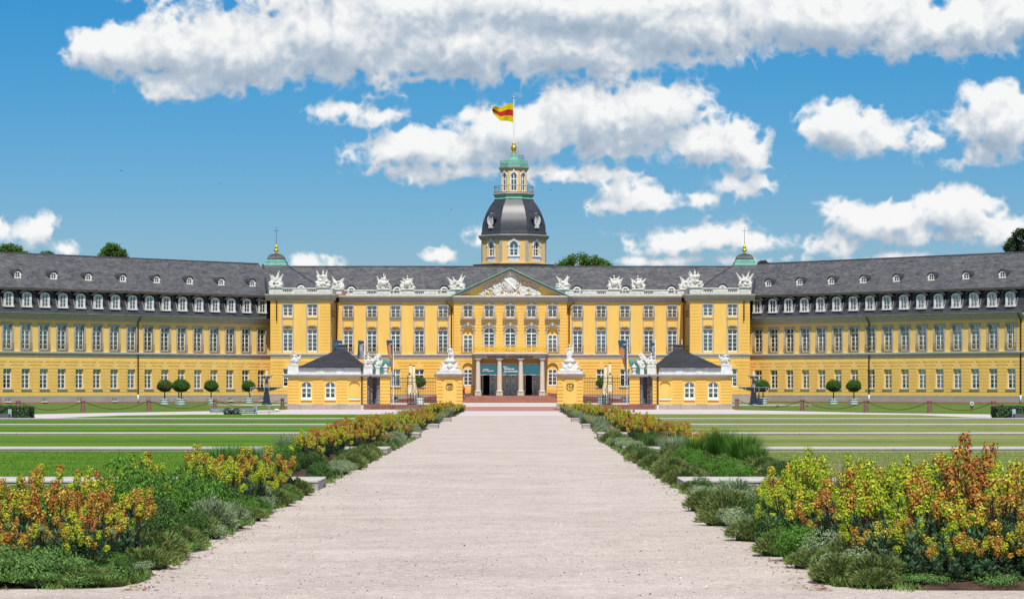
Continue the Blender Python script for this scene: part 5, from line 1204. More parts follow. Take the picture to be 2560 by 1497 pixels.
def railing(s):
    r = empty('iron_railing', (GX, GY, 0), 0, ['', 'dark iron railing with ornate panel right of the path, in front of two folded parasols', 'dark iron railing with ornate panel left of the path, in front of two folded parasols'][s], 'railing', 'iron railings beside the gate piers')
    w = MB(); x = 13.30; 
    while x > 6.75:
        x2 = max(6.72, x-1.3); xa, xb = sorted((s*x, s*(x2+0.015))); w = MB().box(xa, xb, -0.22, 0.3, 0, 0.44+0.0); w.build('base_stone', M_RD, r); x = x2
    k = 'fbar'
    if k not in CACHE: 
        for i, h in enumerate((2.36, 2.50)):
            CACHE[k+str(i)] = MB().box(-0.014, 0.014, -0.014, 0.014, 0, h).add([(-0.03, -0.03, h), (0.03, -0.03, h), (0.03, 0.03, h), (-0.03, 0.03, h), (0, 0, h+0.14)], [(0, 1, 4), (1, 2, 4), (2, 3, 4), (3, 0, 4)]).mesh('fence_bar', M_DK)
        CACHE[k] = 1
    n = 28
    for i in range(n):
        xx = 6.80+4.1*i/(n-1)
        if 8.93 < xx < 9.38: continue
        link('fence_bar', CACHE['fbar'+str(1 if i % 4 == 0 else 0)], r, (s*xx, 0, 0.45))
    q = MB()
    for z in (0.87, 2.51, 2.87): q.box(*sorted((s*6.7, s*10.93)), -0.02, 0.02, z-0.02, z+0.02)
    q.build('rail', M_DK, r)
    p = MB()
    for xx in (8.93, 9.38): p.box(s*xx-0.03, s*xx+0.03, -0.03, 0.03, 0.45, 3.0)
    c = s*9.155
    for z, R_ in ((0.75, 0.18), (2.68, 0.15), (1.15, 0.12)): p.torus((c, 0, z), R_, 0.02, 14, 4)
    for z in (0.55, 1.0, 2.3, 2.95): p.box(c-0.22, c+0.22, -0.02, 0.02, z-0.02, z+0.02)
    for q_ in (-1, 1): p.torus((c+q_*0.11, 0, 2.42), 0.09, 0.018, 10, 4); p.tube([(c+q_*0.24, 0, 3.0), (c+q_*0.14, 0, 3.15), (c, 0, 3.2)], 0.02, 4); p.tube([(c+q_*0.1, 0, 1.2), (c+q_*0.15, 0, 1.8), (c, 0, 2.2)], 0.016, 4)
    p.blob((c, 0, 3.25), (0.08, 0.05, 0.12)); p.build('ornate_panel', M_DK, r)
    # short gate leaf in front of the dark columns
    g = MB()
    for i in range(8): xx = 11.95+1.05*i/7; g.box(s*xx-0.012, s*xx+0.012, -0.1, -0.076, 0.45, 2.7)
    for z in (0.87, 2.5): g.box(*X2(s, 11.9, 13.05), -0.11, -0.07, z-0.02, z+0.02)
    c = s*12.75
    for z, R_ in ((0.75, 0.14), (1.2, 0.08), (1.6, 0.10), (2.0, 0.08), (2.4, 0.10)): g.torus((c, -0.1, z), R_, 0.022, 12, 4)
    g.tube([(c, -0.1, 0.45), (c, -0.1, 3.25)], 0.025, 4); g.blob((c, -0.1, 3.05), (0.10, 0.06, 0.22)); g.build('gate_leaf', M_DK, r)
def X2(s, a, b): return sorted((s*a, s*b))
for s in (-1, 1): railing(s)

# ------------------------------------------------------------------ flag banners in front of the facade
def flag_banner(px, top, topw, botw, bot, py_pole_top, D, label, fig, side=-1, base=1006.5):
    x = WX(px, D); r = empty('banner_flag', (x, D, 0), 0, label, 'banner flag', 'tall blue banner flags on poles')
    zt = WZ(py_pole_top, D); MB().tube([(0, 0, 0), (0, 0, zt)], 0.055, 8, r2=0.04).build('pole', M_WH, r)
    z1, z0 = WZ(top, D), WZ(bot, D); w1, w0 = topw*D/F, botw*D/F; mb = MB(); n, m = 18, 6; vs = []
    for i in range(n+1):
        t = i/n; w = w1+(w0-w1)*t**1.3; z = z1+(z0-z1)*t
        for j in range(m+1): u = j/m; vs.append((side*(0.06+w*u), 0.14*math.sin(u*4+t*5)*t+0.05*math.sin(t*9), z+0.08*u*w1*(1-t)))
    mb.add(vs, [(i*(m+1)+j, i*(m+1)+j+1, (i+1)*(m+1)+j+1, (i+1)*(m+1)+j) for i in range(n) for j in range(m)])
    for i in range(n):
        for j in range(m):
            t, u = (i+0.5)/n, (j+0.5)/m
            if fig == 1 and ((t-0.30)**2/0.035+(u-0.55)**2/0.09 < 1 or (0.42 < t < 0.98 and abs(u-0.62) < 0.27+0.25*t)): mb.m[i*m+j] = 1
            if fig == 2 and ((t-0.42)**2/0.05+(u-0.42)**2/0.07 < 1 or (t > 0.55 and u < 0.65)): mb.m[i*m+j] = 2
            if fig == 3 and ((t-0.35)**2/0.02+(u-0.6)**2/0.06 < 1 or (0.3 < t and u > 0.55)): mb.m[i*m+j] = 1
    o = mb.build('cloth', [M_BLUE, M_ORA, M_GRP], r, smooth=True)
    q = MB().box(side*(w1*0.45), side*(w1*0.12), -0.12, -0.10, z1-0.42, z1-0.38); q.box(side*(w1*0.45), side*(w1*0.18), -0.12, -0.10, z1-0.52, z1-0.49)
    q.build('printed_lines', M_WH, o); return r
flag_banner(983, 851, 16, 4, 927, 848, 331, 'tall blue banner flag with orange portrait beside the left railing', 1)
flag_banner(911, 852, 14.5, 17, 896, 850, 331, 'blue banner flag with grey figure rising behind the left gatehouse roof', 2)
flag_banner(857, 851.5, 23, 22, 884, 849, 331, 'plain blue banner flag partly hidden behind the left gatehouse chimney', 0)
flag_banner(1568, 852, 22, 2, 930, 849, 331, 'tall blue banner flag with brown standing figure beside the right railing', 3)
flag_banner(1638, 857, 12, 6, 898, 849, 331, 'short blue banner flag with grey print left of the right gatehouse roof', 2)
pz = MB().tube([(0, 0, 0), (0, 0, WZ(849, 331))], 0.055, 8, r2=0.04).build('flagpole', M_WH, None, (WX(1705, 331), 331, 0)); tag(pz, 'bare white pole just behind the chimney of the right gatehouse', 'flagpole')

# ------------------------------------------------------------------ parasols, planters, topiary
def parasol(px, pyt, D, label):
    r = empty('folded_parasol', (WX(px, D), D, 0), 0, label, 'parasol', 'folded cream parasols in the courtyard'); zt = WZ(pyt, D)
    MB().tube([(0, 0, 0), (0, 0, zt)], 0.04, 6).build('pole', M_DK, r); b = MB().lathe(0, 0, [(0.35, 0), (0.35, 0.12), (0.08, 0.16)], 10); b.build('foot', M_DK, r)
    c = MB(); n = 16; prof = [(0.10, zt), (0.17, zt-0.2), (0.22, zt-1.2), (0.24, zt-2.0), (0.34, zt-2.6), (0.46, zt-3.1)]
    for j, (rd, z) in enumerate(prof):
        for i in range(n):
            a = 2*math.pi*i/n; q = rd*(1+0.28*(j/5)*(-1)**i); c.v.append((q*math.cos(a), q*math.sin(a), z-(0.35 if (j == 5 and i % 2) else 0)))
    for j in range(5):
        for i in range(n): c.f.append((j*n+i, j*n+(i+1) % n, (j+1)*n+(i+1) % n, (j+1)*n+i)); c.m.append(0)
    c.build('canopy', M_CREAM, r, smooth=True); MB().lathe(0, 0, [(0.12, zt-0.02), (0.14, zt+0.06), (0.05, zt+0.12)], 8).build('cap', M_DK, r)
parasol(1026, 913, 296, 'left one of the two folded cream parasols behind the left railing'); parasol(1034, 915, 302, 'right one of the two folded cream parasols behind the left railing')
parasol(1513.5, 916, 302, 'shorter left one of the two folded cream parasols behind the right railing'); parasol(1524.5, 908.5, 294, 'taller right one of the two folded cream parasols behind the right railing')

M_LEAFD = mat('box_leaf', (0.075, 0.165, 0.014), 0.6, col2=(0.030, 0.080, 0.006), scale=3, island=0.35, trans=0.15)
M_LEAFB = mat('brown_leaf', (0.16, 0.075, 0.025), 0.7, var=0.3, scale=3, island=0.4)
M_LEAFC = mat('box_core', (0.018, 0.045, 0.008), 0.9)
M_BARK = mat('bark', (0.07, 0.05, 0.04), 0.9, var=0.2, scale=6)
M_TUB = mat('painted_tub', (0.66, 0.74, 0.66), 0.6, var=0.08, scale=3)
def leafcloud(n, shape, size, seed, mats=1, aspect=1.6, up=0.3):
    """n small leaf faces; shape(rng) -> (point, outward normal)."""
    r = np.random.RandomState(seed); rg = random.Random(seed); v = []; f = []; m = []
    for i in range(n):
        p, nn = shape(rg); nn = Vector(nn).normalized(); nn = (nn + Vector((rg.gauss(0, 0.55), rg.gauss(0, 0.55), rg.gauss(0, 0.55)+up))).normalized()
        t = nn.orthogonal().normalized(); t = Matrix.Rotation(rg.uniform(0, 6.28), 3, nn) @ t; b = nn.cross(t); s = size*rg.uniform(0.6, 1.35); p = Vector(p)
        k = len(v); v += [p - b*s*0.5, p + t*s*aspect*0.5*0.6, p + b*s*0.5 + nn*s*0.15, p - t*s*aspect*0.5*0.6]; f.append((k, k+1, k+2, k+3)); m.append(0)
    mb = MB(); mb.v = [tuple(x) for x in v]; mb.f = f; mb.m = m; return mb
def ball_shape(rx, rz, flat=0.35):
    def sh(rg):
        z = rg.uniform(-1, 1); a = rg.uniform(0, 6.28); q = math.sqrt(1-z*z); k = rg.uniform(0.93, 1.05)
        zz = z if z > 0 else z*(1-flat)
        lump = 1+0.05*math.sin(a*3+z*4)+0.04*math.sin(a*7)
        return ((rx*q*math.cos(a)*k*lump, rx*q*math.sin(a)*k*lump, rz*zz*k*lump), (q*math.cos(a), q*math.sin(a), z))
    return sh
bl_ = leafcloud(2600, ball_shape(0.84, 0.78), 0.085, 5); MEB = [bl_.mesh('crown', M_LEAFD)]
for i, f_ in enumerate(bl_.f):
    c = bl_.v[f_[0]]
    if c[1] < 0.1 and (math.sin(c[0]*7+1)+math.sin(c[2]*9+c[0]*5)) > 0.1 and c[2] < 0.45: bl_.m[i] = 1
MEB.append(bl_.mesh('crown', [M_LEAFD, M_LEAFB]))
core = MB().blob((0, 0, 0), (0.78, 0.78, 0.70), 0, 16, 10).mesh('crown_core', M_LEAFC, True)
tubm = MB(); tubm.lathe(0, 0, [(0.46, 0), (0.49, 0.25), (0.50, 0.5), (0.52, 0.78), (0.44, 0.78), (0.44, 0.70)], 20)
tubm2 = MB()
for z in (0.12, 0.40, 0.66): tubm2.lathe(0, 0, [(0.50+z*0.05, z-0.03), (0.51+z*0.05, z), (0.50+z*0.05, z+0.03)], 20, cap=False)
TUBM = tubm.mesh('tub', M_TUB); HOOP = tubm2.mesh('hoops', mat('tub_hoop', (0.10, 0.12, 0.11), 0.6)); BANDM = []
TRK = MB().tube([(0, 0, 0.7), (0.02, 0, 1.1), (0, 0, 1.65)], 0.075, 8, r2=0.06).mesh('trunk', M_BARK, True)
TRKL = MB().tube([(0.12, 0, 0.7), (0.08, 0, 1.1), (-0.06, 0, 1.65)], 0.075, 8, r2=0.06).mesh('trunk', M_BARK, True)
def topiary(px, pyb, label, brown=0, sx=1.0, lean=0, hz=0.0, box=False, group='clipped ball trees in white tubs on the lawns'):
    D = GD(pyb); r = empty('ball_tree', (WX(px, D), D, 0), random.uniform(0, 6) if not brown and not lean else 0, label, 'potted tree', group)
    if box: 
        b = MB().box(-0.5, 0.5, -0.5, 0.5, 0.05, 0.82); b.build('tub', M_TUB, r); h = MB()
        for x in (-0.5, -0.25, 0, 0.25, 0.5): h.box(x-0.03, x+0.03, -0.53, -0.5, 0.02, 0.86)
        for z in (0.08, 0.34, 0.6, 0.82): h.box(-0.53, 0.53, -0.53, -0.5, z-0.025, z+0.025)
        h.build('slats', mat('tub_green', (0.10, 0.22, 0.18), 0.6), r)
    else: link('tub', TUBM, r); link('hoops', HOOP, r)
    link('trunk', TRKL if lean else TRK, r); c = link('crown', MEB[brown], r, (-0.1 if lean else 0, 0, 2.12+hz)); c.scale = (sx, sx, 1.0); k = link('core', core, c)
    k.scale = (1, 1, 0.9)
    return r
topiary(411.5, 1013.8, 'ball tree with brown dead patches in its crown, left lawn', brown=1)
topiary(453.5, 1014.7, 'wide green ball tree second from the left on the left lawn', sx=1.08)
topiary(447, 1012.0, 'ball tree half hidden behind the wide one on the left lawn', sx=0.9)
topiary(528, 1011.2, 'green ball tree between the bollard and the fountain, left lawn', sx=0.98)
topiary(623, 1009.5, 'ball tree with leaning trunk beside the left fountain', sx=0.95, lean=1)
topiary(1897, 1012.6, 'ball tree standing right in front of the right fountain', sx=0.95)
topiary(1908, 1011.0, 'ball tree half hidden behind another beside the right fountain', sx=0.9)
topiary(2084, 1013.2, 'left one of two ball trees on the open right lawn')
topiary(2134.5, 1013.8, 'right one of two ball trees on the open right lawn', sx=0.97)
topiary(1047, 1010.8, 'ball tree in a square slatted tub behind the left iron railing', box=True, group='ball trees in square tubs in the courtyard', hz=0.5)
topiary(1508, 1010.6, 'ball tree in a square slatted tub behind the right iron railing', box=True, group='ball trees in square tubs in the courtyard', hz=0.35)

# ------------------------------------------------------------------ fountains
M_FST = mat('fountain_stone', (0.27, 0.255, 0.25), 0.6, var=0.22, scale=3); 
M_WAT = bpy.data.materials.new('water'); M_WAT.use_nodes = True; _b = M_WAT.node_tree.nodes['Principled BSDF']; _b.inputs['Base Color'].default_value = (0.85, 0.9, 0.92, 1); _b.inputs['Roughness'].default_value = 0.2; _b.inputs['Alpha'].default_value = 0.55
M_POOL = mat('pool_water', (0.10, 0.14, 0.12), 0.08, var=0.1)
for px, lab, sg in ((666.5, 'dark two-bowl stone fountain on the left lawn, with a small water jet', -1), (1884, 'dark two-bowl stone fountain on the right lawn, behind a ball tree', 1)):
    D = GD(1012.9); r = empty('fountain', (WX(px, D), D, 0), 0, lab, 'fountain', 'two-bowl fountains')
    MB().lathe(0, 0, [(0.60, 0), (0.58, 0.10), (0.46, 0.25), (0.38, 0.6), (0.31, 1.2), (0.27, 1.7), (0.26, 1.9), (0.30, 2.0), (0.27, 2.15), (0.20, 2.3), (0.17, 2.8), (0.11, 3.0), (0.14, 3.05)], 16).build('shaft', M_FST, r, smooth=True)
    MB().lathe(0, 0, [(0.26, 1.62), (0.8, 1.72), (1.4, 1.90), (1.70, 2.02), (1.70, 2.08), (1.60, 2.08), (1.4, 2.02), (0.3, 2.0)], 28).build('lower_bowl', M_FST, r, smooth=True)
    MB().lathe(0, 0, [(0.12, 2.95), (0.32, 3.04), (0.60, 3.24), (0.70, 3.28), (0.70, 3.33), (0.6, 3.31), (0.2, 3.26)], 20).build('upper_bowl', M_FST, r, smooth=True)
    w = MB(); w.tube([(0, 0, 3.3), (0.02, 0, 3.6), (0, 0, 3.95)], [0.13, 0.11, 0.03], 7)
    for i in range(22):
        a = i*0.2856+0.1; q = 1.69; 
        if i % 3 == 0: continue
        w.tube([(q*math.cos(a), q*math.sin(a), 2.08), ((q+0.12)*math.cos(a), (q+0.12)*math.sin(a), 1.98), ((q+0.17)*math.cos(a), (q+0.17)*math.sin(a), 1.55+0.2*math.sin(i))], 0.018, 4)
    for i in range(8): a = i*0.785; w.tube([(0.70*math.cos(a), 0.70*math.sin(a), 3.3), (0.75*math.cos(a), 0.75*math.sin(a), 2.9-0.3*(i % 2))], 0.016, 4)
    o = w.build('water', M_WAT, r); o["kind"] = 'stuff'
    b = MB(); b.lathe(0, 0, [(6.6, 0), (6.6, 0.10), (6.2, 0.10), (6.2, 0.03)], 40, sy=1.0, cap=False); b.build('basin_rim', M_CL, r); MB().lathe(0, 0, [(6.2, 0.028), (0.1, 0.03)], 40).build('pool', M_POOL, r)

# ------------------------------------------------------------------ bollards and chain
M_BOL = mat('bollard_stone', (0.30, 0.15, 0.12), 0.85, var=0.2, scale=5); M_CHA = mat('rusty_chain', (0.12, 0.055, 0.03), 0.8, var=0.2)
bm = MB(); bm.lathe(0, 0, [(0.21, 0), (0.20, 0.04), (0.155, 0.80), (0.155, 0.82)], 10); bc = MB().lathe(0, 0, [(0.165, 0.82), (0.185, 0.86), (0.185, 0.98), (0.14, 1.04), (0.09, 1.07)], 10)
BM1, BM2 = bm.mesh('post', M_BOL), bc.mesh('cap', M_BOL)
BL = [(45, 1033, 'brown stone bollard above the hedge at the left edge'), (207.5, 1031.2, 'brown stone bollard below the left wing, second from the left edge'), (372, 1028.3, 'brown stone bollard left of the brown-patched ball tree'), (537, 1026, 'brown stone bollard behind the trailer'), (706, 1022.2, 'brown stone bollard beside the corner of the left gatehouse')]
BRR = [(1842, 1023.9, 'brown stone bollard beside the corner of the right gatehouse'), (2006, 1026.6, 'brown stone bollard between the right fountain and the paired ball trees'), (2165, 1030.5, 'brown stone bollard just right of the paired ball trees'), (2324, 1032.3, 'brown stone bollard left of the small spotlight'), (2483.7, 1034.3, 'brown stone bollard beside the hedge at the right edge'), (2640, 1036, '')]
def put_bollards(L_, offs):
    P = []
    for px, py, lb in L_:
        D = GD(py); P.append((WX(px, D), D))
        if lb: r = empty('bollard', (P[-1][0], P[-1][1], 0), 0, lb, 'bollard', 'brown stone bollards with chains'); link('post', BM1, r); link('cap', BM2, r)
    return P
Pl = put_bollards([(-118, 1035, '')] + BL, 0); Pr = put_bollards(BRR, 0)
cn = ['chain sagging down to the hedge at the left edge', 'chain between the two leftmost bollards', 'chain between the second and third bollards of the left lawn', 'chain between bollards in front of the ball trees on the left lawn', 'chain between the trailer bollard and the left gatehouse bollard',
      'chain from the right gatehouse bollard past the right fountain', 'chain in front of the paired ball trees', 'chain right of the paired ball trees', 'chain behind the small spotlight', 'chain running down behind the hedge at the right edge']
k = 0
for P in (Pl, Pr):
    for i in range(len(P)-1):
        (xa, ya), (xb, yb_) = P[i], P[i+1]; pts = []; rad = []; n = 56
        for j in range(n+1):
            t = j/n; sag = 0.70*(1-(2*t-1)**2); pts.append((xa+(xb-xa)*t, ya+(yb_-ya)*t-0.0, 0.94-sag)); rad.append(0.032 if j % 2 else 0.016)
        rad[0] = rad[-1] = 0.03
        m = MB(); m.tube(pts, rad, 5)
        if k not in (1, 2): o = m.build('chain', M_CHA); tag(o, cn[k], 'chain', 'chains between the bollards')
        else:
            o = m.build('chain', M_CHA); tag(o, cn[k], 'chain', 'chains between the bollards')
        k += 1
# spotlight on the right lawn
D = GD(1032.5); r = empty('spotlight', (WX(2429.5, D), D, 0), 0, 'small round grey floodlight on a short post by the right lawn edge', 'floodlight'); MB().tube([(0, 0, 0), (0, 0, 0.45)], 0.06, 6).build('post', mat('ochre_post', (0.30, 0.20, 0.06), 0.7), r)
s_ = MB().blob((0, 0, 0.52), (0.13, 0.1, 0.16)); s_.build('housing', M_CHIM, r); MB().torus((0, -0.05, 0.74), 0.12, 0.045, 16, 6).build('lamp_ring', M_WW, r)

# ------------------------------------------------------------------ trailer
M_TRL = mat('trailer_steel', (0.30, 0.40, 0.42), 0.55, var=0.12, scale=2); M_TYRE = mat('tyre_rubber', (0.02, 0.02, 0.022), 0.8); M_RIM = mat('wheel_rim', (0.55, 0.56, 0.58), 0.4, metal=0.5); M_YEL = mat('yellow_sticker', (0.75, 0.60, 0.02), 0.6)
D = 181.5; s_t = F/D; tx0, tx1 = WX(525, D), WX(636, D); r = empty('flatbed_trailer', ((tx0+tx1)/2, D, 0), 0, 'low grey-blue twin-axle flatbed trailer parked behind the left lawn', 'trailer')
hl = (tx1-tx0)/2
b = MB(); b.box(-hl, hl, 0, 1.5, 0.30, 0.34)
for y in (0.0, 1.47): 
    b.box(-hl, -0.60, y, y+0.03, 0.20, 0.50); b.box(0.50, hl, y, y+0.03, 0.14 if y else 0.20, 0.50); b.box(-0.6, 0.5, y, y+0.03, 0.43, 0.50); b.box(-hl, hl, y-0.03, y+0.05, 0.47, 0.51)
b.box(-hl, -hl+0.03, 0, 1.5, 0.20, 0.5); b.box(hl-0.03, hl, 0, 1.5, 0.20, 0.5); b.box(hl-0.06, hl, 0.02, 0.10, 0.5, 0.80); b.box(hl-0.06, hl, 1.4, 1.48, 0.5, 0.80)
b.build('body', M_TRL, r)
fe = MB()
for k in range(10):
    pa = [(-0.60, 0.20), (-0.46, 0.42), (0.36, 0.42), (0.50, 0.20)]
fe.add([(-0.64, -0.1, 0.20), (-0.48, -0.1, 0.44), (0.38, -0.1, 0.44), (0.54, -0.1, 0.20), (-0.64, 0.12, 0.20), (-0.48, 0.12, 0.44), (0.38, 0.12, 0.44), (0.54, 0.12, 0.20)], [(0, 1, 5, 4), (1, 2, 6, 5), (2, 3, 7, 6)]); fe.tube([(-0.64, -0.1, 0.20), (-0.48, -0.1, 0.44), (0.38, -0.1, 0.44), (0.54, -0.1, 0.20)], 0.02, 4); fe.build('mudguard', M_TRL, r)
wm = MB(); wm.lathe(0, 0, [(0.17, -0.09), (0.26, -0.09), (0.28, -0.05), (0.28, 0.05), (0.26, 0.09), (0.17, 0.09)], 22); rmz = MB(); rmz.lathe(0, 0, [(0.17, 0.06), (0.15, 0.085), (0.07, 0.05), (0.05, 0.10), (0.01, 0.11)], 16)
TY, RM = wm.mesh('tyre', M_TYRE), rmz.mesh('rim', M_RIM)
for yy in (0.0, 1.5):
    for x in (-0.36, 0.26):
        o = link('wheel', TY, r, (x, yy, 0.28)); o.rotation_euler = (R(90), 0, 0); link('rim', RM, o)
db = MB(); 
for q in (0.15, 1.35): db.tube([(hl, q, 0.25), (hl+1.0, 0.75, 0.27)], 0.05, 5)
db.tube([(hl+0.9, 0.75, 0.27), (hl+1.6, 0.75, 0.33)], 0.055, 6); db.tube([(hl+0.98, 0.7, 0.0), (hl+0.98, 0.7, 0.75)], 0.04, 6); db.blob((hl+1.62, 0.75, 0.36), (0.14, 0.07, 0.08)); db.tube([(hl+1.2, 0.75, 0.35), (hl+1.4, 0.75, 0.47), (hl+1.6, 0.75, 0.45)], 0.03, 5); db.build('drawbar', M_RIM, r)
for x in (-hl+0.5, hl-0.75): MB().box(x-0.09, x+0.09, -0.012, -0.002, 0.34, 0.41).build('sticker', M_YEL, r)
for x in (-hl+0.5, hl-0.6): MB().box(x-0.06, x+0.06, -0.02, -0.002, 0.21, 0.235).build('side_reflector', M_ORA, r)
lo_ = MB().box(hl+0.10, hl+0.16, 0.3, 0.36, 0.0, 0.85); lo_.box(hl+0.05, hl+0.10, 0.7, 0.75, 0.05, 0.6); lo_.build('ramp_strut', M_TRL, r)

# ------------------------------------------------------------------ people
def person(loc, label, h, shirt, pants, rz=0.0, seed=0):
    r = empty('person', loc, rz, label, 'person', None); k = h/1.75
    skin = MAT.get('skin') or mat('skin', (0.50, 0.28, 0.19), 0.6); hair = MAT.get('hair') or mat('hair', (0.03, 0.02, 0.015), 0.7)
    P = lambda x, y, z: (x*k, y*k, z*k)
    b = MB()
    for s, f in ((1, -0.10), (-1, 0.12)):
        b.tube([P(s*0.09, 0, 0.95), P(s*0.10, f*0.6, 0.50), P(s*0.10, f, 0.09)], [0.085*k, 0.058*k, 0.035*k], 8); b.blob(P(s*0.10, f-0.06, 0.045), (0.045*k, 0.13*k, 0.045*k))
    b.tube([P(0, 0, 0.92), P(0, 0, 1.15), P(0, 0, 1.38), P(0, -0.01, 1.47)], [0.14*k, 0.12*k, 0.16*k, 0.06*k], 10)
    b.tube([P(0, 0, 1.42), P(0, -0.02, 1.56)], 0.05*k, 8); b.blob(P(0, -0.03, 1.63), (0.075*k, 0.095*k, 0.115*k), 0, 12, 8); b.blob(P(0, -0.125, 1.62), (0.015*k, 0.02*k, 0.025*k)); 
    for s in (-1, 1):
        b.blob(P(s*0.078, -0.02, 1.63), (0.012*k, 0.02*k, 0.03*k)); b.tube([P(s*0.17, 0, 1.40), P(s*0.22, 0.02, 1.14), P(s*0.18, -0.12, 0.92)], [0.05*k, 0.04*k, 0.028*k], 7)
        for q in range(4): b.tube([P(s*0.18+(q-1.5)*0.018, -0.125, 0.91), P(s*0.18+(q-1.5)*0.02, -0.155, 0.83)], 0.010*k, 4)
        b.tube([P(s*0.16, -0.12, 0.91), P(s*0.14, -0.15, 0.87)], 0.011*k, 4)
    link('body', remeshed(b, 'body', skin, 0.012*k), r)
    t = MB(); t.tube([P(0, 0, 0.90), P(0, 0, 1.15), P(0, 0, 1.36), P(0, 0, 1.45)], [0.165*k, 0.145*k, 0.185*k, 0.085*k], 14)
    for s in (-1, 1): t.tube([P(s*0.13, 0, 1.40), P(s*0.20, 0.0, 1.30), P(s*0.22, 0.02, 1.14)], [0.075*k, 0.065*k, 0.055*k], 10)
    t.build('shirt', shirt, r, smooth=True)
    p = MB(); p.tube([P(0, 0, 0.86), P(0, 0, 0.98)], 0.155*k, 14)
    for s, f in ((1, -0.10), (-1, 0.12)): p.tube([P(s*0.085, 0, 0.95), P(s*0.10, f*0.6, 0.50)], [0.11*k, 0.085*k], 12)
    p.build('trousers', pants, r, smooth=True)
    hh = MB(); hh.blob(P(0, 0.0, 1.67), (0.088*k, 0.10*k, 0.10*k), 0, 12, 8); hh.build('hair', hair, r, smooth=True); return r
M_RED = mat('red_shirt', (0.60, 0.015, 0.012), 0.8); M_NAVY = mat('dark_shorts', (0.025, 0.02, 0.04), 0.8)
p1 = person((WX(1158.5, 339.6), 339.6, 0.62), 'person in a red shirt and dark shorts walking by the left gate pier', 1.72, M_RED, M_NAVY, R(25))
# backpack of the walker
MB().blob((0.05, 0.24, 1.2), (0.14, 0.11, 0.24), 0, 10, 7).build('backpack', M_NAVY, p1, smooth=True)
person((WX(-9, 158), 158, 0.02), 'person in a red top standing behind the planter, cut off by the left edge', 1.78, M_RED, M_NAVY, R(160))

# ------------------------------------------------------------------ birds
def bird(loc, sp, flying, label, rz=0.0, col=None, group=None):
    m = MB(); m.blob((0, 0, 0), (sp*0.10, sp*0.28, sp*0.09), 0, 8, 6); m.blob((0, -sp*0.26, sp*0.05), sp*0.07); m.tube([(0, -sp*0.30, sp*0.05), (0, -sp*0.38, sp*0.04)], sp*0.02, 4, r2=0.002); m.add([(-sp*0.05, sp*0.2, 0), (sp*0.05, sp*0.2, 0), (sp*0.08, sp*0.46, 0), (-sp*0.08, sp*0.46, 0), (0, sp*0.3, 0.02)], [(0, 1, 2, 3), (0, 4, 1)])
    if flying:
        for s in (-1, 1): m.add([(s*0.03*sp, -0.1*sp, 0.03*sp), (s*0.45*sp, 0.0, 0.16*sp), (s*0.9*sp, 0.28*sp, 0.05*sp), (s*0.4*sp, 0.14*sp, 0.13*sp), (s*0.03*sp, 0.12*sp, 0.02*sp)], [(0, 1, 3, 4), (1, 2, 3)])
    else:
        for s in (-1, 1): m.tube([(s*0.03*sp, 0, -sp*0.06), (s*0.03*sp, 0, -sp*0.2)], sp*0.012, 3); m.blob((s*0.08*sp, 0.05*sp, 0.02*sp), (0.04*sp, 0.2*sp, 0.06*sp), 0, 6, 4)
    o = m.build('bird', col or M_DKB, None, loc, rz, smooth=True); tag(o, label, 'bird', group); return o
M_DKB = mat('black_feathers', (0.02, 0.02, 0.022), 0.6)
for i, (px, py, d, lb) in enumerate(((2017, 1016.5, 0.62, 'crow walking on the grass right of the second right-hand bollard'), (1944, 1016.8, 0.55, 'black bird on the right lawn left of the second right-hand bollard'), (1964.5, 1013, 0.5, 'small black bird further back on the right lawn near the fountain'), (2175, 1007, 0.5, 'black bird perched low by the chain right of the paired ball trees'), (2507, 1014.5, 0.6, 'black bird below the chain near the right hedge'), (1846.5, 1011, 0.5, 'black bird next to the right gatehouse bollard'))):
    D = GD(max(py, 1007)); bird((WX(px, D), D, 0.13), d, False, lb, 1.2+i, group='black birds on the right lawn')
for i, (px, py, sp, lb) in enumerate(((1366, 437, 0.5, 'swift flying highest to the right of the tower lantern'), (1377, 475, 0.35, 'tiny swift right of the tower gallery'), (1334, 448, 0.3, 'tiny swift nearest to the tower lantern'), (1499, 470, 0.35, 'small swift farther right of the tower dome top'), (1469, 518, 0.4, 'small swift level with the tower dome, far right of it'), (1128, 524, 0.35, 'small swift left of the tower dome'), (550, 458, 0.35, 'lone swift in the blue sky above the left wing'), (304, 427, 0.4, 'leftmost swift in the blue sky'))):
    bird((WX(px, 300), 300, WZ(py, 300)), sp, True, lb, i*1.1, group='swifts in the sky')

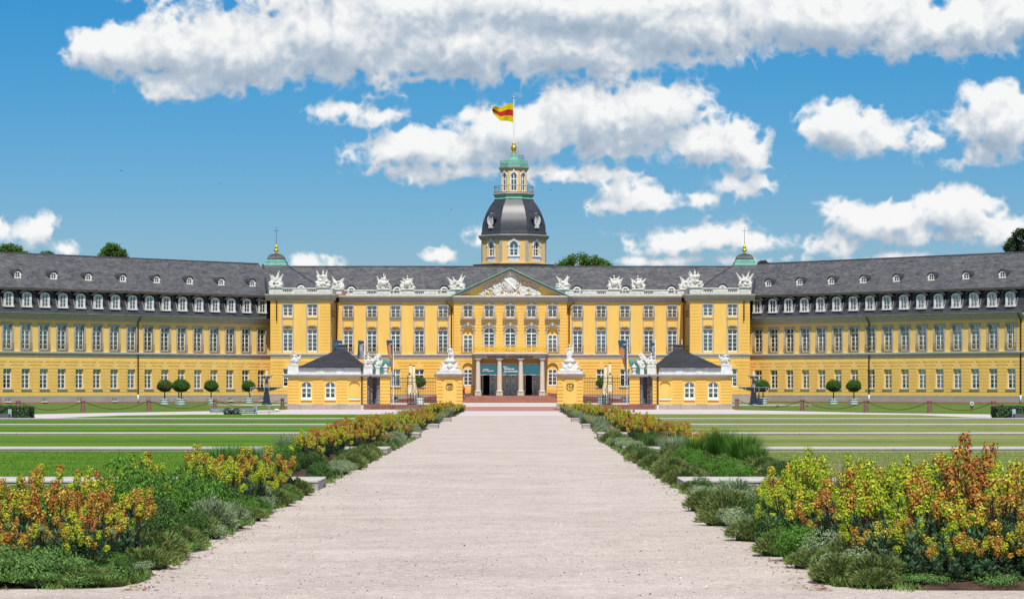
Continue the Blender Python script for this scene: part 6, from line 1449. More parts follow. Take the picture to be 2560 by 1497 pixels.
# ------------------------------------------------------------------ ground, lawns, benches
def noise_mat(name, stops, scales, rough=0.95, stretch=(1, 1, 1), bump=0.3, bs=40, speck=None):
    """layered procedural ground: large patches + fine grain."""
    m = bpy.data.materials.new(name); m.use_nodes = True; N = m.node_tree.nodes; L = m.node_tree.links; b = N['Principled BSDF']; b.inputs['Roughness'].default_value = rough; b.inputs['Specular IOR Level'].default_value = 0.15
    tc = N.new('ShaderNodeTexCoord'); mp = N.new('ShaderNodeMapping'); mp.inputs['Scale'].default_value = stretch; L.new(tc.outputs['Object'], mp.inputs[0])
    acc = None
    for sc, wt in scales:
        n = N.new('ShaderNodeTexNoise'); n.inputs['Scale'].default_value = sc; n.inputs['Detail'].default_value = 5; n.inputs['Roughness'].default_value = 0.65; L.new(mp.outputs[0], n.inputs['Vector'])
        q = N.new('ShaderNodeMath'); q.operation = 'MULTIPLY_ADD'; L.new(n.outputs['Fac'], q.inputs[0]); q.inputs[1].default_value = wt
        if acc is None: q.inputs[2].default_value = 0.5-sum(w for _, w in scales)/2
        else: L.new(acc, q.inputs[2])
        acc = q.outputs[0]
    rp = N.new('ShaderNodeValToRGB'); e = rp.color_ramp.elements; e[0].position = stops[0][0]; e[0].color = (*stops[0][1], 1); e[1].position = stops[-1][0]; e[1].color = (*stops[-1][1], 1)
    for p, c in stops[1:-1]: x = e.new(p); x.color = (*c, 1)
    L.new(acc, rp.inputs[0]); last = rp.outputs[0]
    if speck:
        v = N.new('ShaderNodeTexVoronoi'); v.inputs['Scale'].default_value = speck[0]; L.new(tc.outputs['Object'], v.inputs['Vector'])
        r2 = N.new('ShaderNodeValToRGB'); r2.color_ramp.elements[0].position = speck[1]; r2.color_ramp.elements[0].color = (*speck[2], 1); r2.color_ramp.elements[1].position = speck[1]+0.06; r2.color_ramp.elements[1].color = (1, 1, 1, 1); L.new(v.outputs['Distance'], r2.inputs[0])
        mx = N.new('ShaderNodeMix'); mx.data_type = 'RGBA'; mx.blend_type = 'MULTIPLY'; mx.inputs[0].default_value = 1; L.new(last, mx.inputs[6]); L.new(r2.outputs[0], mx.inputs[7]); last = mx.outputs[2]
    L.new(last, b.inputs['Base Color'])
    if bump:
        n2 = N.new('ShaderNodeTexNoise'); n2.inputs['Scale'].default_value = bs; n2.inputs['Detail'].default_value = 3; L.new(tc.outputs['Object'], n2.inputs['Vector']); bp = N.new('ShaderNodeBump'); bp.inputs['Strength'].default_value = bump; bp.inputs['Distance'].default_value = 0.03; L.new(n2.outputs['Fac'], bp.inputs['Height']); L.new(bp.outputs[0], b.inputs['Normal'])
    MAT[name] = m; return m
M_PATH = noise_mat('gravel_path', [(0.22, (0.30, 0.248, 0.208)), (0.40, (0.465, 0.392, 0.338)), (0.55, (0.55, 0.472, 0.408)), (0.76, (0.72, 0.645, 0.56))], [(0.3, 0.35), (1.3, 0.42), (9, 0.75), (40, 1.4)], bump=0.6, bs=55, speck=(26, 0.05, (0.45, 0.42, 0.42)))
M_CROSS = noise_mat('pale_gravel', [(0.3, (0.52, 0.45, 0.42)), (0.7, (0.64, 0.56, 0.53))], [(0.3, 0.5), (3, 0.5), (20, 0.4)], bump=0.2)
M_GRL = noise_mat('lawn_green', [(0.25, (0.040, 0.095, 0.004)), (0.45, (0.070, 0.160, 0.007)), (0.60, (0.115, 0.220, 0.014)), (0.82, (0.20, 0.27, 0.045))], [(0.08, 0.6), (0.40, 0.9), (3, 0.6), (13, 1.2)], stretch=(0.10, 1, 1), bump=0.8, bs=30)
M_GRR = noise_mat('lawn_dry', [(0.25, (0.070, 0.145, 0.012)), (0.42, (0.135, 0.200, 0.032)), (0.58, (0.225, 0.245, 0.070)), (0.80, (0.34, 0.315, 0.14))], [(0.08, 0.8), (0.45, 1.0), (3, 0.6), (13, 1.2)], stretch=(0.12, 1, 1), bump=0.8, bs=30)
M_GRF = noise_mat('lawn_far', [(0.3, (0.065, 0.125, 0.012)), (0.5, (0.100, 0.165, 0.024)), (0.75, (0.20, 0.225, 0.06))], [(0.06, 0.5), (0.4, 0.5), (4, 0.6)], stretch=(0.25, 1, 1), bump=0.5, bs=20)
M_CON = noise_mat('bench_concrete', [(0.3, (0.34, 0.31, 0.29)), (0.7, (0.42, 0.385, 0.36))], [(0.6, 0.5), (6, 0.5), (40, 0.3)], bump=0.15)
M_CONT = noise_mat('bench_top', [(0.3, (0.47, 0.43, 0.39)), (0.7, (0.62, 0.57, 0.52))], [(0.6, 0.5), (6, 0.5), (40, 0.3)], bump=0.15)
M_SOIL = noise_mat('bed_soil', [(0.3, (0.035, 0.024, 0.018)), (0.6, (0.10, 0.06, 0.04)), (0.8, (0.20, 0.13, 0.09))], [(1, 0.5), (8, 0.6), (50, 0.6)], bump=0.8, bs=30)
M_RPAV = noise_mat('red_paving', [(0.3, (0.33, 0.165, 0.13)), (0.7, (0.43, 0.225, 0.18))], [(0.5, 0.5), (5, 0.5)], bump=0.1)
g = MB().add([(-2500, -200, -0.06), (2500, -200, -0.06), (2500, 5000, -0.06), (-2500, 5000, -0.06)], [(0, 1, 2, 3)]).build('ground', M_GRF); g["kind"] = 'structure'
hpoly([(-70, 2), (70, 2), (70, 26.0), (-70, 26.0)], 0.0, 'forecourt_path', M_PATH)
hpoly([(-4.8, 26.0), (4.3, 26.0), (4.3, 219), (-4.8, 219)], 0.0, 'main_path', M_PATH)
# pale path that crosses behind the lawns
def xy(px, py): D = GD(py); return (WX(px, D), D)
near = [xy(-420, 1068), xy(-200, 1058), xy(70, 1049.5), xy(140, 1048.6), xy(300, 1042), xy(480, 1039.5), xy(700, 1039.2), xy(960, 1039), (-4.8, 181)]
nearr = [(4.3, 181), xy(1600, 1038.6), xy(1850, 1038.4), xy(2100, 1038.8), xy(2300, 1040.8), xy(2420, 1046.6), xy(2500, 1048.5), xy(2700, 1056), xy(2950, 1066)]
farl = [xy(-420, 1041), xy(75, 1035.3), xy(207, 1032.6), xy(372, 1030), xy(537, 1027), xy(640, 1025.2), xy(708, 1024.2)]
farr = [xy(1842, 1024.6), xy(2006, 1027.6), xy(2165, 1031.5), xy(2324, 1033.4), xy(2484, 1035.3), xy(2950, 1044)]
hpoly(near + nearr + farr[::-1] + [(24, 233.9), (3.8, 233.9), (3.8, 219.2), (-4.8, 219.2), (-4.8, 233.9), (-24, 233.9)] + farl[::-1], 0.004, 'cross_path', M_CROSS)
hpoly([(-33, 233.9), (33, 233.9), (33, 338.9), (-33, 338.9)], 0.008, 'courtyard', M_CROSS)
hpoly([(-4.7, 219.1), (3.7, 219.1), (3.7, 236), (5.5, 236), (5.5, 268), (-6.6, 268), (-6.6, 236), (-4.7, 236)], 0.012, 'gate_paving', M_RPAV)
hpoly([(-17, 336), (15.5, 336), (15.5, 345), (-17, 345)], 0.016, 'portal_paving', M_RPAV)
# far lawns below the wings
def farlawn(far, s, name):
    a = [(x, y+0.1) for x, y in far]
    B = B1 if s < 0 else B2
    pts = a + ([(-20.5-0.5, 238), (-22, 330), (B[0]+0.3, 339)] if s < 0 else []) 
    if s < 0: poly = a + [(-21.2, 240), (-28.8, 337.5), (B[0]-0.6, B[1]-0.9), (B[0]-38, B[1]-38.2), (-130, 245)]
    else: poly = [(130, 245), (B[0]+38, B[1]-38.2), (B[0]+0.6, B[1]-0.9), (27.4, 337.5), (20.2, 240)] + a
    o = hpoly(poly if s > 0 else poly, 0.012, name, M_GRF); return o
farlawn(farl, -1, 'far_lawn'); farlawn(farr, 1, 'far_lawn')
rows = [49.7, 76.3, 101.6, 125.6, 150.0]; BDEP = 2.1; LZ = 0.11
def lawn(s):
    inner = -6.9 if s < 0 else 6.3; edge = near[2:-1] if s < 0 else nearr[1:-2]
    m = M_GRL if s < 0 else M_GRR; prev = 26.0
    names = []
    for i, d in enumerate(rows + [None]):
        if d is None:
            pts = sorted([p for p in edge], key=lambda p: -abs(p[0]))
            pts = [p for p in pts if p[1] > prev+0.3]; outer = abs(pts[0][0])
            poly = [(inner, prev)] + [(s*(outer+1), prev)] + [(x, max(y, prev+0.01)) for x, y in pts] + [(inner, 180.8)]
        else: poly = [(inner, prev), (s*80, prev), (s*80, d-0.01), (inner, d-0.01)]
        if s > 0: poly = poly
        mb = MB(); mb.zprism(poly if s > 0 else poly[::-1], -0.02, LZ); o = mb.build('lawn', m); o["kind"] = 'structure'
        if d: prev = d+BDEP+0.01
for s in (-1, 1): lawn(s)
nm = ['nearest', 'second nearest', 'third', 'fourth', 'farthest']
for s in (-1, 1):
    xe = -3.85 if s < 0 else 3.25
    for i, d in enumerate(rows):
        L_ = 80 if i < 4 else 31
        r = empty('concrete_bench', (xe, d, 0), 0, f'{nm[i]} long low concrete bench strip across the {"left" if s<0 else "right"} lawn', 'bench', 'low concrete bench strips across the lawns')
        x = 0.0; k = 0; seg = 4.0 if i < 2 else 8.0
        b = MB()
        while x < L_:
            x2 = min(L_, x+seg); xa, xb = sorted((s*x, s*(x2-0.012))); o = MB().box(xa, xb, 0, BDEP, -0.02, 0.165).build('block', M_CON, r); x = x2; k += 1
            t = MB()
            t.box(xa, xb, -0.02, 0.30, 0.165, 0.20); t.box(xa, xb, 0.33, BDEP-0.36, 0.155, 0.185); t.box(xa, xb, BDEP-0.33, BDEP+0.02, 0.165, 0.20)
            t.build('top_slab', M_CONT, r)
# hedge planters at both picture edges
M_PLT = mat('grey_planter', (0.13, 0.125, 0.135), 0.8, var=0.1, scale=1)
M_HEDGE = mat('hedge_leaf', (0.035, 0.085, 0.012), 0.5, col2=(0.012, 0.035, 0.006), scale=4, island=0.5, spec=0.6)
for s, px, pl1 in ((-1, 73, 22), (1, 2491, 2537)):
    D = 156.0; xe = WX(px, D); w = 4.5; r = empty('hedge', (xe+s*w/2, D+0.8, 0), 0, f'dark clipped hedge block at the {"left" if s<0 else "right"} edge beside the pale path', 'hedge', 'hedge blocks at the picture edges')
    def sh(rg, w=w):
        f = rg.choice((0, 0, 1, 1, 1, 2, 3)); a, b, c = rg.uniform(-w/2, w/2), rg.uniform(-0.8, 0.8), rg.uniform(0.02, 0.82); j = rg.gauss(0, 0.03)
        if f == 0: return ((a, b, 0.82+j), (0, 0, 1))
        if f == 1: return ((a, -0.8+j, c), (0, -1, 0))
        if f == 2: return ((-w/2+j, b, c), (-1, 0, 0))
        return ((w/2+j, b, c), (1, 0, 0))
    leafcloud(6000, sh, 0.085, 60+s).build('foliage', M_HEDGE, r)["kind"] = 'stuff'
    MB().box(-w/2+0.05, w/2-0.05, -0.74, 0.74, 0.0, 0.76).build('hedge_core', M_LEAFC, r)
    D2 = 152.6; xp = WX(pl1, D2); r2 = MB(); r2.box(0, s*4, 0, 0.9, 0, 0.40); r2.box(s*0.06, s*3.94, 0.06, 0.84, 0.40, 0.41); o = r2.build('planter_box', M_PLT, None, (xp, D2, 0.02)); tag(o, f'low grey concrete planter in front of the {"left" if s<0 else "right"} edge hedge', 'planter', 'grey planters at the picture edges')
    xq = WX(24.5 if s < 0 else 2535, 153.2); m = MB(); m.box(-0.10, 0.10, -0.03, 0.03, 0.22 if s < 0 else 0.15, 0.72); q = m.build('info_post', mat('post_blue' + str(s), (0.36, 0.50, 0.50) if s < 0 else (0.45, 0.50, 0.62), 0.5), None, (xq, 153.2, 0)); tag(q, f'small pale blue post in front of the {"left" if s<0 else "right"} edge hedge', 'post', 'pale posts by the hedges'); MB().tube([(0, 0, 0), (0, 0, 0.25)], 0.03, 5).build('foot', M_DK, q)
# sill stones at the foot of the gate piers
for s in (-1, 1):
    o = MB().box(*sorted((s*4.0, s*5.6)), 0, 0.35, 0, 0.10).build('sill_stone', M_RD, None, (GX, GY-3.5, 0)); tag(o, f'flat dark red stone strip at the foot of the {"right" if s>0 else "left"} gate pier', 'stone strip', 'red stone strips by the piers')

# ------------------------------------------------------------------ trees behind the palace
M_TL = [mat('tree_leaf', (0.10, 0.19, 0.022), 0.7, col2=(0.045, 0.10, 0.014), scale=0.7, island=0.4, trans=0.2), mat('tree_leaf_dark', (0.030, 0.065, 0.016), 0.7, col2=(0.014, 0.032, 0.010), scale=0.7, island=0.4, trans=0.15)]
def tree(px, py_top, D, rx, rz, m, label, seed):
    zt = WZ(py_top, D); r = empty('tree', (WX(px, D), D, 0), 0, label, 'tree', 'trees rising behind the palace roofs'); rg = random.Random(seed)
    cl = [(rg.uniform(-0.9, 0.9)*rx, rg.gauss(0, rx*0.3), zt-0.3-rz*1.7*rg.random()**1.5) for _ in range(80)]
    cl = [(x, y, min(z, zt-0.5-0.8*rz*(x/rx)**2)) for x, y, z in cl]
    def sh(q):
        c = q.choice(cl); a = Vector((q.gauss(0, 1), q.gauss(0, 1), q.gauss(0, 1))).normalized(); k = (0.34+rx*0.10)*q.uniform(0.2, 1.25); return (tuple(Vector(c)+a*k), a)
    leafcloud(12000, sh, 0.24, seed).build('crown', m, r)["kind"] = 'stuff'
    t = MB(); t.tube([(0, 0, 0), (0.2, 0, zt*0.4), (0, 0, zt-rz*0.8)], [0.5, 0.38, 0.15], 8)
    for c in cl[::3]: t.tube([(0.1, 0, zt-rz*1.9), ((c[0])*0.5, c[1]*0.5, (zt-rz*1.5+c[2])/2), c], [0.16, 0.1, 0.03], 5)
    t.build('trunk', M_BARK, r)
tree(283, 608, 390, 2.1, 2.8, M_TL[0], 'dark green tree top rising above the left wing roof ridge', 1)
tree(22, 612, 390, 3.6, 3.0, M_TL[0], 'tree top at the far left edge above the left wing roof', 2)
tree(118, 628.5, 390, 1.9, 2.4, M_TL[0], 'tip of a tree just showing over the left wing ridge', 3)
tree(1458, 635, 400, 4.7, 3.2, M_TL[0], 'broad tree crown just right of the tower behind the main roof', 4)
tree(2562, 568, 372, 2.8, 4.0, M_TL[1], 'dark tree at the far right edge above the right wing roof', 5)
tree(1908, 650, 375, 1.0, 1.6, M_TL[1], 'small tree tip beside the right roof lantern', 6)
# ------------------------------------------------------------------ planting beds along the path
G = {}
G['leaf'] = mat('spurge_leaf', (0.105, 0.205, 0.085), 0.75, col2=(0.050, 0.120, 0.055), scale=6, island=0.35, trans=0.12)
G['lime'] = mat('bract_lime', (0.42, 0.56, 0.02), 0.7, var=0.15, scale=20, island=0.35, trans=0.25)
G['yell'] = mat('bract_yellow', (0.72, 0.62, 0.06), 0.7, var=0.15, scale=20, island=0.35, trans=0.25)
G['oran'] = mat('bract_orange', (0.66, 0.27, 0.05), 0.7, var=0.2, scale=20, island=0.4, trans=0.25)
G['brow'] = mat('bract_brown', (0.50, 0.165, 0.035), 0.75, var=0.2, scale=20, island=0.4, trans=0.2)
G['stem'] = mat('red_stem', (0.13, 0.05, 0.03), 0.7, var=0.2, scale=5)
G['grey'] = mat('silver_leaf', (0.33, 0.40, 0.22), 0.8, col2=(0.19, 0.26, 0.12), scale=5, island=0.3, trans=0.15)
G['dark'] = mat('dark_bush_leaf', (0.085, 0.175, 0.025), 0.65, col2=(0.035, 0.085, 0.014), scale=4, island=0.4, trans=0.15)
G['brig'] = mat('bright_leaf', (0.135, 0.300, 0.030), 0.65, col2=(0.065, 0.165, 0.018), scale=4, island=0.4, trans=0.2)
G['mid'] = mat('mid_green_leaf', (0.15, 0.27, 0.06), 0.7, col2=(0.07, 0.15, 0.03), scale=4, island=0.45, trans=0.2)
G['olive'] = mat('olive_leaf', (0.22, 0.27, 0.075), 0.75, col2=(0.11, 0.16, 0.04), scale=4, island=0.4, trans=0.15)
G['straw'] = mat('straw_blade', (0.33, 0.28, 0.19), 0.8, var=0.2, scale=4, island=0.3)
def spurge(seed, h, n, weights, spread=0.42, bare=0.0):
    rg = random.Random(seed); F_ = MB(); Hh = MB(); keys = ['lime', 'yell', 'oran', 'brow']
    for s in range(n):
        a = rg.uniform(0, 6.28); o = spread*math.sqrt(rg.random()); H = h*rg.uniform(0.50, 1.0)*(1-0.22*(o/spread)**2)
        b = Vector((o*0.35*math.cos(a), o*0.35*math.sin(a), 0)); t = Vector((o*1.15*math.cos(a), o*1.15*math.sin(a), H)); mid = (b+t)/2+Vector((o*0.28*math.cos(a), o*0.28*math.sin(a), -H*0.05))
        def C(u): return b*(1-u)**2+mid*2*u*(1-u)+t*u*u
        F_.tube([C(0), C(0.35), C(0.7), C(1.0)], [0.012, 0.011, 0.009, 0.006], 3, 1, cap=False)
        deadstem = rg.random() < bare
        nl = 20 if deadstem else 80
        for i in range(nl):
            u = rg.uniform(0.10, 0.78); p = C(u); an = i*2.4; L_ = rg.uniform(0.09, 0.15)*(0.7 if u > 0.6 else 1); dn = Vector((math.cos(an), math.sin(an), rg.uniform(-0.25, 0.55))).normalized(); w = Vector((-math.sin(an), math.cos(an), 0))*0.0085
            e = p+dn*L_; q = p+dn*L_*0.55+Vector((0, 0, 0.008)); k = len(F_.v)
            F_.add([p-w*0.5, q-w, e, q+w, p+w*0.5], [(0, 1, 3, 4), (1, 2, 3)], 0)
        # flower column of round bracts
        w_ = weights[:]; r0 = rg.random(); c0 = 0; acc = 0
        for i, x in enumerate(w_):
            acc += x
            if r0 < acc: c0 = i; break
        hl = rg.uniform(0.15, 0.27)*h; rad = rg.uniform(0.060, 0.085); top = C(1.0); bot = C(max(0.5, 1-hl/h)); nb = int(185*hl/0.24)
        for i in range(nb):
            u = rg.random(); p = bot.lerp(top, u)+Vector((0, 0, 0.02)); an = rg.uniform(0, 6.28); rr = rad*(0.65+0.35*math.sin(u*2.8))*rg.uniform(0.55, 1.08)
            nn = Vector((math.cos(an), math.sin(an), rg.uniform(-0.1, 1.0)+(0.7 if u > 0.85 else 0))).normalized(); c = p+Vector((math.cos(an)*rr, math.sin(an)*rr, rg.uniform(-0.01, 0.02))); s_ = rg.uniform(0.010, 0.016)
            tt = nn.orthogonal().normalized(); bb = nn.cross(tt); ci = c0
            q_ = rg.random()
            if q_ < 0.42: ci = max(0, min(3, c0+rg.choice((-1, 1))))
            elif q_ < 0.52: ci = 4
            if u < 0.35 and c0 >= 1 and rg.random() < 0.3: ci = c0-1
            Hh.add([c+tt*s_, c+bb*s_, c-tt*s_, c-bb*s_], [(0, 1, 2, 3)], ci)
    return F_.mesh('foliage', [G['leaf'], G['stem']]), Hh.mesh('flower_heads', [G[k] for k in keys] + [G['brig']])
def rosette(seed, h, n, spread=0.42):
    rg = random.Random(seed); m = MB()
    for s in range(n):
        a = rg.uniform(0, 6.28); o = spread*math.sqrt(rg.random()); H = h*rg.uniform(0.6, 1.0)*(1-0.35*(o/spread)**2); b = Vector((o*0.4*math.cos(a), o*0.4*math.sin(a), 0)); t = Vector((o*1.2*math.cos(a), o*1.2*math.sin(a), H)); ax = (t-b).normalized()
        m.tube([b, t], 0.010, 3, 1, cap=False)
        for i in range(90):
            u = rg.uniform(0.15, 1.0); p = b.lerp(t, u); an = i*2.4; up = 0.15+0.9*max(0, u-0.7)/0.3; L_ = rg.uniform(0.09, 0.14); dn = (Vector((math.cos(an), math.sin(an), up-0.15))+ax*0.2).normalized(); w = Vector((-math.sin(an), math.cos(an), 0))*0.0085; e = p+dn*L_; q = p+dn*L_*0.55
            m.add([p-w*0.5, q-w, e, q+w, p+w*0.5], [(0, 1, 3, 4), (1, 2, 3)], 0)
    return m.mesh('foliage', [G['leaf'], G['stem']])
def mound(seed, rad, h, n, key, L_=0.12, w=0.005, core=True, out=1.0, curl=0.2):
    rg = random.Random(seed); m = MB()
    for i in range(n):
        z = rg.random()**0.7; a = rg.uniform(0, 6.28); q = math.sqrt(max(0, 1-z*z)); k = rg.uniform(0.75, 1.0)*(1+0.12*math.sin(a*3+seed)+0.08*math.sin(a*5))
        p = Vector((rad*q*math.cos(a)*k, rad*q*math.sin(a)*k, h*z*k)); d = Vector((q*math.cos(a)*out, q*math.sin(a)*out, z*0.6+0.55)); d = (d+Vector((rg.gauss(0, 0.3), rg.gauss(0, 0.3), rg.gauss(0, 0.2)))).normalized()
        t = d.orthogonal().normalized(); t = Matrix.Rotation(rg.uniform(0, 6.28), 3, d) @ t; l = L_*rg.uniform(0.5, 1.3); b = p-d*l*0.3; e = p+d*l*0.8+Vector((0, 0, -curl*l))
        m.add([b-t*w, p-t*w*1.5, e, p+t*w*1.5, b+t*w], [(0, 1, 3, 4), (1, 2, 3)])
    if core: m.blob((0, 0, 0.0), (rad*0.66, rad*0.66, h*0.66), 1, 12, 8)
    return m.mesh('foliage', [G[key], M_LEAFC])
def leafbush(seed, rad, h, n, key, size=0.035, lumps=7):
    rg = random.Random(seed); cl = [(rg.uniform(-1, 1)*rad*0.55, rg.uniform(-1, 1)*rad*0.55, rg.uniform(0.25, 0.7)*h, rg.uniform(0.4, 0.6)) for _ in range(lumps)]
    def sh(q):
        c = q.choice(cl); a = Vector((q.gauss(0, 1), q.gauss(0, 1), q.gauss(0, 1))).normalized(); k = c[3]*q.uniform(0.7, 1.05); p = Vector((c[0]+a.x*k*rad, c[1]+a.y*k*rad, max(0.01, c[2]+a.z*k*h*0.65))); return (tuple(p), a)
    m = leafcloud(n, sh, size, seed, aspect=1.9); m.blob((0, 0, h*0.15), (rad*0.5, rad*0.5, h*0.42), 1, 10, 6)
    return m.mesh('foliage', [G[key], M_LEAFC])
def grass_tuft(seed, rad, h, n, key, w=0.006):
    rg = random.Random(seed); m = MB()
    for i in range(n):
        a = rg.uniform(0, 6.28); o = rad*math.sqrt(rg.random()); b = Vector((o*0.3*math.cos(a), o*0.3*math.sin(a), 0)); hh = h*rg.uniform(0.55, 1.0); e = Vector((o*1.1*math.cos(a), o*1.1*math.sin(a), hh)); c = (b+e)/2+Vector((0, 0, hh*0.12)); t = Vector((-math.sin(a), math.cos(a), 0))*w
        m.add([b-t, c-t*0.8, e, c+t*0.8, b+t], [(0, 1, 3, 4), (1, 2, 3)])
    return m.mesh('foliage', G[key])
SPU = {'lime': [spurge(101+i, 1.0, 15, [0.78, 0.18, 0.04, 0.0]) for i in range(3)], 'gold': [spurge(111+i, 1.0, 15, [0.28, 0.46, 0.20, 0.06]) for i in range(3)], 'oran': [spurge(121+i, 1.0, 15, [0.05, 0.28, 0.45, 0.22], bare=0.15) for i in range(3)], 'brow': [spurge(131+i, 1.0, 13, [0.0, 0.08, 0.35, 0.57], spread=0.36, bare=0.6) for i in range(2)]}
OTH = {'ros': [rosette(301+i, 0.55, 15) for i in range(2)], 'silver': [mound(201+i, 0.42, 0.42, 2600, 'grey') for i in range(2)], 'dark': [leafbush(211+i, 0.42, 0.48, 5200, 'dark', 0.019) for i in range(2)], 'bright': [leafbush(221+i, 0.45, 0.42, 5200, 'brig', 0.021) for i in range(2)], 'olive': [mound(231+i, 0.45, 0.32, 2600, 'olive', 0.09, 0.006) for i in range(2)], 'lav': [grass_tuft(241+i, 0.5, 0.62, 520, 'grey', 0.006) for i in range(2)], 'tall': [grass_tuft(251, 0.45, 0.8, 900, 'brig', 0.005)], 'dry': [grass_tuft(261, 0.6, 0.85, 260, 'straw', 0.004)], 'low': [leafbush(271+i, 0.5, 0.22, 4200, 'mid', 0.022, 9) for i in range(2)], 'grey_low': [mound(281+i, 0.42, 0.2, 2200, 'olive', 0.07, 0.005) for i in range(2)], 'sage': [leafbush(291+i, 0.42, 0.34, 4200, 'grey', 0.018) for i in range(2)]}
DESC = {'ros': ('spurge', 'flowerless blue-green spurge rosette bush'), 'lime': ('spurge', 'lime-green spurge bush'), 'gold': ('spurge', 'golden-yellow spurge bush'), 'oran': ('spurge', 'orange-headed spurge bush'), 'brow': ('spurge', 'withered brown-orange spurge bush'),
        'silver': ('shrub', 'round silvery-grey santolina cushion'), 'dark': ('shrub', 'dark green dense low bush'), 'bright': ('plant', 'bright green leafy plant'), 'olive': ('plant', 'olive-green mounded herb'), 'lav': ('shrub', 'grey-green spiky lavender tuft'), 'tall': ('grass tuft', 'tall fine green grass tuft'), 'dry': ('grass tuft', 'dry straw-coloured twiggy tuft'), 'low': ('plant', 'low bright green spreading plant'), 'grey_low': ('plant', 'low olive mat-forming plant'), 'sage': ('shrub', 'pale sage-green leafy bush')}
NPL = {}
SEG = ['before the nearest bench', 'past the nearest bench', 'past the second bench', 'past the third bench', 'past the fourth bench', 'near the gate']
ONAME = {'ros': 'spurge_rosette', 'lime': 'spurge_bush', 'gold': 'spurge_bush', 'oran': 'spurge_bush', 'brow': 'spurge_bush', 'silver': 'santolina_cushion', 'dark': 'low_bush', 'bright': 'leafy_plant', 'olive': 'herb_mound', 'lav': 'lavender_tuft', 'tall': 'grass_tuft', 'dry': 'dry_tuft', 'low': 'spreading_plant', 'grey_low': 'mat_plant', 'sage': 'sage_bush'}
PLANTED = []
def plant(kind, x, y, sc=1.0, hz=1.0, label=None, rot=None):
    rg = random; lst = SPU.get(kind) or OTH[kind]; q = lst[rg.randrange(len(lst))]
    s = -1 if x < 0 else 1; i = sum(1 for d in rows if y > d+1)
    nm = ONAME[kind]
    if kind in SPU: o = link(nm, q[0], None, (x, y, 0.05), rot if rot is not None else rg.uniform(0, 6.28)); link('flower_heads', q[1], o)
    else: o = link(nm, q, None, (x, y, 0.04), rot if rot is not None else rg.uniform(0, 6.28))
    o.scale = (sc, sc, sc*hz); PLANTED.append((o, kind, x, y, sc, hz, s, i)); return o
def name_plants():
    import collections
    side = {-1: 'left', 1: 'right'}; cells = collections.defaultdict(list)
    for p in PLANTED: cells[(p[1], p[6], p[7])].append(p)
    for (kind, s, i), L_ in cells.items():
        cat, d = DESC[kind]; L_.sort(key=lambda p: p[3]); n = len(L_)
        pz = lambda p: 'by the path' if abs(p[2]) < 4.6 else 'mid bed' if abs(p[2]) < 5.7 else 'by the lawn'
        w = ['nearest', 'second', 'third', 'fourth', 'fifth', 'sixth', 'seventh', 'eighth', 'ninth', 'tenth', 'eleventh', 'twelfth', 'thirteenth', 'fourteenth', 'fifteenth', 'sixteenth', 'seventeenth', 'eighteenth', 'nineteenth', 'twentieth'] + ['far']*40
        for j, p in enumerate(L_):
            o = p[0]; same = [q for q in L_ if pz(q) == pz(p)]; k = same.index(p)
            rank = '' if len(same) == 1 else w[k]+' '
            lb = f'{rank}{d}, {side[s]} bed {pz(p)}, {SEG[i]}'
            tag(o, lb, cat, f'{d.replace(" bush","")} plants of the {side[s]} bed {SEG[i]}')
rg0 = random.Random(77); random.seed(99)
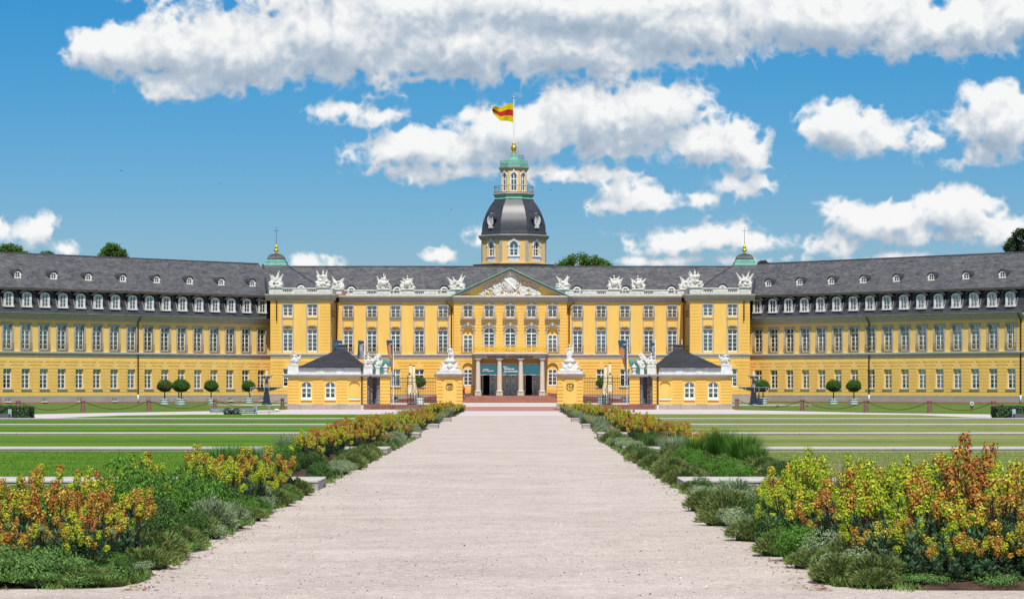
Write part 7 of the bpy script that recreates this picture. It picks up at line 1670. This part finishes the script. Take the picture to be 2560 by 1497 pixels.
# --- near left bed
for k, x, y, sc, hz in (
    ('gold', -6.05, 30.5, 1.0, 1.1), ('oran', -6.5, 31.5, 1.0, 1.05), ('gold', -5.6, 32.6, 0.9, 1.2), ('oran', -5.55, 28.3, 0.95, 1.0), ('oran', -5.0, 29.3, 0.95, 1.05), ('oran', -4.65, 28.0, 0.85, 1.0), ('oran', -4.95, 27.4, 0.7, 1.0), ('gold', -5.3, 31.0, 1.0, 1.05), ('oran', -4.75, 31.2, 0.9, 1.0), ('brow', -5.35, 28.9, 0.95, 1.05),
    ('gold', -5.9, 28.6, 0.8, 1.0), ('oran', -5.35, 27.0, 0.55, 1.0), ('gold', -4.35, 28.9, 0.75, 0.95), ('gold', -6.4, 35.0, 0.95, 1.1), ('gold', -5.8, 36.5, 0.9, 1.05), ('gold', -5.05, 33.5, 0.85, 1.05), ('oran', -5.0, 35.2, 0.8, 1.0), ('lime', -4.65, 40.2, 0.95, 1.0), ('lime', -5.15, 42.0, 1.0, 1.0), ('lime', -4.35, 42.5, 0.85, 1.0), ('gold', -4.6, 45.5, 0.85, 1.0), ('oran', -5.1, 47.0, 1.0, 1.0), ('oran', -4.45, 47.5, 0.95, 1.05), ('brow', -4.4, 46.0, 0.8, 0.9), ('gold', -5.7, 46.5, 1.0, 1.1), ('oran', -5.9, 48.5, 0.95, 1.05), ('lime', -5.9, 40.5, 1.0, 1.0), ('gold', -6.4, 43.5, 1.0, 1.0), ('lime', -4.2, 44.3, 0.75, 0.9),
    ('low', -6.0, 26.1, 1.15, 1.3), ('low', -5.35, 25.85, 1.2, 1.4), ('low', -4.75, 25.95, 1.1, 1.2), ('low', -6.6, 26.1, 1.2, 1.3), ('low', -4.25, 26.2, 0.8, 0.9), ('low', -5.0, 26.5, 1.0, 1.5), ('low', -5.75, 26.6, 1.0, 1.5), ('sage', -4.05, 27.0, 0.6, 0.8), ('bright', -5.75, 27.0, 0.9, 0.9), ('silver', -6.2, 28.4, 1.0, 1.1), ('silver', -6.75, 28.0, 1.1, 1.0), ('dark', -4.35, 30.6, 1.05, 1.0), ('olive', -4.2, 29.6, 0.9, 1.0), ('grey_low', -4.1, 28.3, 0.9, 1.0), ('dark', -4.45, 32.0, 1.15, 1.1), ('olive', -4.15, 31.4, 0.8, 1.0), ('dark', -4.3, 33.2, 0.95, 1.0), ('bright', -4.9, 34.5, 1.4, 1.5), ('bright', -5.4, 35.8, 1.5, 1.6), ('bright', -4.65, 35.8, 1.2, 1.3), ('tall', -5.4, 38.5, 1.0, 0.9), ('silver', -4.25, 35.6, 0.95, 0.95), ('silver', -4.1, 36.3, 0.8, 0.9), ('bright', -4.7, 37.5, 1.3, 1.4), ('bright', -5.9, 37.8, 1.3, 1.4), ('dark', -4.2, 37.6, 0.9, 0.9), ('dark', -4.5, 39.0, 1.1, 1.2), ('dark', -4.15, 39.6, 0.9, 0.9), ('sage', -4.15, 41.2, 0.75, 0.8), ('olive', -4.1, 43.3, 0.85, 0.9), ('silver', -4.3, 43.0, 0.8, 0.9), ('dark', -5.4, 44.0, 1.2, 1.2), ('silver', -4.9, 46.2, 0.9, 0.9), ('olive', -4.15, 45.6, 0.8, 0.9), ('bright', -5.4, 45.0, 1.1, 1.3), ('olive', -4.1, 47.6, 0.8, 1.0), ('sage', -4.1, 33.9, 0.7, 0.8), ('grey_low', -4.05, 38.4, 0.8, 1.0), ('dark', -6.2, 29.8, 1.1, 1.0), ('dark', -5.2, 27.9, 1.0, 0.8), ('dark', -4.6, 29.9, 0.9, 0.8), ('bright', -6.7, 33, 1.2, 1.2), ('bright', -6.2, 33.5, 1.2, 1.2)):
    plant(k, x, y, sc*(0.92 if k in SPU else 1), hz)
for x, y, sc in ((-5.6, 27.2, 1.0), (-5.0, 26.9, 0.9), (-4.6, 27.3, 0.9), (-6.2, 27.4, 1.0), (-4.5, 28.6, 0.9), (-5.1, 28.3, 0.9), (-5.9, 29.4, 1.0), (-4.5, 30.2, 0.8), (-4.8, 36.8, 1.0), (-5.2, 40.8, 1.0), (-4.5, 41.6, 0.9), (-5.6, 34, 1.0), (-6.3, 32, 1.0)): plant('ros', x, y, sc, 1.0)
for x, y, sc in ((4.0, 26.3, 1.0), (4.5, 26.1, 0.9), (5.1, 26.15, 1.0), (5.6, 26.3, 1.0), (3.95, 27.5, 0.9), (4.3, 27.6, 1.0), (4.85, 27.3, 1.0), (5.3, 27.4, 1.0), (4.6, 28.6, 1.1), (3.7, 28.6, 0.9), (5.9, 28.2, 1.1), (3.7, 29.9, 0.9), (4.4, 30.2, 1.1), (5.0, 29.0, 1.1), (3.5, 31.4, 0.9), (3.9, 32.5, 1.0), (5.8, 26.6, 1.0), (3.4, 33.6, 0.9), (3.8, 35.0, 0.9)): plant('ros', x, y, sc, 1.0)
# --- near right bed
for k, x, y, sc, hz in (
    ('oran', 4.95, 26.9, 1.05, 1.05), ('brow', 5.15, 28.6, 1.2, 1.22), ('oran', 4.75, 28.2, 1.0, 1.1), ('oran', 5.6, 27.6, 1.1, 1.05), ('lime', 4.4, 26.8, 0.75, 0.95), ('gold', 4.15, 26.6, 0.75, 0.9), ('lime', 4.9, 26.2, 0.6, 0.9), ('oran', 5.4, 26.2, 0.7, 0.9), ('gold', 3.85, 27.3, 0.7, 0.95), ('gold', 4.55, 27.9, 0.95, 1.0), ('lime', 4.0, 28.2, 0.95, 1.0), ('lime', 5.3, 26.7, 0.8, 0.9), ('gold', 4.9, 29.6, 1.1, 1.1), ('lime', 4.3, 29.2, 1.0, 1.1), ('gold', 3.75, 29.2, 0.85, 1.0), ('brow', 3.9, 30.0, 1.0, 1.0), ('lime', 4.7, 30.9, 1.1, 1.1), ('lime', 5.4, 30.2, 1.1, 1.1), ('oran', 5.95, 29.4, 1.1, 1.05), ('lime', 5.9, 31.6, 1.1, 1.1), ('gold', 3.7, 31.0, 0.9, 1.0), ('lime', 3.5, 32.2, 0.9, 0.95), ('lime', 4.2, 31.8, 1.05, 1.05), ('lime', 4.0, 33.3, 1.05, 1.1), ('lime', 4.8, 32.8, 1.1, 1.1), ('gold', 5.3, 33.4, 1.1, 1.05), ('lime', 5.8, 34.0, 1.05, 1.0), ('lime', 4.4, 34.8, 1.05, 1.1), ('lime', 3.6, 34.3, 0.9, 1.0), ('lime', 5.0, 35.8, 1.0, 1.0), ('lime', 4.0, 36.2, 1.0, 1.15), ('lime', 6.2, 33.0, 1.0, 1.0), ('gold', 6.3, 31.0, 1.05, 1.0), ('lime', 5.7, 36.5, 0.95, 1.0), ('brow', 3.55, 30.5, 0.6, 0.9), ('lime', 3.35, 33.0, 0.7, 0.8), ('oran', 3.65, 27.9, 0.5, 0.8), ('gold', 5.9, 27.0, 0.8, 0.9), ('gold', 4.0, 38.5, 0.85, 1.0), ('oran', 4.25, 39.5, 0.75, 1.0), ('gold', 6.6, 29.5, 1.0, 1.0),
    ('sage', 3.75, 27.0, 0.9, 0.9), ('olive', 3.6, 27.9, 0.9, 1.0), ('sage', 3.45, 28.8, 0.95, 1.1), ('bright', 3.35, 29.6, 0.9, 1.0), ('grey_low', 3.3, 28.4, 0.8, 1.0), ('olive', 3.15, 30.5, 0.8, 0.9), ('bright', 3.3, 31.2, 0.9, 1.0), ('dark', 3.2, 32.2, 0.9, 1.0), ('olive', 3.1, 33.5, 0.8, 0.9), ('dark', 3.4, 35.2, 1.0, 1.0), ('sage', 3.15, 34.6, 0.8, 0.9), ('sage', 3.3, 36.5, 1.0, 1.0), ('grey_low', 3.0, 37.2, 0.9, 1.0), ('olive', 3.2, 38.5, 1.0, 1.2), ('sage', 3.4, 40.0, 1.0, 1.1), ('olive', 3.1, 41.6, 0.9, 1.0), ('sage', 3.2, 43.4, 0.95, 1.0), ('silver', 3.6, 41.9, 1.0, 1.0), ('sage', 3.5, 45.3, 1.0, 0.9), ('dark', 3.3, 46.6, 0.8, 0.9), ('dry', 4.9, 38.6, 1.1, 1.1), ('dry', 5.4, 37.8, 1.1, 1.1), ('dark', 4.3, 41.5, 1.0, 1.0), ('bright', 4.6, 43.2, 1.2, 1.2), ('dark', 5.4, 41.0, 1.2, 1.1), ('bright', 5.8, 39, 1.1, 1.1), ('dark', 4.5, 27.0, 1.0, 0.7), ('dark', 5.2, 28.0, 1.1, 0.9), ('dark', 4.3, 28.6, 1.0, 0.9), ('lav', 4.6, 40.4, 1.0, 1.0), ('dark', 4.9, 46.0, 1.1, 0.8), ('bright', 5.6, 44.0, 1.0, 0.8)):
    plant(k, x, y, sc, hz)
for k, x, y, sc, hz in (('olive', 3.65, 26.0, 0.8, 1.0), ('sage', 3.5, 26.6, 0.9, 1.0), ('olive', 3.45, 27.3, 0.8, 1.0), ('ros', 4.1, 25.9, 0.7, 0.9), ('ros', 4.6, 25.8, 0.65, 0.8), ('ros', 5.2, 25.75, 0.7, 0.8), ('grey_low', 3.9, 25.9, 0.7, 1.0), ('dark', 4.4, 26.0, 0.7, 0.6), ('gold', 4.3, 25.95, 0.5, 0.8), ('oran', 5.0, 25.95, 0.6, 0.9), ('dark', 5.1, 26.3, 1.0, 0.8), ('dark', 5.7, 26.2, 1.0, 0.8), ('dark', 4.7, 26.7, 1.0, 0.9)): plant(k, x, y, sc, hz)
for x, y in ((-4.3, 25.75), (-4.8, 25.6), (-5.3, 25.55), (-5.8, 25.6), (-6.3, 25.6)): plant(rg0.choice(('low', 'grey_low', 'low')), x, y, rg0.uniform(0.6, 0.9), 1.0)
for x, y in ((3.6, 25.6), (4.1, 25.6), (4.8, 25.55), (5.5, 25.6), (5.9, 25.7)): plant(rg0.choice(('low', 'grey_low', 'olive')), x, y, rg0.uniform(0.45, 0.65), 0.8)
for s in (-1, 1):
    y = 26.2
    while y < 49.2:
        for q in (0, 1):
            kd = rg0.choice(('low', 'grey_low', 'olive', 'bright', 'dark', 'sage') if s > 0 else ('low', 'olive', 'grey_low', 'dark', 'bright')); plant(kd, s*((4.05 if s < 0 else 3.35)+q*0.5+rg0.uniform(-0.05, 0.25)), y+rg0.uniform(-0.2, 0.2), rg0.uniform(0.45, 0.75), rg0.uniform(0.8, 1.2))
        y += 0.95
for s in (-1, 1):
    for q in range(9): plant(rg0.choice(('low', 'dark', 'low', 'bright')), s*((4.3 if s < 0 else 3.7)+q*0.33), 25.85+rg0.uniform(-0.15, 0.15), rg0.uniform(0.5, 0.75), rg0.uniform(0.7, 1.0))
for k, x, sc in (('gold', 4.6, 0.55), ('oran', 5.05, 0.65), ('lime', 5.35, 0.6), ('oran', 5.7, 0.7), ('brow', 5.5, 0.5), ('gold', 5.95, 0.65)): plant(k, x, 25.85, sc, 0.95)
for x in (4.35, 4.75, 5.15, 5.5, 5.85): plant('ros', x, 25.62, 0.5, 0.9)
for k, x, y, sc in (('oran', -5.2, 26.6, 0.6), ('oran', -5.9, 26.7, 0.65), ('gold', -4.6, 27.0, 0.6)): plant(k, x, y, sc, 1.0)
# --- further along the beds: drifts of one kind after another
DR = {-1: [(52.5, 57, 'dark', 'bright', 'tall'), (57, 62, 'sage', 'dark', 'lav'), (62, 70, 'olive', 'gold', 'bright'), (70, 76, 'olive', 'gold', 'lav'), (79, 86, 'olive', 'oran', 'oran'), (86, 95, 'silver', 'oran', 'brow'), (95, 101, 'oran', 'oran', 'gold'), (104, 114, 'silver', 'lime', 'oran'), (114, 126, 'gold', 'lime', 'gold'), (128, 150, 'gold', 'oran', 'lav'), (153, 178, 'lav', 'gold', 'lav'), (178, 216, 'gold', 'oran', 'gold')],
      1: [(52.5, 58, 'olive', 'bright', 'dark'), (58, 64, 'olive', 'bright', 'tall'), (64, 70, 'dark', 'olive', 'tall'), (70, 76, 'olive', 'lav', 'oran'), (79, 88, 'sage', 'dark', 'oran'), (88, 96, 'olive', 'oran', 'brow'), (96, 101, 'silver', 'oran', 'gold'), (104, 114, 'silver', 'oran', 'gold'), (114, 126, 'lav', 'gold', 'gold'), (128, 148, 'lav', 'oran', 'gold'), (153, 176, 'lav', 'gold', 'oran'), (176, 214, 'gold', 'gold', 'lime')]}
for s in (-1, 1):
    for (ya, yb_, k1, k2, k3) in DR[s]:
        step = 1.7 if ya < 80 else 2.3 if ya < 128 else 4.2
        y = ya+0.4
        while y < yb_:
            base = (4.15 if s < 0 else 3.45)+(0.30 if ya > 100 else 0.0)
            for j, kk in enumerate((k1, k2, k3)):
                kd = kk if rg0.random() < 0.8 else rg0.choice((k1, k2, k3, 'olive', 'dark'))
                sc = rg0.uniform(0.85, 1.2)*(0.85 if j == 0 else 1.05); 
                if kd in SPU: sc *= 0.80
                plant(kd, s*(base+0.10+j*0.95+rg0.uniform(-0.2, 0.2)), y+rg0.uniform(-0.5, 0.5), sc, rg0.uniform(0.85, 1.1))
            y += step
name_plants()
# soil of the beds, slightly raised with an irregular edge
for s in (-1, 1):
    rg = random.Random(5+s); inn = []; out = []; y = 25.5
    while y <= 216:
        b = (4.02 if s < 0 else 3.28)+(0.32 if y > 102 else 0); inn.append((s*(b+rg.uniform(-0.14, 0.14)), y)); out.append((s*(7.0 if s < 0 else 6.4), max(y, 25.5 if s > 0 else 25.75))); y += 0.5 if y < 60 else 2.0
    inn[0] = (s*(abs(inn[0][0])+0.40), 25.50 if s > 0 else 25.75); inn[1] = (s*(abs(inn[1][0])+0.12), 25.9)
    poly = inn + out[::-1]; mb = MB(); n = len(inn)
    for i in range(n-1):
        a, b, c, d = inn[i], inn[i+1], out[i+1], out[i]; a2, b2 = (a[0]+s*0.35, a[1]), (b[0]+s*0.35, b[1])
        mb.add([(*a, 0.004), (*b, 0.004), (*b2, 0.07), (*a2, 0.07), (*c, 0.10), (*d, 0.10)], [(0, 3, 2, 1) if s > 0 else (0, 1, 2, 3), (3, 5, 4, 2) if s > 0 else (3, 2, 4, 5)])
    a, b, b2 = inn[0], out[0], (inn[0][0]+s*0.35, inn[0][1]); mb.add([(a[0], a[1]-0.02, 0.004), (b[0], b[1]-0.28, 0.004), (b[0], b[1], 0.10), (b2[0], b2[1], 0.07), (a[0], a[1], 0.004), (b2[0], b2[1]-0.22, 0.004)], [(5, 1, 2, 3), (4, 0, 5, 3)])
    o = mb.build('flower_bed', M_SOIL); o["kind"] = 'structure'
# low weeds that soften the bed edges
for s in (-1, 1):
    rg = random.Random(15+s); m = MB()
    for i in range(9000):
        y = 25.7+rg.random()**2.2*75; b = (3.98 if s < 0 else 3.22); x = s*(b+abs(rg.gauss(0, 0.22))-0.05+0.10*math.sin(y*2.3)); a = rg.uniform(0, 6.28); h = rg.uniform(0.02, 0.10); w = 0.006+0.00012*y
        e = (x+math.cos(a)*h*0.8, y+math.sin(a)*h*0.8, 0.02+h); t = (-math.sin(a)*w, math.cos(a)*w)
        m.add([(x-t[0], y-t[1], 0.0), (x+t[0], y+t[1], 0.0), e], [(0, 1, 2)], 0 if rg.random() < 0.7 else 1)
    for q in range(14):
        xc = s*((4.1 if s < 0 else 3.4)+rg.uniform(0, 3.2)); yc = 25.5+rg.gauss(0, 0.10)
        for i in range(45):
            x, y = xc+rg.gauss(0, 0.09), yc+rg.gauss(0, 0.08); a = rg.uniform(0, 6.28); h = rg.uniform(0.015, 0.09); w = 0.007
            m.add([(x-w, y, 0.0), (x+w, y, 0.0), (x+math.cos(a)*h*0.8, y+math.sin(a)*h*0.6, 0.015+h)], [(0, 1, 2)], 0 if rg.random() < 0.6 else 1)
    o = m.build('edge_weeds', [G['olive'], G['brig']]); tag(o, f'low weeds spilling over the edge of the {"left" if s<0 else "right"} bed onto the gravel', 'weeds', None, 'stuff')
# fallen brown litter and pebbles on the gravel
rg = random.Random(8); m = MB()
for i in range(900):
    s = rg.choice((-1, 1)); y = 25.2+rg.random()**2*40; x = s*((3.9 if s < 0 else 3.1)-abs(rg.gauss(0, 0.18))); a = rg.uniform(0, 6.28); l = rg.uniform(0.01, 0.035)
    m.add([(x-l*math.cos(a), y-l*math.sin(a), 0.006), (x+0.3*l*math.sin(a), y-0.3*l*math.cos(a), 0.016), (x+l*math.cos(a), y+l*math.sin(a), 0.008), (x-0.3*l*math.sin(a), y+0.3*l*math.cos(a), 0.014)], [(0, 1, 2, 3)])
o = m.build('litter', mat('dry_litter', (0.30, 0.13, 0.06), 0.9, island=0.5)); tag(o, 'dry brown plant litter along the bed edges', 'litter', None, 'stuff')
m = MB()
for i in range(5200):
    y = 21.5+rg.random()**1.6*45; x = rg.uniform(-6.8, 6.8)
    if y > 25.3: x = rg.uniform(-3.95, 3.15)
    r_ = rg.uniform(0.004, 0.012)*(1+0.9*(rg.random() > 0.96)); k = len(m.v)
    m.add([(x-r_, y, 0), (x, y-r_, 0.0), (x+r_, y+r_*0.3, 0), (x, y+r_, 0), (x+r_*0.2, y, r_*0.9)], [(0, 1, 4), (1, 2, 4), (2, 3, 4), (3, 0, 4)], 0 if rg.random() < 0.55 else 1)
o = m.build('pebbles', [mat('pebble_dark', (0.16, 0.14, 0.13), 0.9, island=0.5), mat('pebble_light', (0.66, 0.62, 0.58), 0.9, island=0.2)]); tag(o, 'loose pebbles scattered over the gravel path', 'pebbles', None, 'stuff')

# short blades standing out of the nearer lawns
M_BLG = mat('blade_green', (0.150, 0.290, 0.018), 0.7, col2=(0.080, 0.185, 0.008), scale=1.5, island=0.45, trans=0.2); M_BLD = mat('blade_dry', (0.36, 0.36, 0.14), 0.8, col2=(0.17, 0.24, 0.045), scale=0.8, island=0.35, trans=0.2)
for s in (-1, 1):
    q = np.random.RandomState(70+s); n = 70000; y = 27.5+(q.rand(n)**0.8)*48.0; x0 = 6.9 if s < 0 else 6.3; xm = 0.212*y+0.6; x = x0+q.rand(n)*np.maximum(xm-x0, 0.0)
    keep = (xm > x0+0.05) & ~((y > 49.65) & (y < 51.9)); x = s*x[keep]; y = y[keep]; n = len(x); a = q.rand(n)*6.283; h = 0.010+0.022*q.rand(n); w = 0.004+0.005*q.rand(n)
    V = np.zeros((n, 3, 3)); V[:, 0] = np.stack([x-w, y, np.full(n, 0.105)], 1); V[:, 1] = np.stack([x+w, y, np.full(n, 0.105)], 1); V[:, 2] = np.stack([x+np.cos(a)*h*0.9, y+np.sin(a)*h*0.9, 0.11+h], 1)
    me = bpy.data.meshes.new('grass_blades'); me.from_pydata(V.reshape(-1, 3).tolist(), [], np.arange(n*3).reshape(-1, 3).tolist()); me.materials.append(M_BLG if s < 0 else M_BLD)
    o = link('grass_blades', me); tag(o, f'short grass blades of the {"left" if s<0 else "right"} lawn around the nearest bench', 'grass', None, 'stuff')
